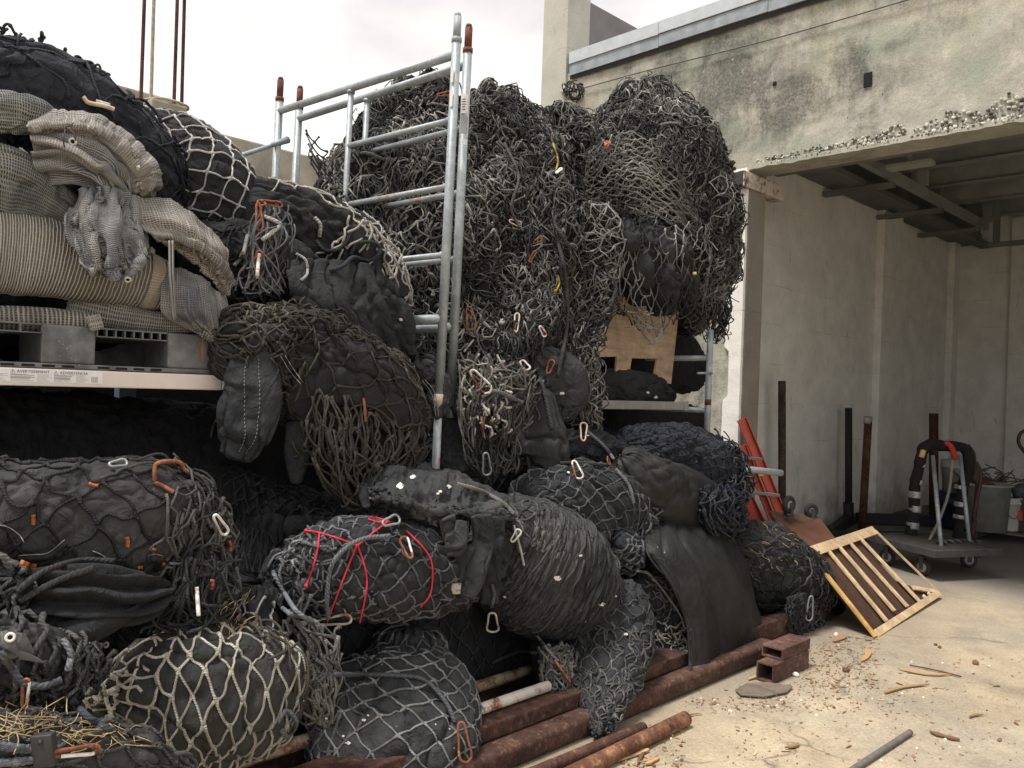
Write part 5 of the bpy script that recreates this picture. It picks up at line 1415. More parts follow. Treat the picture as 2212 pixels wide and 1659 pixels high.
S = patch([[(75, 300, -3.18), (140, 288, -3.15), (215, 300, -3.13), (262, 345, -3.13), (288, 398, -3.15)], [(68, 330, -3.15), (140, 318, -3.11), (205, 335, -3.09), (245, 372, -3.09), (272, 412, -3.12)], [(75, 360, -3.16), (140, 352, -3.12), (195, 365, -3.1), (232, 395, -3.1), (262, 425, -3.13)], [(95, 395, -3.2), (150, 392, -3.17), (195, 400, -3.15), (230, 418, -3.15), (258, 438, -3.18)]], 90, 110)
drape(S, tf, MT4, 'inner_sheet', .006, ((.010, 6, 9, 'fbm', 3),), (3.2, .020, 1, 0))
S = patch([[(64, 290, -3.14), (115, 298, -3.11), (170, 320, -3.08), (210, 346, -3.08), (238, 352, -3.09), (258, 400, -3.12)], [(66, 302, -3.12), (112, 312, -3.09), (165, 334, -3.06), (205, 360, -3.06), (228, 366, -3.07), (246, 408, -3.1)], [(72, 310, -3.16), (112, 324, -3.13), (160, 346, -3.1), (200, 372, -3.1), (222, 380, -3.11), (238, 418, -3.14)]], 30, 90)
drape(S, tf, MT5, 'fold_edge', .007, ((.008, 12, 14, 'fbm', 8),))
S = patch([[(172, 405, -3.1), (235, 400, -3.1), (305, 425, -3.1)], [(150, 480, -3.06), (230, 470, -3.02), (325, 495, -3.06)], [(180, 575, -3.04), (245, 555, -3.0), (325, 545, -3.05)], [(205, 592, -3.05), (262, 604, -3.0), (318, 562, -3.05)]], 80, 80)
fl = thing('mesh_flap', base_of(S), 'grey mesh corner flap with a brass eyelet hanging over the ribbed roll', 'shade mesh', GM_)
drape(S, fl, MT4, 'mesh_cloth', .007, ((.02, 5, 12, 'fbm', 4), (.022, 4, 14, 'crease', 3)), (2.6, .022, 0, .3))
S = patch([[(288, 420, -3.14), (365, 428, -3.13), (440, 482, -3.15), (490, 552, -3.2)], [(298, 470, -3.07), (385, 480, -3.05), (458, 535, -3.07), (503, 596, -3.14)], [(322, 505, -3.05), (400, 512, -3.02), (470, 562, -3.03), (504, 618, -3.12)], [(345, 520, -3.07), (410, 530, -3.05), (465, 582, -3.06), (496, 634, -3.12)], [(400, 545, -3.12), (430, 572, -3.1), (462, 602, -3.11), (478, 632, -3.15)]], 90, 90)
fl2 = thing('mesh_flap', base_of(S), 'brown grey mesh sheet arching over the right end of the pallet load', 'shade mesh', GM_)
drape(S, fl2, MT2, 'mesh_cloth', .008, ((.014, 5, 12, 'fbm', 4), (.012, 3, 9, 'ridge', 5)), (2.4, .010, 1, 0))
S = patch([[(350, 575, -3.18), (405, 585, -3.14), (455, 615, -3.12), (490, 640, -3.16)], [(345, 630, -3.13), (410, 625, -3.07), (468, 648, -3.06), (500, 690, -3.14)], [(350, 680, -3.12), (415, 672, -3.06), (475, 690, -3.05), (502, 735, -3.12)], [(395, 706, -3.13), (440, 705, -3.08), (482, 735, -3.06), (502, 775, -3.11)], [(470, 740, -3.1), (480, 752, -3.07), (491, 778, -3.07), (500, 802, -3.1)]], 90, 80)
drape(S, fl2, mesh_cloth((.40, .385, .36), (.06, .06, .068), (.20, .205, .23), 130.0, 110.0, .9), 'mesh_tail', .008, ((.016, 4, 10, 'fbm', 9), (.014, 2.5, 14, 'ridge', 4)), (2.6, .010, 0, .4))
g = tube(crom([P(366, 520, X=-3.03), P(368, 600, X=-3.0), P(376, 690, X=-3.02)], 20), .0045, None, 6); tube(crom([P(373, 520, X=-3.03), P(374, 600, X=-3.0), P(379, 690, X=-3.02)], 20), .0045, None, 6, g=g)
solo(g, 'tie_cord', rope((.25, .25, .24), (.60, .59, .56)), 'pair of pale cords hanging down beside the pallet corner', 'cord')

# ---- third bundle and the gathered ropes
wf = warpf(.03, 3, 12)
S = bolster([(545, 470, -3.5, 82, .8), (640, 495, -3.48, 98, .8), (740, 560, -3.42, 102, .8), (815, 650, -3.38, 80, .8), (845, 730, -3.36, 40, .8)], 90, 96, 2.2, (.6, .5))
b3 = bundle(S, 'black cloth bundle capped with pale frayed net left of the scaffold', FBC,
       [N(.16, .09, mat=RWH, r=.0043, seed=61, reg=(0.1, .8, .10, .36), jit=.12, shade=(.3, .9), warp=wf, slack=.15, drop=.1), N(.09, .06, mat=RLT, r=.0046, seed=62, reg=(.45, .8, .12, .40), jit=.2, shade=(.2, .9), warp=wf, slack=.25, drop=.2)],
       [dict(n=26, mat=RWH, length=(.1, .25), reg=(.4, .8, .2, .45), r=.005, height=.02, shade=(.4, .9), seed=63)],
       wr=((.03, 4, 7, 'fbm', 2), (.03, 4, 9, 'crease', 3), (.010, 14, 16, 'fbm', 5)))
S = patch([[(620, 560, -3.22), (700, 560, -3.2), (790, 570, -3.2), (840, 590, -3.22)], [(630, 640, -3.12), (710, 650, -3.08), (800, 640, -3.1), (868, 640, -3.16)], [(680, 700, -3.12), (750, 715, -3.08), (820, 710, -3.08), (890, 700, -3.14)], [(760, 745, -3.14), (800, 765, -3.12), (850, 775, -3.12), (895, 765, -3.15)]], 90, 90)
drape(S, b3, FBC, 'cloth_drape', .006, ((.018, 4, 8, 'fbm', 12), (.028, 4, 9, 'crease', 14)), (3.3, .020, 0, .7))
S = patch([[(560, 450, -3.2), (590, 440, -3.16), (630, 470, -3.16)], [(530, 540, -3.12), (575, 530, -3.08), (625, 550, -3.1)], [(505, 640, -3.12), (560, 640, -3.08), (610, 640, -3.12)]], 40, 40)
gr_ = thing('net_bundle', base_of(S), 'gathered grey rope ends hanging in a bunch beside the pale net bundle', 'net bundle', GB)
curtain(S, gr_, [N(.16, .03, mat=RGY, r=.0036, seed=64, jit=.14, shade=(.2, .95), slack=.14, warp=warpf(.03, 5, 3), depthn=.03)], [dict(n=150, mat=RGY, length=(.10, .3), r=.0036, height=.04, shade=(.1, .9), seed=65, gravity=.9), dict(n=110, mat=RDK, length=(.12, .35), r=.0045, height=.015, shade=(.1, .7), seed=66, gravity=.9)], 'net')

S = bolster([(440, 540, -3.5, 70, .8), (520, 570, -3.42, 90, .8), (600, 600, -3.38, 90, .8), (680, 640, -3.38, 60, .8)], 50, 60)  # dark bundle added to fill a hole onto the bright concrete wall
bundle(S, 'dark filler bundle added behind the gathered rope ends', FBC, (), [dict(n=60, mat=RDK, length=(.1, .35), reg=(.2, .9, .3, .7), r=.005, height=.02, shade=(.1, .8), seed=67, gravity=.9)], wr=FWD)
# ---- brown net bundle draped over the rack edge
wf = warpf(.035, 2.6, 15)
S = bolster([(500, 745, -3.08, 76, .75), (600, 765, -3.04, 112, .75), (700, 815, -3.0, 132, .75), (795, 880, -2.97, 122, .75), (862, 938, -2.98, 78, .75)], 100, 110, 2.2, (.5, .5))
b4 = bundle(S, 'brownish net bundle slumped over the rack edge with a long hanging fringe', FBC,
       [N(.17, .13, mat=RBR, r=.0043, seed=71, reg=(0, 1, .15, .75), jit=.1, shade=(.2, .8), warp=wf, slack=.1, depthn=.008),
        N(.14, .045, mat=RBR, r=.0045, seed=72, reg=(0, 1, .14, .36), jit=.15, shade=(.2, .9), warp=warpf(.05, 3, 5), slack=.15, depthn=.012),
        N(.12, .06, mat=RBR, r=.0042, seed=73, reg=(0, .38, .2, .7), jit=.12, shade=(.1, .9), warp=warpf(.06, 2.5, 8), slack=.1, depthn=.02, K=5)],
       [dict(n=50, mat=RBR, length=(.06, .2), reg=(0, .42, .2, .6), r=.004, height=.03, shade=(.2, .9), seed=74, gravity=.3)],
       puff=.006, wr=((.022, 5, 8, 'fbm', 2), (.03, 4, 10, 'crease', 3), (.008, 16, 16, 'fbm', 5)))
S = bolster([(545, 775, -2.98, 52, .55), (545, 850, -2.95, 66, .5), (528, 930, -2.94, 60, .45), (508, 985, -2.95, 36, .4)], 70, 70, 2.6, (.3, .25)); S.disp(.016, 7, 4, 'fbm', 3); S.disp(.02, 4, 8, 'crease', 6)
S.geo().build('cloth_flap', FB, b4)
for sgn in (0, 1):   # stitched seam
    g = Geo()
    for k in range(26):
        u = .12 + .74 * k / 26; m = np.stack([np.linspace(u, u + .017, 4) * S.Lu, np.full(4, (.46 + .05 * sgn + .02 * math.sin(u * 6)) * S.Lv)], -1); p, n_, _ = S.sample(m); g.tubes((p + n_ * .002)[None], .0015, 4)
    g.build('seam', plain((.22, .215, .205), .9), b4)
S = bolster([(640, 925, -2.95, 22, .5), (642, 985, -2.93, 26, .5), (640, 1035, -2.93, 14, .5)], 40, 40); S.disp(.01, 9, 9, 'fbm', 3); S.geo().build('cloth_flap', FB, b4)
S = patch([[(640, 830, -2.88), (740, 850, -2.82), (840, 880, -2.82), (912, 900, -2.88)], [(650, 940, -2.84), (750, 960, -2.78), (840, 970, -2.78), (918, 960, -2.86)], [(680, 1030, -2.84), (760, 1050, -2.78), (840, 1030, -2.78), (905, 1005, -2.86)], [(740, 1090, -2.84), (785, 1105, -2.8), (845, 1060, -2.8), (895, 1020, -2.86)]], 60, 60)
curtain(S, b4, [N(.17, .04, mat=RBR, r=.0047, seed=75, jit=.12, shade=(.2, .85), slack=.1, warp=warpf(.035, 4, 2), depthn=.02, sag=.0), N(.15, .05, mat=RBR, r=.0045, seed=76, reg=(0, .93, 0, 1), jit=.18, shade=(.1, .8), slack=.18, warp=warpf(.05, 3, 9), depthn=.03, off=(.02, .01)), N(.2, .11, mat=RBR, r=.0047, seed=77, reg=(0, .8, .45, 1), jit=.1, shade=(.2, .8), warp=warpf(.04, 3, 6), depthn=.02)],
        [dict(n=50, mat=RBR, length=(.15, .35), r=.0045, height=.03, shade=(.1, .8), seed=78, gravity=.9)])
S2 = patch([[(620, 850, -2.97), (700, 860, -2.95), (760, 900, -2.93)], [(625, 930, -2.95), (700, 950, -2.9), (745, 980, -2.9)], [(630, 1000, -2.93), (680, 1010, -2.9), (720, 1010, -2.9)]], 40, 40)
curtain(S2, b4, [N(.13, .05, mat=RBR, r=.0045, seed=79, jit=.2, shade=(.1, .8), slack=.3, loose=.3, warp=warpf(.03, 3, 9), depthn=.02)], [dict(n=50, mat=RBR, length=(.08, .22), r=.0045, height=.03, shade=(.1, .8), seed=80, curl=12)])
S = bolster([(790, 945, -2.98, 86, .5), (855, 972, -2.98, 74, .5), (895, 990, -3.0, 34, .5)], 40, 50); S.disp(.02, 5, 8, 'crease', 6); S.geo().build('cloth_flap', FB, b4)

# ---- the two tall heaps behind the scaffold
def heap(S, label, seed, n_t, scale=1.0, core=FDK, light=RHV, dens=1.0, reg=(0, 1, .08, .92), lump=.085, big=True):
    S.disp(lump, 2.2, 2.8, 'fbm', seed); S.disp(lump * 1.5, .8, 3.8, 'ridge', seed + 2); S.disp(lump * .5, 6, 6, 'ridge', seed + 4); S.disp(.016, 15, 15, 'fbm', seed + 4)
    nets_ = [N(.12, .060, mat=light, r=.0036, seed=seed + 1, jit=.12, shade=(.05, .95), slack=.10, warp=warpf(.06, 2.2, seed), depthn=.03, loose=.05, reg=reg, K=5, knot=1.1),
             N(.115, .042, mat=light, r=.0034, seed=seed + 2, jit=.14, shade=(.0, 1.), slack=.12, warp=warpf(.07, 2.6, seed + 3), depthn=.045, loose=.06, off=(.03, .02), reg=reg, K=5, knot=1.1),
             N(.14, .034, mat=RD, r=.0038, seed=seed + 3, jit=.14, shade=(.0, .95), slack=.10, warp=warpf(.08, 2.0, seed + 5), depthn=.03, loose=.06, off=(.05, .01), reg=reg, K=5, knot=1.1),
             N(.13, .05, mat=light, r=.0034, seed=seed + 4, jit=.14, shade=(.0, .8), slack=.12, warp=warpf(.10, 3.0, seed + 9), depthn=.05, drop=.25, off=(.01, .04), reg=reg, K=5, knot=1.1),
             N(.11, .075, mat=light, r=.0036, seed=seed + 5, jit=.10, shade=(.1, 1.), slack=.08, warp=warpf(.08, 1.6, seed + 12), depthn=.06, drop=.3, off=(.02, .01), reg=reg, K=5, knot=1.1, lift=4)]
    tg = [dict(n=int(n_t * .45), mat=light, length=(.08, .26), r=.0035, height=.05, shade=(.0, 1.), seed=seed + 6, gravity=.9, curl=8, reg=reg),
          dict(n=int(n_t * .5), mat=RD, length=(.12, .45), r=.0042, height=.05, shade=(.0, .9), seed=seed + 7, gravity=.95, curl=4, reg=reg)]
    if big: tg.append(dict(n=int(n_t * .03), mat=RD, length=(.25, .7), r=.0095, height=.05, shade=(.1, .8), seed=seed + 8, gravity=.75, curl=6, K=22, sides=7, reg=reg))
    return bundle(S, label, core, nets_, tg, GH, KHEAP, 'net heap', part='core')
S = bolster([(905, 235, -4.15, 62, .8), (900, 300, -4.12, 96, .8), (885, 400, -4.05, 138, .8), (895, 540, -3.95, 160, .8), (925, 690, -3.85, 150, .8), (955, 820, -3.75, 125, .8), (960, 930, -3.65, 80, .8)], 100, 120, 2.3, (.6, .4))
heap(S, 'tall heap of charcoal netting seen through the rungs of the scaffold', 100, 900)
S = bolster([(1062, 250, -3.95, 50, .9), (1085, 330, -3.85, 98, .8), (1105, 450, -3.75, 132, .75), (1112, 590, -3.65, 135, .7), (1105, 720, -3.55, 130, .65), (1090, 850, -3.45, 105, .6), (1072, 960, -3.4, 62, .55)], 110, 120, 2.3, (.7, .3))
h5 = heap(S, 'tall tangled heap of black rope netting right of the scaffold posts', 120, 1150)
# hanging curtain low on that heap
S = patch([[(985, 760, -3.12), (1050, 760, -3.05), (1110, 780, -3.05), (1170, 800, -3.1)], [(985, 860, -3.1), (1050, 860, -3.0), (1100, 870, -3.0), (1160, 870, -3.08)], [(1000, 960, -3.08), (1050, 960, -3.0), (1090, 960, -3.0), (1120, 950, -3.06)], [(1005, 1030, -3.08), (1050, 1040, -3.02), (1085, 1040, -3.02), (1110, 1020, -3.06)]], 50, 50)
curtain(S, h5, [N(.17, .04, mat=RHV, r=.0040, seed=141, jit=.14, shade=(.1, .9), slack=.15, warp=warpf(.04, 4, 3), depthn=.03), N(.15, .05, mat=RD, r=.0042, seed=142, jit=.2, shade=(.1, .9), slack=.2, warp=warpf(.05, 3, 4), depthn=.04, reg=(0, .95, 0, 1))], [dict(n=130, mat=RHV, length=(.1, .3), r=.0046, height=.04, shade=(.2, 1.), seed=143, reg=(0, .5, 0, 1)), dict(n=10, mat=RD, length=(.25, .45), r=.010, height=.04, shade=(.3, .8), seed=144, gravity=.9, sides=7), dict(n=46, mat=RWH, length=(.03, .12), r=.0055, height=.05, shade=(.0, .8), seed=145, reg=(0, .55, .05, .6), K=8, curl=18)])
# ---- right heap hanging in front of the lintel
S = bolster([(1395, 235, -3.72, 62, .8), (1400, 310, -3.68, 132, .7), (1410, 420, -3.62, 160, .65), (1430, 530, -3.56, 150, .62), (1450, 620, -3.5, 118, .6), (1462, 680, -3.48, 62, .6)], 110, 130, 2.3, (.75, .4))
h6 = heap(S, 'largest round heap of net hanging from the lintel above the plywood', 160, 620, core=fabric((.02, .021, .023), (.06, .06, .06), .0, .4), reg=(0, 1, .1, .9), lump=.05)
# net curtain over the bunched cloth and ragged lower edge
S = patch([[(1330, 470, -3.14), (1400, 470, -3.1), (1480, 480, -3.1), (1550, 470, -3.2), (1588, 450, -3.35)], [(1325, 560, -3.12), (1400, 570, -3.05), (1480, 570, -3.05), (1550, 560, -3.15), (1590, 560, -3.3)], [(1320, 650, -3.14), (1400, 660, -3.06), (1470, 660, -3.06), (1540, 650, -3.15), (1575, 650, -3.3)], [(1345, 665, -3.16), (1400, 745, -3.1), (1455, 700, -3.1), (1530, 742, -3.18), (1560, 730, -3.3)]], 60, 60)
curtain(S, h6, [N(.15, .11, mat=RHV, r=.0040, seed=181, jit=.10, shade=(.1, .9), slack=.12, warp=warpf(.05, 3, 3), depthn=.04, reg=(0, .98, 0, 1)), N(.14, .06, mat=RD, r=.0040, seed=182, jit=.14, shade=(.1, .9), slack=.14, warp=warpf(.05, 3, 6), depthn=.05, off=(.04, .02), drop=.1, reg=(0, 1, .62, 1))], [dict(n=40, mat=RHV, length=(.1, .3), r=.0042, height=.05, shade=(.1, .9), seed=183, gravity=.8, reg=(.6, 1, 0, 1)), dict(n=120, mat=RHV, length=(.08, .25), r=.004, height=.06, shade=(.0, 1.), seed=184, gravity=.8, reg=(0, 1, .66, 1))])
# swagged smoother net on the face of the heap
S = patch([[(1265, 330, -3.3), (1320, 290, -3.25), (1400, 290, -3.22), (1470, 330, -3.25)], [(1255, 400, -3.26), (1340, 380, -3.18), (1440, 400, -3.16), (1510, 440, -3.2)], [(1290, 470, -3.22), (1380, 470, -3.14), (1480, 500, -3.14), (1545, 560, -3.22)]], 50, 60)
curtain(S, h6, [N(.10, .14, mat=RHV, r=.0040, seed=186, jit=.08, shade=(.3, .95), slack=.08, warp=warpf(.05, 2.5, 3), depthn=.02), N(.05, .17, mat=RHV, r=.0040, seed=187, jit=.12, shade=(.2, .9), slack=.1, warp=warpf(.06, 2.5, 8), depthn=.03, off=(.02, .03))])
for k, (x, y, r0) in enumerate(((1355, 520, 26), (1395, 530, 28), (1432, 545, 28), (1470, 545, 24), (1375, 585, 34), (1425, 605, 38), (1475, 600, 30))):
    S = bolster([(x - 6, y - 40, -3.2, r0 * .7, .8), (x, y, -3.12, r0 * 1.15, .9), (x + 5, y + 55, -3.15, r0 * .9, .8)], 40, 40); S.disp(.03, 8, 8, 'crease', k); S.disp(.015, 9, 9, 'fbm', k); S.geo().build('bunched_cloth', FBC, h6)
S = bolster([(1215, 290, -3.75, 40, .8), (1230, 340, -3.7, 66, .8), (1262, 430, -3.6, 70, .8), (1290, 520, -3.5, 45, .8)], 60, 80, 2.3, (.8, .5))
heap(S, 'smaller sloping heap of net joining the round heap to the middle one', 190, 420)
# dangling column of net left of the plywood
S = bolster([(1262, 480, -3.3, 52, .6), (1278, 560, -3.28, 60, .6), (1266, 650, -3.24, 46, .6), (1246, 740, -3.2, 32, .6), (1252, 830, -3.16, 28, .6), (1262, 925, -3.12, 18, .6)], 80, 70, 2.2, (.5, .3))
heap(S, 'narrow column of pale frayed net hanging left of the plywood sheet', 210, 330, lump=.03, big=False)
# net on the corner behind the far post
S = patch([[(655, 270, -4.9), (665, 285, -4.9), (700, 300, -4.85)], [(665, 330, -4.85), (690, 345, -4.8), (735, 350, -4.75)], [(690, 400, -4.8), (720, 410, -4.75), (760, 430, -4.7)]], 30, 30)
cn = thing('net_heap', base_of(S), 'thin black net strung from the far scaffold post over the concrete wall', 'net heap', GH)
curtain(S, cn, [N(.13, .09, mat=RDK, r=.005, seed=221, jit=.06, shade=(.2, .8), warp=warpf(.04, 3, 3)), N(.11, .05, mat=RDK, r=.005, seed=222, reg=(.3, 1, 0, 1), jit=.1, shade=(.1, .7), off=(.02, .03))], name='net')
S = bolster([(700, 400, -4.75, 22, .5), (740, 440, -4.7, 40, .5), (770, 520, -4.6, 50, .6)], 40, 40); S.disp(.03, 6, 6, 'fbm', 3)
g = Geo(); net(g, S, *D(.1, .06), r=.005, jit=.15, seed=223, shade=(.1, .7)); g.build('net', RDK, cn); S.geo().build('core', FDK, cn)

# ---- cloths and small bundles under the middle heap
def cloth_bolster(pts, label, fab=FB, wr=FWD, e=2.3, cap=(.5, .5), nets=(), tg=(), name='tarp_bundle', cat='tarp bundle', nu=80, nv=80):
    return bundle(bolster(pts, nu, nv, e, cap), label, fab, nets, tg, 'black tarps in the pile', name, cat, wr=wr)
cloth_bolster([(1165, 780, -3.22, 40, .6), (1195, 810, -3.18, 62, .6), (1215, 850, -3.16, 60, .6), (1205, 890, -3.16, 34, .6)], 'rounded dusty grey tarp lump under the tangled middle heap', FBS, ((.012, 6, 6, 'fbm', 3), (.014, 5, 9, 'crease', 4)))
cloth_bolster([(1150, 870, -3.12, 50, .5), (1165, 930, -3.06, 56, .45), (1175, 985, -3.02, 58, .4), (1165, 1020, -3.02, 30, .3)], 'smooth black tarp tongue hanging beside the net fringe', FBT, ((.015, 5, 5, 'fbm', 8), (.02, 3, 6, 'crease', 4)), 2.8)
cloth_bolster([(975, 860, -3.2, 30, .5), (990, 940, -3.16, 52, .5), (1010, 1010, -3.12, 60, .5), (1020, 1050, -3.1, 40, .5)], 'black cloth bag behind the leg of the scaffold', FB)
cloth_bolster([(920, 790, -3.2, 26, .6), (945, 830, -3.16, 34, .6), (950, 890, -3.14, 24, .6)], 'small dusty bag end beside the scaffold post collar', FBS)
cloth_bolster([(1270, 848, -3.42, 30, .7), (1340, 838, -3.38, 42, .7), (1410, 848, -3.36, 34, .7), (1450, 862, -3.36, 14, .7)], 'flat black bundle lying on the scaffold plank below the plywood', FBC)
cloth_bolster([(1230, 960, -3.1, 30, .6), (1290, 965, -3.05, 36, .6), (1350, 985, -3.02, 24, .6)], 'crumpled dark tarp with a curled pale edge below the plank', FB)

S = bolster([(1250, 760, -3.95, 70, .7), (1340, 750, -3.9, 85, .7), (1430, 770, -3.9, 80, .7), (1490, 800, -3.9, 50, .7)], 40, 50)  # two dark fillers added to black out the bright wall behind
bundle(S, 'dark filler bundle added behind the plywood sheet', FDK, wr=FWD)
S = bolster([(1290, 905, -3.9, 40, .7), (1400, 905, -3.9, 45, .7), (1500, 915, -3.9, 40, .7)], 40, 50)
bundle(S, 'dark filler bundle added under the scaffold plank', FDK, wr=FWD)
# ---- right stack
wf = warpf(.03, 3, 31)
S = bolster([(1372, 968, -3.0, 42, .9), (1435, 985, -2.95, 70, .9), (1500, 1018, -2.92, 84, .9), (1545, 1058, -2.9, 68, .9)], 80, 90, 2.2, (.8, .5))
b9 = bundle(S, 'navy black net bundle lying topmost at the right end of the pile', FBN,
       [N(.15, .085, mat=RNV, r=.0044, seed=231, reg=(0, .9, .1, .7), jit=.07, shade=(.2, .8), warp=wf, sag=.1)],
       [dict(n=160, mat=RNV, length=(.1, .3), reg=(.62, 1, .2, .75), r=.005, height=.05, shade=(.0, .8), seed=232, gravity=.6, curl=10)], puff=.016, wr=FW)
S = patch([[(1490, 1055, -2.64), (1550, 1045, -2.6), (1592, 1045, -2.68)], [(1500, 1105, -2.6), (1555, 1108, -2.55), (1605, 1100, -2.62)], [(1535, 1160, -2.58), (1575, 1165, -2.54), (1610, 1150, -2.6)]], 40, 40)
curtain(S, b9, [N(.12, .05, mat=RNV, r=.005, seed=233, jit=.22, shade=(.0, .9), slack=.3, loose=.3, warp=warpf(.04, 3, 9), depthn=.05)], [dict(n=120, mat=RNV, length=(.1, .28), r=.005, height=.06, shade=(.0, .8), seed=234, curl=12)])
cloth_bolster([(1352, 1000, -2.84, 42, .7), (1402, 1052, -2.78, 76, .7), (1480, 1088, -2.73, 74, .7), (1562, 1108, -2.73, 48, .7)], 'smooth dark tarp roll between the navy bundle and the large hanging tarp', FBT, ((.02, 2.5, 3, 'fbm', 9), (.016, 2, 6, 'crease', 2)))
wf = warpf(.03, 3, 33)
S = bolster([(1150, 1090, -2.98, 62, .9), (1220, 1085, -2.95, 86, .9), (1300, 1100, -2.92, 92, .9), (1345, 1140, -2.9, 78, .9)], 80, 90, 2.2, (.6, .5))
bundle(S, 'black bundle in blue grey diamond net under the middle fringe', FB,
       [N(.165, .105, mat=RGY, r=.0042, seed=241, reg=(0, 1, .1, .74), jit=.06, shade=(.1, .7), warp=wf, sag=.1)],
       [dict(n=40, mat=RGY, length=(.1, .3), reg=(.75, 1, .3, .75), r=.006, height=.03, shade=(.0, .6), seed=242)], puff=.009, wr=FW)
S = bolster([(1345, 1165, -2.72, 30, .8), (1360, 1195, -2.7, 36, .8), (1362, 1218, -2.7, 22, .8)], 40, 40); 
bundle(S, 'small lump of purple grey netting at the corner of the blue grey net bundle', FBN, [N(.10, .06, mat=RGY, r=.006, seed=243, jit=.15, shade=(.0, .6), slack=.2)], [dict(n=40, mat=RNV, length=(.08, .2), r=.006, height=.02, seed=244)], wr=FW)
# bundle 12, far right low
wf = warpf(.05, 2.4, 35)
S = bolster([(1575, 1195, -2.78, 72, .9), (1635, 1228, -2.74, 98, .9), (1695, 1268, -2.72, 98, .9), (1728, 1308, -2.7, 60, .9)], 80, 90, 2.3, (.5, .5))
b12 = bundle(S, 'dark net bundle with straw bits at the right end beside the slatted panel', fabric((.02, .021, .023), (.07, .07, .07), .01, .5),
       [N(.22, .09, mat=RDK, r=.0046, seed=251, reg=(0, 1, .1, .8), jit=.12, shade=(.2, .9), warp=wf, slack=.14, sag=.2), N(.15, .07, mat=RDK, r=.0044, seed=252, reg=(.4, 1, .2, .85), jit=.2, shade=(.1, .8), slack=.25, warp=warpf(.05, 3, 4), depthn=.02, drop=.2)],
       [dict(n=70, mat=RDK, length=(.1, .35), reg=(.4, 1, .35, .8), r=.0055, height=.03, shade=(.1, .9), seed=253, gravity=.9)], puff=.008, wr=FW)
S = patch([[(1700, 1290, -2.42), (1745, 1280, -2.42), (1782, 1290, -2.5)], [(1700, 1335, -2.4), (1745, 1335, -2.4), (1785, 1335, -2.48)], [(1710, 1368, -2.4), (1745, 1372, -2.4), (1780, 1368, -2.47)]], 40, 40)
drape(S, b12, FB, 'cloth_end', .008, FW); curtain(S, b12, [N(.12, .06, mat=RDK, r=.005, seed=254, jit=.15, shade=(.1, .8), slack=.2, depthn=.02)])
# big hanging tarp
S = patch([[(1385, 1140, -2.72), (1460, 1122, -2.68), (1530, 1125, -2.66), (1590, 1165, -2.7)], [(1405, 1195, -2.55), (1480, 1180, -2.5), (1555, 1185, -2.5), (1615, 1215, -2.56)], [(1452, 1260, -2.46), (1520, 1250, -2.42), (1590, 1255, -2.42), (1640, 1285, -2.48)], [(1484, 1340, -2.42), (1535, 1330, -2.39), (1600, 1330, -2.39), (1655, 1345, -2.42)], [(1492, 1455, -2.38), (1545, 1450, -2.36), (1605, 1425, -2.37), (1660, 1392, -2.39)]], 100, 90)
tp = thing('tarp', base_of(S), 'large smooth black tarp hanging to the rusty beam at the right', 'tarp', 'black tarps in the pile')
drape(S, tp, FBT, 'sheet', .008, ((.035, 1.5, 2.2, 'fbm', 2), (.016, 1.0, 3.2, 'crease', 3), (.003, 12, 12, 'fbm', 4)), (.8, .012, 0, .8))
# low middle net drops
wf = warpf(.03, 4, 37)
S = bolster([(1335, 1275, -2.66, 56, .8), (1325, 1345, -2.6, 84, .7), (1312, 1415, -2.52, 84, .6), (1301, 1485, -2.42, 62, .5), (1293, 1545, -2.33, 32, .45), (1289, 1585, -2.27, 8, .4)], 80, 80, 2.2, (.3, .5))
b16 = bundle(S, 'drooping black bundle in net that hangs to a point over the rusty beam', FB,
       [N(.125, .09, mat=RG2, r=.0037, seed=261, reg=(.05, 1, .15, .85), jit=.08, shade=(.2, .85), warp=wf, sag=.25, slack=.12), N(.16, .06, mat=RD, r=.0037, seed=262, reg=(.3, 1, .2, .8), jit=.15, shade=(.2, .9), sag=.2, slack=.2, depthn=.015, warp=warpf(.03, 4, 4))], puff=.012, wr=FW)
S = patch([[(1160, 1395, -2.62), (1200, 1385, -2.58), (1245, 1400, -2.58)], [(1160, 1450, -2.58), (1200, 1455, -2.54), (1245, 1460, -2.54)], [(1165, 1520, -2.56), (1205, 1535, -2.52), (1250, 1530, -2.52)]], 40, 40)
dn = thing('net_bundle', base_of(S), 'frayed grey brown net bunch in front of the white pipe ends', 'net bundle', GB)
curtain(S, dn, [N(.10, .05, mat=RHV, r=.005, seed=263, jit=.2, shade=(.2, 1.), slack=.3, loose=.2, depthn=.03), N(.10, .04, mat=RD, r=.005, seed=264, jit=.2, shade=(.0, .9), slack=.3, depthn=.02, off=(.02, .02))], [dict(n=90, mat=RHV, length=(.08, .22), r=.005, height=.035, shade=(.1, 1.), seed=265, curl=14), dict(n=70, mat=RD, length=(.08, .22), r=.0055, height=.01, shade=(.0, .7), seed=266, curl=14)], 'net')
S = bolster([(1180, 1400, -2.72, 40, .5), (1205, 1460, -2.66, 50, .4), (1210, 1515, -2.62, 30, .4)], 30, 30); S.disp(.02, 7, 7, 'fbm', 2); S.geo().build('core', FDK, dn)
S = bolster([(1375, 1265, -2.74, 48, .8), (1420, 1310, -2.68, 68, .8), (1440, 1370, -2.62, 58, .8), (1438, 1415, -2.58, 34, .8)], 60, 70, 2.2, (.5, .5))
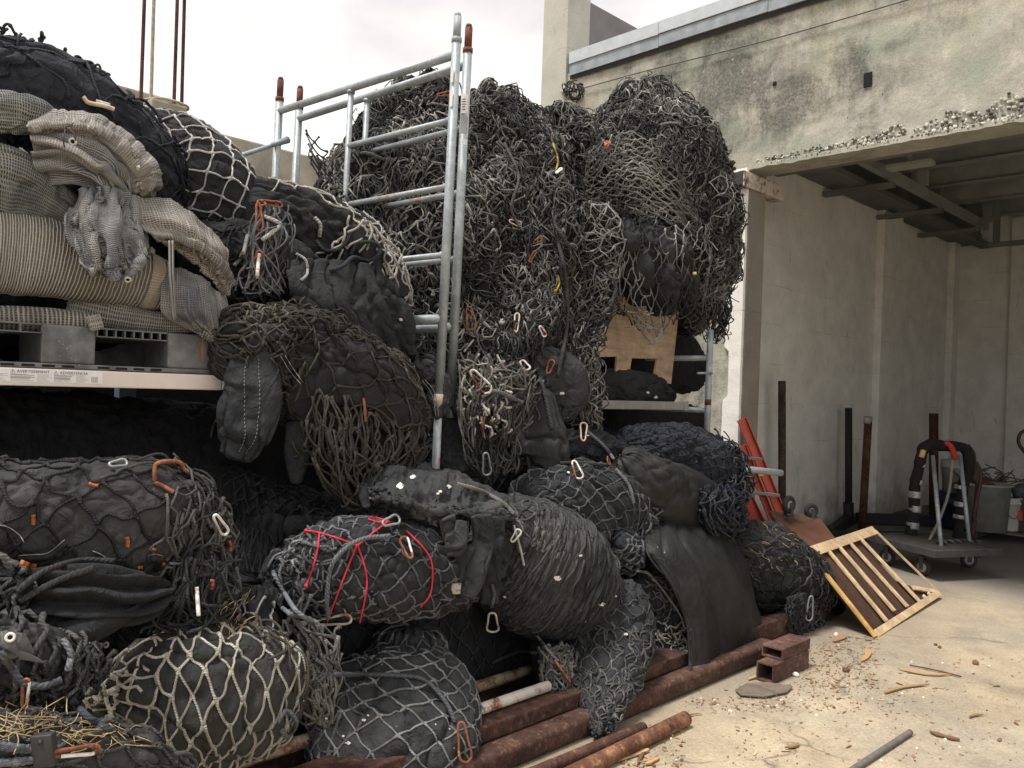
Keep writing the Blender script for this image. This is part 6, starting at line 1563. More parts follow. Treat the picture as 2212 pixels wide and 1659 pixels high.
bundle(S, 'net bundle with pale tangled cord left of the large hanging tarp', FB,
       [N(.13, .05, mat=RG2, r=.0040, seed=271, reg=(0, 1, .15, .8), jit=.14, shade=(.1, .9), slack=.16, sag=.15, warp=warpf(.04, 4, 4), depthn=.012)],
       [dict(n=26, mat=RWH, length=(.12, .3), reg=(.45, .95, .3, .6), r=.005, height=.025, shade=(.3, .9), seed=272, curl=14), dict(n=30, mat=RGY, length=(.1, .3), reg=(.3, 1, .2, .7), r=.005, height=.02, seed=273)], puff=.01, wr=FW)

# ---- ribbed roll with flap
wf = warpf(.02, 3, 41)
S = bolster([(1075, 1175, -2.82, 112, .85), (1140, 1215, -2.78, 132, .85), (1210, 1250, -2.74, 128, .85), (1270, 1275, -2.72, 88, .85)], 100, 110, 2.25, (.4, .45))
b13 = bundle(S, 'fat ribbed roll of grey black cloth bound by tight rings of net', FBS,
       [N(.065, .26, mat=RD, r=.0044, seed=281, reg=(0, 1, .1, .8), jit=.05, shade=(.1, .75), warp=wf, slack=.04), N(.04, .19, mat=RD, r=.0045, seed=282, reg=(0, .3, .12, .5), jit=.12, shade=(.2, .9), warp=wf, slack=.1, off=(.01, .05))],
       puff=.02, wr=((.012, 6, 4, 'fbm', 3), (.010, 14, 3, 'crease', 5)))
S = patch([[(790, 1032, -2.85), (845, 1003, -2.86), (905, 1002, -2.86), (965, 1018, -2.86), (1020, 1045, -2.84), (1085, 1072, -2.8)], [(792, 1050, -2.74), (850, 1030, -2.7), (910, 1032, -2.7), (975, 1048, -2.68), (1030, 1070, -2.66), (1098, 1094, -2.64)], [(806, 1070, -2.68), (862, 1075, -2.6), (920, 1084, -2.58), (980, 1090, -2.57), (1040, 1100, -2.56), (1106, 1112, -2.56)], [(835, 1078, -2.63), (872, 1098, -2.56), (930, 1126, -2.57), (985, 1112, -2.53), (1045, 1130, -2.55), (1108, 1118, -2.56)]], 70, 90)
fp = thing('tarp', base_of(S), 'spattered grey tarp flap draped over the red cord bundle with dangling straps', 'tarp', 'black tarps in the pile')
drape(S, fp, FBS, 'sheet', .01, ((.026, 3, 4, 'fbm', 2), (.022, 5, 6, 'ridge', 3), (.014, 9, 12, 'ridge', 9)), (1.4, .010, 1, 0))
S = bolster([(800, 1040, -2.78, 16, .7), (788, 1065, -2.74, 15, .7), (792, 1092, -2.72, 9, .7)], 30, 30); S.disp(.008, 12, 12, 'fbm', 3); S.geo().build('curled_edge', FBS, fp)
PALE = chippy((.40, .39, .36), (.08, .08, .08), .5, 2.0)
for k, pts in enumerate(([(965, 1120, 20), (975, 1150, 22), (990, 1180, 20), (960, 1192, 14)], [(1040, 1115, 24), (1046, 1165, 26), (1030, 1215, 26), (1018, 1262, 25), (1008, 1288, 20)], [(1000, 1128, 16), (990, 1165, 20), (965, 1170, 16)], [(1010, 1180, 18), (990, 1225, 17), (984, 1262, 15)], [(1075, 1120, 18), (1070, 1180, 20), (1062, 1240, 18), (1058, 1300, 22)])):
    S = bolster([(x, y, -2.53 + .03 * (k % 3), w, .38) for x, y, w in pts], 50, 40, 3.0, (.2, .15)); S.disp(.010, 8, 14, 'fbm', k); S.disp(.010, 6, 14, 'crease', k + 3)
    S.geo().build('strap', FBS if k != 4 else FB, fp)
for x, y, w in ((985, 1270, 12), (1012, 1280, 17)):
    S = bolster([(x, y - 10, -2.515, w, .5), (x - 1, y + 12, -2.515, w * .9, .5)], 16, 24, 3.2, (.1, .1)); S.disp(.006, 20, 20, 'fbm', x); S.geo().build('strap_end', PALE, fp)
# ---- red cord bundle
wf = warpf(.03, 3.4, 43)
S = bolster([(615, 1240, -2.78, 48, .9), (690, 1232, -2.74, 96, .9), (790, 1226, -2.7, 106, .9), (890, 1235, -2.68, 96, .9), (985, 1255, -2.7, 66, .9)], 110, 110, 2.2, (.7, .5))
b14 = bundle(S, 'black net bundle tied with bright red cord', FB,
       [N(.13, .12, mat=RGY, r=.0038, seed=291, reg=(0, 1, .08, .74), jit=.08, shade=(.15, .8), warp=wf, sag=.1, slack=.08)],
       [dict(n=26, mat=RGY, length=(.1, .25), reg=(0, .25, .35, .65), r=.0052, height=.02, shade=(.1, .7), seed=292)], puff=.012, wr=FW)
S = patch([[(690, 1190, -2.5), (712, 1190, -2.49), (740, 1200, -2.49)], [(650, 1260, -2.5), (690, 1260, -2.47), (730, 1260, -2.47)], [(620, 1340, -2.52), (670, 1360, -2.48), (720, 1350, -2.48)]], 30, 30)
curtain(S, b14, [N(.12, .035, mat=RGY, r=.0046, seed=293, reg=(.4, 1, 0, .5), jit=.15, shade=(.0, .7), slack=.2, depthn=.02)], name='net')
# net fringe between the lower bundles
S = patch([[(610, 1310, -2.62), (670, 1330, -2.56), (745, 1340, -2.56)], [(620, 1400, -2.58), (680, 1420, -2.5), (740, 1420, -2.52)], [(640, 1490, -2.56), (680, 1510, -2.48), (720, 1510, -2.5)], [(660, 1560, -2.56), (690, 1575, -2.5), (715, 1570, -2.52)]], 40, 40)
curtain(S, b14, [N(.15, .03, mat=RD, r=.0046, seed=294, jit=.16, shade=(.1, .9), slack=.16, warp=warpf(.03, 4, 4), depthn=.02), N(.13, .035, mat=RD, r=.005, seed=295, jit=.2, shade=(.0, .8), slack=.2, depthn=.03, off=(.03, .01))], [dict(n=70, mat=RD, length=(.1, .3), r=.005, height=.03, shade=(.1, .9), seed=296, gravity=.9)])
# ---- lower round bundle
wf = warpf(.03, 3, 45)
S = bolster([(890, 1400, -2.78, 78, .8), (885, 1455, -2.74, 140, .8), (866, 1545, -2.68, 178, .78), (850, 1640, -2.62, 176, .75), (845, 1730, -2.58, 140, .7)], 100, 120, 2.25, (.6, .3))
b15 = bundle(S, 'round black bundle in pale knotted diamond net at the bottom middle', FBS,
       [N(.135, .135, mat=RGY, r=.0039, seed=301, reg=(0, 1, .08, .92), jit=.03, shade=(.45, 1.), warp=warpf(.03, 1.6, 45), sag=.04, slack=.035),
        N(.13, .12, mat=RGY, r=.0040, seed=302, reg=(.45, 1, .55, .92), jit=.12, shade=(.1, .8), warp=warpf(.03, 3, 7), sag=.1, slack=.14, off=(.05, .03))],
       [dict(n=20, mat=RGY, length=(.1, .3), reg=(.5, 1, .6, .85), r=.005, height=.02, shade=(.1, .7), seed=303)], puff=.005, wr=((.05, 2.2, 2.2, 'fbm', 25), (.012, 5, 6, 'fbm', 2), (.020, 4, 9, 'crease', 3), (.012, 4, 8, 'ridge', 33)))

# ---- left stack
wf = warpf(.05, 2.4, 51)
S = bolster([(-120, 1125, -2.8, 118, .85), (20, 1125, -2.78, 120, .85), (160, 1122, -2.75, 122, .85), (290, 1125, -2.72, 124, .85), (385, 1150, -2.72, 98, .85), (440, 1180, -2.72, 60, .85)], 120, 110, 2.25, (.3, .7))
b17 = bundle(S, 'wide black net bundle with orange trimmed hems across the left side', fabric((.032, .032, .034), (.13, .13, .13), .01, .8),
       [N(.155, .13, mat=RDK, r=.0046, seed=311, reg=(0, 1, .08, .78), jit=.10, shade=(.1, .8), warp=wf, sag=.08, slack=.1),
        N(.10, .045, mat=RDK, r=.0042, seed=312, reg=(0, 1, .1, .27), jit=.2, shade=(.2, 1.), warp=warpf(.04, 3, 7), slack=.2, depthn=.012),
        N(.13, .06, mat=RDK, r=.0043, seed=313, reg=(.66, 1, .2, .75), jit=.2, shade=(.2, 1.), warp=warpf(.05, 3, 9), slack=.2, depthn=.02)],
       [dict(n=90, mat=RD, length=(.1, .32), reg=(.62, 1, .2, .75), r=.0043, height=.03, shade=(.0, .8), seed=314, curl=10)], puff=.011, wr=((.035, 2.6, 2.6, 'fbm', 21), (.008, 7, 12, 'crease', 2)))
S = patch([[(390, 1180, -2.6), (440, 1170, -2.58), (500, 1200, -2.62)], [(380, 1250, -2.55), (440, 1250, -2.52), (510, 1270, -2.58)], [(330, 1320, -2.54), (420, 1330, -2.5), (510, 1330, -2.56)], [(300, 1370, -2.54), (400, 1375, -2.5), (500, 1365, -2.55)]], 50, 50)
curtain(S, b17, [N(.12, .07, mat=RDK, r=.0042, seed=315, jit=.2, shade=(.2, 1.), slack=.25, loose=.2, warp=warpf(.05, 3, 4), depthn=.03), N(.10, .05, mat=RD, r=.0042, seed=316, jit=.2, shade=(.0, .7), slack=.25, depthn=.02, off=(.02, .02))], [dict(n=150, mat=RDK, length=(.1, .3), r=.0043, height=.04, shade=(.1, 1.), seed=317, curl=10, gravity=.4), dict(n=14, mat=RD, length=(.2, .4), r=.009, height=.03, shade=(.2, .7), seed=318, sides=7)])
# hem folds with orange trim
ORG = fabric((.42, .14, .055), (.5, .2, .1), .0, .5)
# accordion tarp
S = bolster([(25, 1300, -2.56, 42, .7), (100, 1292, -2.5, 54, .75), (200, 1292, -2.47, 56, .75), (300, 1290, -2.47, 44, .75), (345, 1283, -2.5, 22, .7)], 90, 110, 2.2, (.5, .6))
m = S.metric(); t_ = m[..., 1] / S.Lv
S.G = S.G + S.N * (.020 * np.sin(2 * np.pi * (9 * t_ + .9 * fbm(np.stack([m[..., 0] * 5, t_ * 3, t_ * 0], -1), 2))))[..., None]; S.update(); S.disp(.01, 9, 9, 'fbm', 4)
ac = thing('tarp_bundle', base_of(S), 'black tarp squeezed into tight accordion folds under the wide left bundle', 'tarp bundle', 'black tarps in the pile')
S.geo().build('fabric', FBC, ac)
S = patch([[(120, 1345, -2.44), (200, 1330, -2.4), (290, 1310, -2.42), (330, 1270, -2.48)], [(130, 1375, -2.4), (190, 1365, -2.38), (260, 1345, -2.4), (310, 1310, -2.45)], [(140, 1400, -2.4), (175, 1405, -2.38), (230, 1375, -2.4), (280, 1345, -2.43)]], 50, 60)
drape(S, ac, FBC, 'cloth_flap', .008, ((.01, 6, 6, 'fbm', 4),))
S = bolster([(-90, 1300, -2.6, 60, .8), (-20, 1290, -2.55, 60, .8), (25, 1265, -2.5, 40, .8)], 40, 50)
bundle(S, 'dark net knot at the left edge beside the accordion folds', FDK, [N(.11, .06, mat=RDK, r=.0055, seed=321, jit=.2, shade=(.2, 1), slack=.2, depthn=.02)], [dict(n=40, mat=RD, length=(.1, .3), r=.008, height=.03, seed=322)], wr=FW)
# left tarps with eyelet
S = bolster([(-100, 1420, -2.4, 90, .7), (0, 1425, -2.37, 88, .7), (90, 1440, -2.35, 72, .7), (140, 1470, -2.36, 45, .7)], 70, 80, 2.2, (.3, .6))
b18 = bundle(S, 'crumpled shiny black tarp with a white eyelet at the left edge', FBT, (), [dict(n=30, mat=RD, length=(.15, .4), reg=(.3, 1, .25, .7), r=.007, height=.02, shade=(.2, .9), seed=331), dict(n=60, mat=RDK, length=(.1, .3), reg=(.55, 1, .3, .7), r=.005, height=.03, shade=(.2, 1), seed=332)], wr=FWD)
S = patch([[(-10, 1360, -2.2), (20, 1362, -2.19), (55, 1370, -2.2)], [(-10, 1395, -2.18), (30, 1400, -2.17), (80, 1415, -2.19)], [(0, 1420, -2.18), (45, 1425, -2.17), (98, 1432, -2.19)]], 40, 40)
drape(S, b18, fabric((.07, .07, .072), (.20, .20, .2), .05, .9, .5, .5), 'eyelet_tab', .006, ((.012, 7, 9, 'fbm', 3), (.012, 6, 9, 'crease', 2)))
S = patch([[(110, 1385, -2.42), (180, 1370, -2.36), (260, 1375, -2.4)], [(110, 1440, -2.36), (180, 1430, -2.32), (240, 1430, -2.37)], [(110, 1500, -2.36), (170, 1500, -2.32), (215, 1490, -2.36)]], 40, 40)
curtain(S, b18, [N(.12, .03, mat=RDK, r=.0048, seed=333, jit=.2, shade=(.2, 1.), slack=.2, depthn=.03), N(.12, .04, mat=RDK, r=.005, seed=334, jit=.2, shade=(.1, .8), slack=.2, depthn=.02, off=(.03, .01))], [dict(n=80, mat=RDK, length=(.1, .3), r=.005, height=.03, shade=(.1, .9), seed=335)])
# white net bundle
_w = warpf(.022, 2.4, 55)
def wf(m):
    k = np.maximum(m[..., 0] - .30, 0)
    return _w(m) + np.stack([-.30 * k, .55 * k], -1)
S = bolster([(225, 1510, -2.58, 40, .8), (320, 1485, -2.54, 112, .8), (430, 1490, -2.5, 142, .8), (530, 1505, -2.5, 134, .8), (585, 1525, -2.52, 86, .8)], 110, 120, 2.25, (.8, .5))
b19 = bundle(S, 'plump black bundle under coarse cream white net at the lower left', fabric((.026, .026, .026), (.075, .073, .07), .012, .6),
       [dict(e1=(.074, .016), e2=(-.024, .082), mat=RWH, r=.0042, seed=341, reg=(0, 1, .08, .76), jit=.04, shade=(.5, 1.), warp=wf, sag=.10, slack=.05)],
       [dict(n=26, mat=RWH, length=(.1, .25), reg=(.0, .15, .3, .7), r=.005, height=.02, shade=(.2, .8), seed=342), dict(n=30, mat=RBR, length=(.1, .3), reg=(.6, 1, .15, .36), r=.0045, height=.02, shade=(.3, 1), seed=343), dict(n=16, mat=RWH, length=(.08, .2), reg=(.7, .95, .12, .3), r=.0045, height=.02, shade=(.3, .8), seed=344)], puff=.005, wr=((.045, 2.4, 2.4, 'fbm', 27), (.012, 5, 6, 'fbm', 2), (.018, 4, 9, 'crease', 3), (.010, 4, 8, 'ridge', 35)))
S = patch([[(505, 1270, -2.66), (560, 1265, -2.62), (600, 1270, -2.66)], [(510, 1330, -2.6), (565, 1330, -2.55), (605, 1330, -2.6)], [(520, 1400, -2.56), (570, 1400, -2.5), (615, 1400, -2.54)]], 40, 40)
r_ = thing('net_bundle', base_of(S), 'dark cloth with a pale frayed net edge above the cream net bundle', 'net bundle', GB)
drape(S, r_, FBC, 'fabric', .008, FW); curtain(S, r_, [N(.12, .10, mat=RLT, r=.0045, seed=351, jit=.1, shade=(.2, .9), slack=.15, reg=(.1, 1, 0, 1), drop=.15)], [dict(n=30, mat=RBR, length=(.1, .3), r=.0045, height=.02, shade=(.3, 1), seed=352)], 'net')
# bottom-left bundle
S = bolster([(-120, 1640, -2.22, 74, .8), (20, 1628, -2.2, 82, .8), (150, 1630, -2.18, 76, .8), (270, 1650, -2.18, 66, .8), (380, 1690, -2.2, 44, .8)], 90, 90, 2.2, (.3, .6))
b20 = bundle(S, 'black bundle strewn with straw in the bottom left corner', FBS,
       [N(.14, .06, mat=RDK, r=.0048, seed=361, reg=(.2, 1, .1, .8), jit=.12, shade=(.2, .9), slack=.12, warp=warpf(.05, 3, 3), depthn=.006)], (), wr=FW)
# ------------------------------------------------------------------ small things laid on the surfaces already built
bpy.context.view_layer.update()
DG = bpy.context.evaluated_depsgraph_get()
def hit(px, py):
    r = ray(px, py); L = np.linalg.norm(r)
    ok, loc, nor, i, ob, m = SC.ray_cast(DG, Vector(EYE), Vector(r / L), distance=60)
    if not ok: return None, None, None
    return np.dot(np.array(loc) - EYE, CF), np.array(nor), ob
def owner(ob):
    while ob.parent is not None: ob = ob.parent
    return ob
def depths(pp, win=3, mode='min'):
    t = np.array([hit(*p)[0] or np.nan for p in pp])
    ok = ~np.isnan(t)
    t = np.interp(np.arange(len(t)), np.arange(len(t))[ok], t[ok])
    m = np.median(t); t = np.clip(t, m - .35, m + .25)
    a = np.array([np.min(t[max(0, k - win):k + win + 1]) for k in range(len(t))])
    return np.array([np.mean(a[max(0, k - win):k + win + 1]) for k in range(len(t))])
def lay(pts, r, n=40, win=3, lift=.6):
    pp = crom(np.array(pts, float), n); t = depths(pp, win) - r * lift
    return np.array([P(x, y, d=k) for (x, y), k in zip(pp, t)])
def surf_rope(pts, r, mat, name, label, cat='rope', group='thick ropes on the bundles', n=44, shade=None, sides=8, pitch=None):
    pl = lay(pts, r, n)
    rg = np.random.default_rng(int(pts[0][0] * 7 + pts[0][1]))
    g = Geo(); g.tubes(pl[None], (r * (1 + .06 * rg.normal(size=n)))[None], sides, rg.uniform(.35, .8) if shade is None else shade, (pitch or 5.0) * r)
    return solo(g, name, mat, label, cat, group)
RB_ = rope((.05, .055, .065), (.34, .36, .40)); RWT = rope((.30, .30, .29), (.72, .71, .68)); RDR = rope((.03, .031, .034), (.19, .19, .185))
RBL = rope((.02, .024, .032), (.13, .15, .18))
for pts, r, m, lab in (
    ([(535, 508), (525, 548), (506, 574)], .0085, RWT, 'thick white rope end hanging left below the rusty chain'),
    ([(570, 467), (604, 484), (588, 502), (566, 518)], .009, RWT, 'thick white rope bent in a hook under the rusty carabiner'),
    ([(680, 470), (692, 486), (690, 511)], .009, RWT, 'short curved white rope on the frayed black bundle'),
    ([(640, 548), (660, 562), (664, 590), (650, 606)], .006, RLT, 'thin cream rope curving at the edge of the gathered ropes'),
    ([(683, 520), (704, 541), (738, 534), (757, 503)], .0095, RBL, 'dark blue rope swag on the frayed black bundle'),
    ([(756, 552), (773, 526), (808, 524), (822, 541), (801, 562), (763, 556), (740, 575), (712, 585)], .0095, RBL, 'dark blue rope coiled in a loop beside the scaffold rung'),
    ([(844, 1157), (781, 1165), (739, 1191), (713, 1232), (706, 1300), (709, 1337)], .0088, RB_, 'grey blue rope arching over the red cord bundle'),
    ([(589, 1232), (600, 1255), (642, 1322), (687, 1346)], .0085, RB_, 'grey blue rope running down to the white carabiner'),
    ([(612, 1282), (605, 1305), (625, 1325), (655, 1335)], .0085, RB_, 'grey blue rope loop at the lower left of the red cord bundle'),
    ([(713, 1457), (780, 1457), (855, 1459), (915, 1468), (960, 1513), (983, 1560)], .0088, RB_, 'grey rope strapped across the round bottom bundle'),
    ([(987, 1045), (1043, 1062), (1088, 1088), (1110, 1110)], .009, rope((.14, .13, .12), (.50, .48, .44)), 'frayed pale rope along the top of the ribbed roll'),
    ([(1110, 1135), (1124, 1185), (1132, 1222)], .006, RLT, 'pale twisted cord hanging on the ribbed roll'),
    ([(1062, 1262), (1068, 1285), (1062, 1310)], .008, RDR, 'dark rope holding the clean white carabiner'),
    ([(1160, 1373), (1188, 1410), (1206, 1428)], .0075, RGY, 'grey rope leading to the rusty pin above the white pipes'),
    ([(1062, 1432), (1094, 1418), (1127, 1407), (1160, 1412)], .0085, RDR, 'dark grey rope lying behind the white pipe stub'),
    ([(40, 1277), (70, 1250), (110, 1228), (178, 1210), (249, 1212)], .0088, RDR, 'thick dark rope wound across the front of the left bundle'),
    ([(45, 1298), (89, 1272), (145, 1246), (200, 1228)], .0088, RDR, 'second thick dark rope under the first on the left bundle'),
    ([(136, 1380), (153, 1412), (147, 1448)], .0085, RB_, 'grey rope end beside the left eyelet tarp'),
    ([(0, 1408), (27, 1445), (49, 1474), (89, 1483), (133, 1468)], .0088, RB_, 'grey blue rope under the eyelet tab through the rusty ring'),
    ([(-10, 1609), (44, 1617), (92, 1620)], .0105, RB_, 'thick grey rope ending in a black clamp at the bottom left'),
    ([(0, 1648), (40, 1645), (70, 1640), (96, 1622)], .010, RB_, 'lower grey rope strand at the bottom left clamp'),
    ([(155, 1512), (195, 1553), (249, 1583)], .009, RBL, 'blue grey rope between the bottom left bundle and the cream net'),
    ([(1209, 1000), (1251, 999), (1317, 1005)], .0085, RDR, 'grey rope across the top of the blue grey net bundle'),
    ([(1268, 931), (1303, 962), (1327, 993)], .010, RGY, 'worn pale rope sloping below the curled tarp edge'),
    ([(1331, 1014), (1359, 1049), (1369, 1087)], .010, RGY, 'worn pale rope at the right edge of the blue grey net bundle'),
    ([(1164, 806), (1180, 865), (1192, 927)], .013, RDR, 'thick black rope tail hanging over the smooth tarp tongue'),
    ([(1040, 858), (1070, 845), (1110, 862), (1130, 870)], .010, RGY, 'pale lumpy rope among the fringe under the scaffold posts'),
    ([(1205, 815), (1225, 700), (1222, 600), (1200, 500)], .011, RDR, 'long thick rope hanging down the middle heap'),
    ([(1312, 590), (1330, 620), (1318, 660), (1300, 680)], .011, RDR, 'thick rope bight at the right edge of the pale frayed column'),
    ([(1410, 1248), (1440, 1285), (1470, 1330), (1478, 1355)], .006, RWH, 'cream cord along the edge of the hanging tarp'),
    ([(1375, 1232), (1400, 1238), (1415, 1255)], .008, RWT, 'short bright rope at the top left of the hanging tarp'),
    ([(600, 1560), (618, 1535), (640, 1560), (622, 1590), (606, 1575)], .008, RB_, 'grey rope loop between the cream net bundle and the round bundle'),
    ([(455, 945), (462, 918), (475, 900)], .006, RDR, 'dark rope loop at the side of the hanging cloth flap'),
    ([(1090, 310), (1120, 380), (1105, 450), (1130, 500)], .009, RDR, 'rope strand near the top of the middle heap'),
    ([(1195, 310), (1205, 345), (1200, 372)], .006, rope((.45, .33, .10), (.62, .5, .2)), 'short yellow cord in the middle heap'),
    ([(1205, 595), (1208, 612), (1200, 630)], .006, rope((.55, .42, .04), (.75, .6, .1)), 'bright yellow twine ends in the middle heap')):
    surf_rope(pts, r, m, 'rope', lab)
# bright red cord on the bundle
RC = plain((.62, .03, .055), .7, .2, 60, 0, 'red_cord')
g = Geo()
for pts in ([(660, 1146), (690, 1151), (730, 1163), (773, 1179)], [(690, 1153), (683, 1202), (661, 1268)], [(773, 1178), (803, 1153), (838, 1127)], [(769, 1180), (743, 1247), (706, 1344)], [(773, 1180), (788, 1225), (792, 1270), (777, 1346)], [(878, 1146), (920, 1190), (934, 1225), (930, 1281), (908, 1312)], [(795, 1121), (818, 1128), (839, 1127), (820, 1120), (800, 1117)]):
    pl = lay(pts, .0045, 40, 2); g.tubes(pl[None], .0034, 7)
for x, y in ((661, 1147), (690, 1152), (772, 1179), (838, 1128), (661, 1266)):
    t, nn_, _ = hit(x, y); pebble(g, P(x, y, d=t - .006), .008, np.random.default_rng(x), 2)
solo(g, 'red_cord', RC, 'bright red cord knotted over the net of a black bundle', 'cord')

# ---- carabiners
ZN = chippy((.74, .74, .72), (.33, .13, .06), .38, 1.6); RS = rusty((.21, .078, .042), (.36, .15, .085), .8); MX = chippy((.55, .53, .50), (.36, .14, .06), .85, 1.1); GZ = plain((.30, .32, .34), .45, .25, 40, .4, 'grey_zinc')
TNZ = chippy((.62, .54, .44), (.45, .3, .2), .35, 1.5)
def carabiner(x, y, L, ang, mat, label, w=.42, r=.0045, gate=None, tilt=0.0, lift=.014, name='carabiner'):
    a = math.radians(ang); ax = np.array([math.sin(a), -math.cos(a)])
    hs = [hit(x + ax[0] * k * L * .5, y + ax[1] * k * L * .5) for k in (-.9, -.4, 0, .4, .9)]
    ts = [h[0] for h in hs if h[0] is not None]
    if not ts: return
    tm = np.median(ts); ts_ = [t for t in ts if abs(t - tm) < .25]
    A_ = P(x - ax[0] * L / 2, y - ax[1] * L / 2, d=min(ts_[0], tm + .03)); B_ = P(x + ax[0] * L / 2, y + ax[1] * L / 2, d=min(ts_[-1], tm + .03))
    c = P(x, y, d=min(min(ts_), tm)) - CF * lift
    ln = depth(c) / FPX * L
    yv = nrm(B_ - A_); nn_ = nrm(sum(h[1] for h in hs if h[0] is not None)); nn_ = nrm(nn_ * .55 - CF * .8)
    xv = nrm(np.cross(yv, nn_)); xv = nrm(xv + nn_ * math.tan(math.radians(tilt)))
    h = ln / 2; W_ = h * w * .85; r = r * .82
    prof = [(-W_ * .62, -h * .72), (-W_ * .35, -h * .95), (0, -h), (W_ * .35, -h * .95), (W_ * .62, -h * .72), (W_ * .8, 0), (W_, h * .55), (W_ * .8, h * .86), (0, h), (-W_ * .8, h * .86), (-W_, h * .55), (-W_ * .8, 0)]
    root = thing(name, c, label, 'carabiner', 'carabiners clipped to the nets')
    pl = crom(np.array([c + xv * u + yv * v for u, v in prof]), 60, True)
    if gate is None: g = Geo(); g.tubes(pl[None], r, 8, None, None, True); g.build('body', mat, root)
    else:
        i0 = 4 * 5; order = np.roll(pl, -i0 - 14, axis=0); body = order[:48]; gt = order[47:]
        g = Geo(); g.tubes(body[None], r, 8); g.build('body', mat, root)
        gt = np.concatenate([gt, order[:1]]); g = Geo(); g.tubes(gt[None], r * .92, 8); g.build('gate', gate, root)
    return root
def rod(pts, r, mat, label, name='steel_pin', cat='steel pin'):
    pl = lay(pts, r, 30, 3, 1.0); g = Geo(); g.tubes(pl[None], r, 8); return solo(g, name, mat, label, cat, 'carabiners clipped to the nets')
for a_ in (
    (724, 1338, 76, 83, ZN, 'white carabiner with rusty patches at the foot of the red cord', .34, .0062, MX),
    (880, 1181, 50, -22, RS, 'half rusty carabiner on top of the red cord bundle', .42, .0058, ZN),
    (846, 1124, 48, 70, GZ, 'grey carabiner bent under the spattered tarp flap', .5, .006, None),
    (1064, 1343, 72, 178, ZN, 'clean white pear shaped carabiner hanging from a dark rope', .42, .0062, None),
    (1002, 1600, 82, 172, RS, 'large orange rusty carabiner in front of the white pipe', .38, .0062, None),
    (1114, 1156, 30, 35, ZN, 'small white carabiner tangled on the ribbed roll', .5, .005, None),
    (1017, 688, 52, 170, RS, 'rusty carabiner hanging beside the right scaffold post', .46, .0058, None),
    (1116, 697, 46, 4, TNZ, 'narrow cream carabiner in the middle heap', .26, .0055, None),
    (1172, 716, 26, 150, ZN, 'white hook end showing in the middle heap', .45, .0055, None),
    (1133, 789, 46, 148, ZN, 'white carabiner with one rusty side low in the middle heap', .42, .0062, MX),
    (1188, 792, 30, 20, RS, 'short rusty carabiner next to the dusty tarp lump', .5, .0055, None),
    (1038, 824, 62, 140, ZN, 'big white and rust carabiner on the pale lumpy rope', .42, .0068, RS),
    (1051, 1002, 52, 176, GZ, 'dull grey carabiner at the bottom of the net fringe', .42, .0058, None),
    (1260, 932, 44, 2, TNZ, 'cream carabiner below the frayed net column', .4, .006, None),
    (1246, 1014, 46, 158, ZN, 'white carabiner with a rusty gate on the blue grey net bundle', .42, .0062, RS),
    (1314, 996, 24, 20, RS, 'round rusty ring end by the worn pale rope', .9, .005, None),
    (480, 1132, 66, 148, ZN, 'long white carabiner at the right tip of the left bundle', .3, .0055, MX),
    (62, 1494, 62, 4, RS, 'narrow rusty carabiner with a white side under the eyelet tarp', .26, .0055, ZN),
    (170, 1618, 96, 83, RS, 'long orange rusty carabiner lying on the strewn bottom bundle', .22, .0062, ZN),
    (260, 1000, 40, 80, GZ, 'grey carabiner lying on top of the left bundle', .5, .0055, None),
    (562, 470, 64, 176, RS, 'dark red rusty carabiner chained beside the white rope', .26, .006, None),
    (566, 440, 40, 160, RS, 'rusty carabiner linked at the top of the chain', .5, .006, None),
    (590, 441, 46, 100, RS, 'flat lying rusty carabiner beside the chain top', .3, .0055, None),
    (560, 556, 30, 30, RS, 'orange carabiner half hidden in the gathered ropes', .5, .0055, None),
    (1748, 1313, 54, 186, GZ, 'grey carabiner hanging on the right end bundle', .32, .006, None),
    (1162, 520, 22, 60, RS, 'small orange carabiner high in the middle heap', .5, .0055, None),
    (1150, 555, 26, 30, RS, 'rusty carabiner in shadowed netting of the middle heap', .3, .0055, None),
    (1113, 482, 26, 110, TNZ, 'tan open carabiner high in the middle heap', .5, .005, None),
    (960, 205, 34, 80, RS, 'rusty carabiner at the top of the heap behind the scaffold', .3, .0055, None),
    (1390, 365, 28, 140, GZ, 'grey hook end on the round heap', .5, .006, None),
    (1207, 370, 20, 50, ZN, 'pale bolt end by the yellow cord', .25, .006, None)):
    carabiner(*a_)
rod([(334, 1042), (336, 1005), (360, 997), (388, 999), (398, 1014), (410, 1020)], .0068, RS, 'bent rust red rod hooked over the left bundle')
rod([(334, 1042), (352, 1050), (376, 1064)], .0068, RS, 'lower arm of bent rust red rod on the left bundle')
rod([(425, 1268), (427, 1300), (429, 1330)], .0062, ZN, 'upright white pin below the left bundle')
rod([(180, 210), (192, 222), (222, 228), (246, 236)], .0085, TNZ, 'pale carabiner bar on the blue black tarp')
rod([(208, 218), (236, 226)], .006, plain((.55, .55, .54), .5), 'short white bar beside the pale one on the blue black tarp')
rod([(1002, 760), (1023, 734)], .006, ZN, 'white pin slanting beside the scaffold post')
rod([(1040, 900), (1042, 925), (1044, 945)], .007, RS, 'rusty pin hanging in the net fringe')
rod([(1198, 1426), (1213, 1448), (1232, 1474)], .0068, RS, 'rust brown pin stuck in the net above the white pipes')
rod([(785, 860), (788, 882), (790, 912)], .0055, RS, 'thin rusty pin in the brown fringe')
rod([(560, 548), (556, 590), (556, 602)], .0075, ZN, 'white capped rod hanging from the gathered ropes')
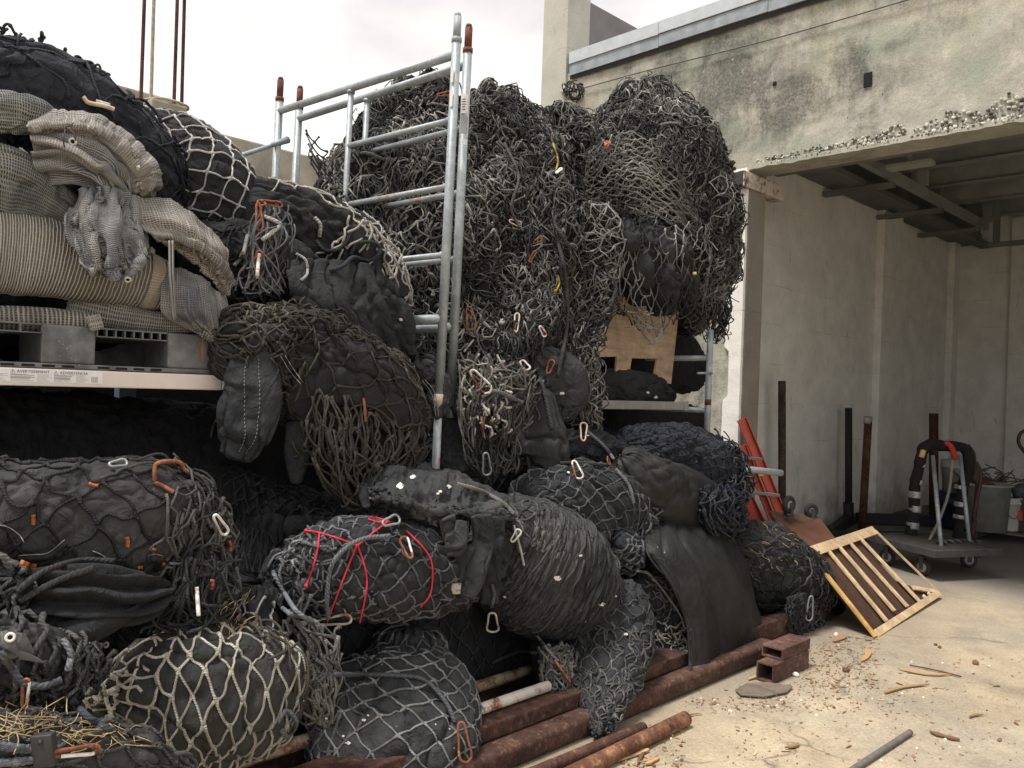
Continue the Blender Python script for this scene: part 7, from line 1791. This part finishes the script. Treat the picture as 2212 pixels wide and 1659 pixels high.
# ---- strips: hems, seams, splashes
def strip_on(pts, w, mat, name, root, n=26, lift=.004):
    pp = crom(np.array(pts, float), n); t = depths(pp, 1) - lift
    tg = nrm(np.gradient(pp, axis=0)); nr = np.stack([-tg[:, 1], tg[:, 0]], -1)
    A = np.array([P(x, y, d=k) for (x, y), k in zip(pp - nr * w / 2, t)]); B = np.array([P(x, y, d=k) for (x, y), k in zip(pp + nr * w / 2, t)])
    g = Geo(); g.add(np.stack([A, B], 1).reshape(-1, 3), [(2 * k, 2 * k + 1, 2 * k + 3, 2 * k + 2) for k in range(n - 1)])
    o = g.build(name, mat, root); md = o.modifiers.new('solid', 'SOLIDIFY'); md.thickness = .003; md.offset = 0; return o
HEM = fabric((.03, .03, .03), (.10, .1, .1), .0, .5); THR = plain((.30, .30, .29), .9, .2, 60, 0, 'stitching')
for pts, w, m in (([(38, 1205), (70, 1204), (105, 1200), (140, 1172)], 13, HEM), ([(44, 1216), (60, 1222), (78, 1226)], 15, ORG), ([(72, 1112), (72, 1122), (71, 1134)], 9, ORG), ([(192, 1044), (202, 1048), (212, 1049)], 7, ORG), ([(274, 1160), (276, 1170), (275, 1182)], 9, ORG), ([(318, 1205), (335, 1202), (352, 1207)], 22, HEM), ([(328, 1186), (338, 1188)], 7, ORG), ([(298, 1227), (308, 1225)], 7, ORG), ([(352, 1216), (356, 1222)], 7, ORG), ([(459, 1252), (458, 1262), (456, 1274)], 9, ORG), ([(495, 1168), (498, 1180), (495, 1194)], 7, ORG), ([(488, 1166), (491, 1180), (488, 1192)], 9, HEM), ([(112, 1228), (130, 1232)], 14, ORG)):
    strip_on(pts, w, m, 'orange_trim' if m is ORG else 'hem', b17)
for pts in ([(40, 1200), (70, 1198), (104, 1194), (140, 1166)], [(0, 1134), (20, 1140), (42, 1156), (52, 1172)], [(320, 1200), (335, 1197), (352, 1201)], [(200, 1190), (215, 1196), (230, 1205)]):
    strip_on(pts, 1.1, THR, 'stitching', b17, lift=.007)
for pts, root in (([(607, 770), (625, 800), (650, 830)], b4), ([(616, 768), (634, 797), (655, 826)], b4), ([(918, 820), (940, 850), (948, 900)], b4), ([(912, 822), (933, 852), (942, 900)], b4)):
    strip_on(pts, .9, THR, 'stitching', root, lift=.006)
strip_on([(1404, 1192), (1450, 1262), (1482, 1340), (1489, 1400), (1491, 1448)], 7, FBT, 'hem', tp, 40)
for q in (0, 4): strip_on([(1404 + q, 1192), (1450 + q, 1262), (1482 + q, 1340), (1489 + q, 1400), (1491 + q, 1448)], .8, fabric((.05, .05, .05), (.12, .12, .12), .0, .5), 'stitching', tp, 40, .007)
SPL = plain((.70, .69, .65), .8, .12, 40, 0, 'white_splash')
def splat(x, y, r, seed=0, root=None):
    rg = np.random.default_rng(int(x * 3 + y)); n = 11; a = np.arange(n) / n * 2 * np.pi
    rr = r * rg.uniform(.6, 1.2, n); pp = [(x + math.cos(t) * q * 1.15, y + math.sin(t) * q * .8) for t, q in zip(a, rr)]
    hc = hit(x, y)
    if hc[0] is None: return
    t0 = hc[0]; co = [P(x, y, d=t0 - .004)]
    for p in pp:
        t = hit(*p)[0] or t0; t = t if abs(t - t0) < .03 else t0
        co.append(P(*p, d=t - .003))
    g = Geo(); g.add(co, None, [(0, 1 + k, 1 + (k + 1) % n) for k in range(n)]); g.build('white_splash', SPL, root or owner(hc[2]))
for x, y, r in ((866, 1049, 9), (892, 1030, 7), (969, 1052, 6), (952, 1062, 4), (946, 1066, 3), (1205, 1250, 8), (1300, 1305, 6), (1255, 1200, 4), (736, 1537, 5), (786, 1555, 4), (752, 1605, 5), (705, 1552, 3), (1213, 850, 5), (1271, 940, 4), (866, 690, 4), (1417, 858, 4), (1400, 848, 3), (795, 1545, 3), (742, 1590, 3), (1330, 1288, 3), (1352, 1370, 4), (800, 1075, 3), (1228, 1020, 3), (1090, 1290, 3)): splat(x, y, r)
# white plastic scraps & orange rag bits in the heaps
def scrap(x, y, r, mat, name, label, cat, grp=None, flat=.5):
    h = hit(x, y); t = h[0]
    if t is None: return
    k = t / FPX
    bm = bmesh.new(); bmesh.ops.create_icosphere(bm, subdivisions=3, radius=1); co = np.array([v.co[:] for v in bm.verts]); fa = np.array([[v.index for v in f.verts] for f in bm.faces]); bm.free()
    co = co * (1 + .7 * fbm(co * 1.4 + x, 3))[:, None] * np.array([r * k, r * k * flat, r * k * .8])
    g = Geo(); g.add(co + P(x, y, d=t - .012), None, fa); return solo(g, name, mat, label, cat, grp)
scrap(1310, 314, 11, plain((.62, .16, .07), .8, .25, 60), 'rag', 'small orange red rag caught high in the round heap', 'rag')
scrap(1047, 888, 13, plain((.68, .68, .66), .6, .15, 60), 'plastic_scrap', 'crumpled white plastic scrap in the fringe by the scaffold leg', 'scrap')
scrap(1083, 695, 9, plain((.52, .52, .52), .5, .15, 60), 'plastic_scrap', 'grey plastic strip in the middle heap', 'scrap')
scrap(1198, 628, 5, plain((.7, .52, .05), .7, .2, 60), 'plastic_scrap', 'tiny yellow plastic bit in the middle heap', 'scrap')
scrap(1500, 591, 5, plain((.7, .52, .05), .7, .2, 60), 'plastic_scrap', 'tiny yellow plastic bit in the round heap', 'scrap')
scrap(327, 545, 13, plain((.48, .45, .38), .9, .3, 40), 'dirt_clump', 'pale dirt clump stuck on the mesh flap', 'clump')
scrap(298, 363, 7, plain((.48, .45, .38), .9, .3, 40), 'dirt_clump', 'pale dirt clump on the top mesh fold', 'clump')
# eyelets
def eyelet(x, y, r, label, root):
    h = hit(x, y); t, nn_ = h[0], h[1]; nn_ = nrm(nn_ * .7 - CF * .6); c = P(x, y, d=t - .004); k = t / FPX * r
    a = nrm(np.cross(nn_, (0, 0, 1.0))); b2 = np.cross(nn_, a); th = np.linspace(0, 2 * np.pi, 24, endpoint=False)
    ring = c + k * .72 * (np.cos(th)[:, None] * a + np.sin(th)[:, None] * b2)
    g = Geo(); g.tubes(ring[None], k * .3, 8, None, None, True); o = g.build('eyelet', plain((.62, .61, .57), .4, .15, 40, .2), root)
    g = Geo(); g.tubes([c - nn_ * .001, c + nn_ * .0005], k * .5, 16); g.build('eyelet_hole', plain((.01, .01, .01), .9), root)
eyelet(276, 604, 8, '', fl); eyelet(157, 306, 9, '', tf); eyelet(22, 1377, 11, '', b18); eyelet(230, 1393, 7, '', ac)
# wire ties on the top mesh eyelet
g = tube(crom([P(141, 280, X=-3.05), P(137, 300, X=-3.03), P(139, 318, X=-3.05)], 12), .0025, None, 5); tube(crom([P(150, 278, X=-3.05), P(160, 290, X=-3.03), P(163, 304, X=-3.03)], 12), .0025, None, 5, g=g); g.build('wire_tie', plain((.06, .05, .05), .8), tf)
# black clamp
h = hit(94, 1622); c = P(94, 1622, d=h[0] - .015); g = Geo(); M = frame(c, CR * .9 + CU * .1, CU); g.box((-.022, -.035, -.012), (.028, .04, .012), M, .004); g.tubes([c - CF * .012 + CU * .025, c - CF * .016 + CU * .025], .006, 8)
solo(g, 'rope_clamp', plain((.035, .035, .037), .5, .2, 30), 'flat black plastic clamp joining grey rope and rusty carabiner at the bottom left', 'clamp')
# straw at the bottom left, on the right end bundle and on the cream net
STR = plain((.42, .31, .16), .8, .35, 40, 0, 'straw')
def straw(n, box, L, name, label, seed, r=.0011, slope=None):
    rg = np.random.default_rng(seed); g = Geo()
    for k in range(n):
        x, y = rg.uniform(box[0], box[2]), rg.uniform(box[1], box[3]); a = rg.uniform(0, 6.28) if slope is None else slope + rg.normal() * .25
        l = rg.uniform(*L); x2, y2 = x + math.cos(a) * l, y + math.sin(a) * l * .6
        h1, h2 = hit(x, y)[0], hit(x2, y2)[0]
        if h1 is None or h2 is None or abs(h1 - h2) > .15: continue
        up = rg.random() ** 2 * .03
        a_, b_ = P(x, y, d=h1 - .003), P(x2, y2, d=h2 - .003 - up); m = (a_ + b_) / 2 + rg.normal(size=3) * .006 - CF * .006
        g.tubes(crom([a_, m, b_], 7)[None], r * rg.uniform(.6, 1.4), 4)
    o = solo(g, name, STR, label, 'straw', None, True, 'stuff'); return o
straw(75, (-10, 1525, 150, 1585), (25, 100), 'straw', 'dry yellow straw scattered on the bottom left bundle', 1)
straw(40, (120, 1560, 300, 1610), (20, 80), 'straw', 'sparse straw bits along the edge of the cream net', 2)
straw(30, (470, 1290, 530, 1390), (15, 60), 'straw', 'upright dry stalks on the cream net bundle', 3, .0013, -1.1)
straw(26, (1600, 1115, 1720, 1230), (5, 28), 'straw', 'straw bits on the right end net bundle', 4, .0016, .9)
straw(7, (1540, 985, 1610, 1050), (6, 26), 'straw', 'straw bits on the navy net bundle', 5, .0014, .5)
# knotted rope lump and conduit on the wall by the round heap
k0 = P(1240, 200, Y=YF - .06)
S = bolster([(1228, 192, k0[0] + .02, 9, .8), (1243, 196, k0[0] + .02, 14, .8), (1256, 190, k0[0] + .02, 8, .8)], 24, 30)
g = Geo(); tangle(g, S, 60, (.05, .16), .006, height=.03, seed=5, curl=20); solo(g, 'rope_knot', RDR, 'knot of old rope hung on the concrete wall left of the round heap', 'rope knot')
solo(tube([P(1216, 198, Y=YF - .02), P(1216, 198, Y=YF - .12)], .02, None, 12), 'conduit_end', plain((.6, .6, .58), .5), 'short pale conduit end sticking from the concrete wall', 'conduit')

# ---- debris on the slab
CHM = MB('wood_chip', .85, .2); CHM.color(CHM.ramp(CHM.attr('shade'), [(0, (.10, .06, .04)), (.3, (.22, .125, .07)), (.6, (.40, .26, .14)), (.85, (.54, .40, .24)), (1, (.72, .69, .62))])); CHIP = CHM.m
rg = np.random.default_rng(77); g = Geo()
def chip(g, p, L, w, h, ang, rg, shade):
    n = 5; u = np.linspace(-.5, .5, n); wd = w * (1 - np.abs(u * 2) ** rg.uniform(2, 8) * rg.uniform(.3, .9, n)) * rg.uniform(.55, 1.2, n); bend = rg.normal() * .12
    c, s = math.cos(ang), math.sin(ang); co = []
    for k in range(n):
        for sg, z in ((-1, .002), (1, .002), (1, h), (-1, h)):
            x_ = u[k] * L; y_ = sg * wd[k] / 2 + bend * L * u[k] ** 2 * 2; co.append((p[0] + c * x_ - s * y_, p[1] + s * x_ + c * y_, max(p[2] + z + abs(rg.normal()) * .002, .001)))
    q = []
    for k in range(n - 1):
        a = 4 * k; b = a + 4
        for j in range(4): q.append((a + j, a + (j + 1) % 4, b + (j + 1) % 4, b + j))
    q += [(0, 3, 2, 1), (4 * n - 4, 4 * n - 3, 4 * n - 2, 4 * n - 1)]
    g.add(co, q, None, None, shade)
zones = [((1730, 1375), (1900, 1490), 620), ((1640, 1470), (1960, 1540), 240), ((1290, 1560), (1480, 1659), 170), ((1560, 1420), (2212, 1659), 320), ((1480, 1505), (1700, 1540), 120)]
for (a, b2, n) in zones:
    for k in range(n):
        x, y = rg.uniform(a[0], b2[0]), rg.uniform(a[1], b2[1]); p = P(x, y, Z=0)
        if p[0] < -2.28: continue
        L = rg.uniform(.004, .022) * (1 if rg.random() < .93 else 2.6)
        chip(g, p, L, L * rg.uniform(.12, .4), rg.uniform(.001, .004), rg.normal(1.2, .8), rg, np.clip(rg.normal(.42, .2), 0, .9))
for k in range(110):
    a, b2, n = zones[k % 5]; p = P(rg.uniform(a[0], b2[0]), rg.uniform(a[1], b2[1]), Z=.003)
    if p[0] > -2.28: 
        g2 = len(g.sh); pebble(g, p, rg.uniform(.003, .009), rg); g.sh[-1] = np.full(len(g.co[-1]), rg.choice([1.0, .95, .1, .3]))
o = solo(g, 'wood_debris', CHIP, 'small wood chips and pebbles littering the slab', 'debris', None, False, 'stuff')
for x0, y0, x1, y1, w, sh, lab in ((1946, 1452, 2058, 1464, .030, .62, 'long pale split splinter lying alone on the open slab'), (1966, 1438, 2078, 1463, .010, .1, 'dark thin splinter crossing the long pale one'), (1905, 1496, 2000, 1478, .022, .5, 'crumbled brown splinter left of the thin rod'), (2008, 1584, 2072, 1602, .034, .22, 'stubby dark brown wood piece at the lower right'), (1340, 1596, 1318, 1610, .03, .6, 'crooked bark piece on the orange rusty pipe'), (1330, 1645, 1398, 1622, .03, .72, 'pale broken board piece near the bottom edge'), (1372, 1655, 1402, 1612, .016, .12, 'dark splinter on the pale broken board piece'), (1395, 1655, 1425, 1640, .02, .66, 'tan wood sliver right of the pale broken board'), (1483, 1548, 1512, 1543, .010, .66, 'tan sliver at the end of the orange rusty pipe'), (1868, 1432, 1880, 1405, .045, .62, 'curled tan bark flake by the debris heap'), (1800, 1387, 1826, 1374, .05, .45, 'curled brown bark flake at the dark pipe end'), (1616, 1470, 1640, 1462, .02, .7, 'pale sliver beside the open box tube'), (2090, 1550, 2120, 1545, .012, .4, 'thin brown sliver at the right edge of the slab'), (1418, 1640, 1380, 1652, .012, .62, 'thin tan sliver at the bottom edge'), (1700, 1620, 1730, 1610, .02, .4, 'small flat brown chip at the bottom of the open slab')):
    a, b2 = P(x0, y0, Z=0.003), P(x1, y1, Z=0.003); d = b2 - a
    g = Geo(); chip(g, (a + b2) / 2, np.linalg.norm(d), w, .009, math.atan2(d[1], d[0]), np.random.default_rng(x0), sh)
    solo(g, 'wood_splinter', CHIP, lab, 'splinter', 'wood splinters on the slab', False)
for x, y, r, sh, lab in ((1719, 1457, .019, 1.0, 'round white stone beside the box tubes'), (1827, 1447, .016, .05, 'grey curved metal scrap near the debris heap'), (2030, 1398, .012, .2, 'small brown stone below the slatted panel'), (2021, 1392, .012, .18, 'second small brown stone below the slatted panel'), (1806, 1372, .016, .97, 'small pale stone behind the dark pipe end'), (2107, 1432, .016, .25, 'brown stone far right on the slab')):
    g = Geo(); pebble(g, P(x, y, Z=r * .6), r, np.random.default_rng(x), 2); g.sh[-1] = np.full(len(g.co[-1]), sh); solo(g, 'stone', CHIP, lab, 'stone')
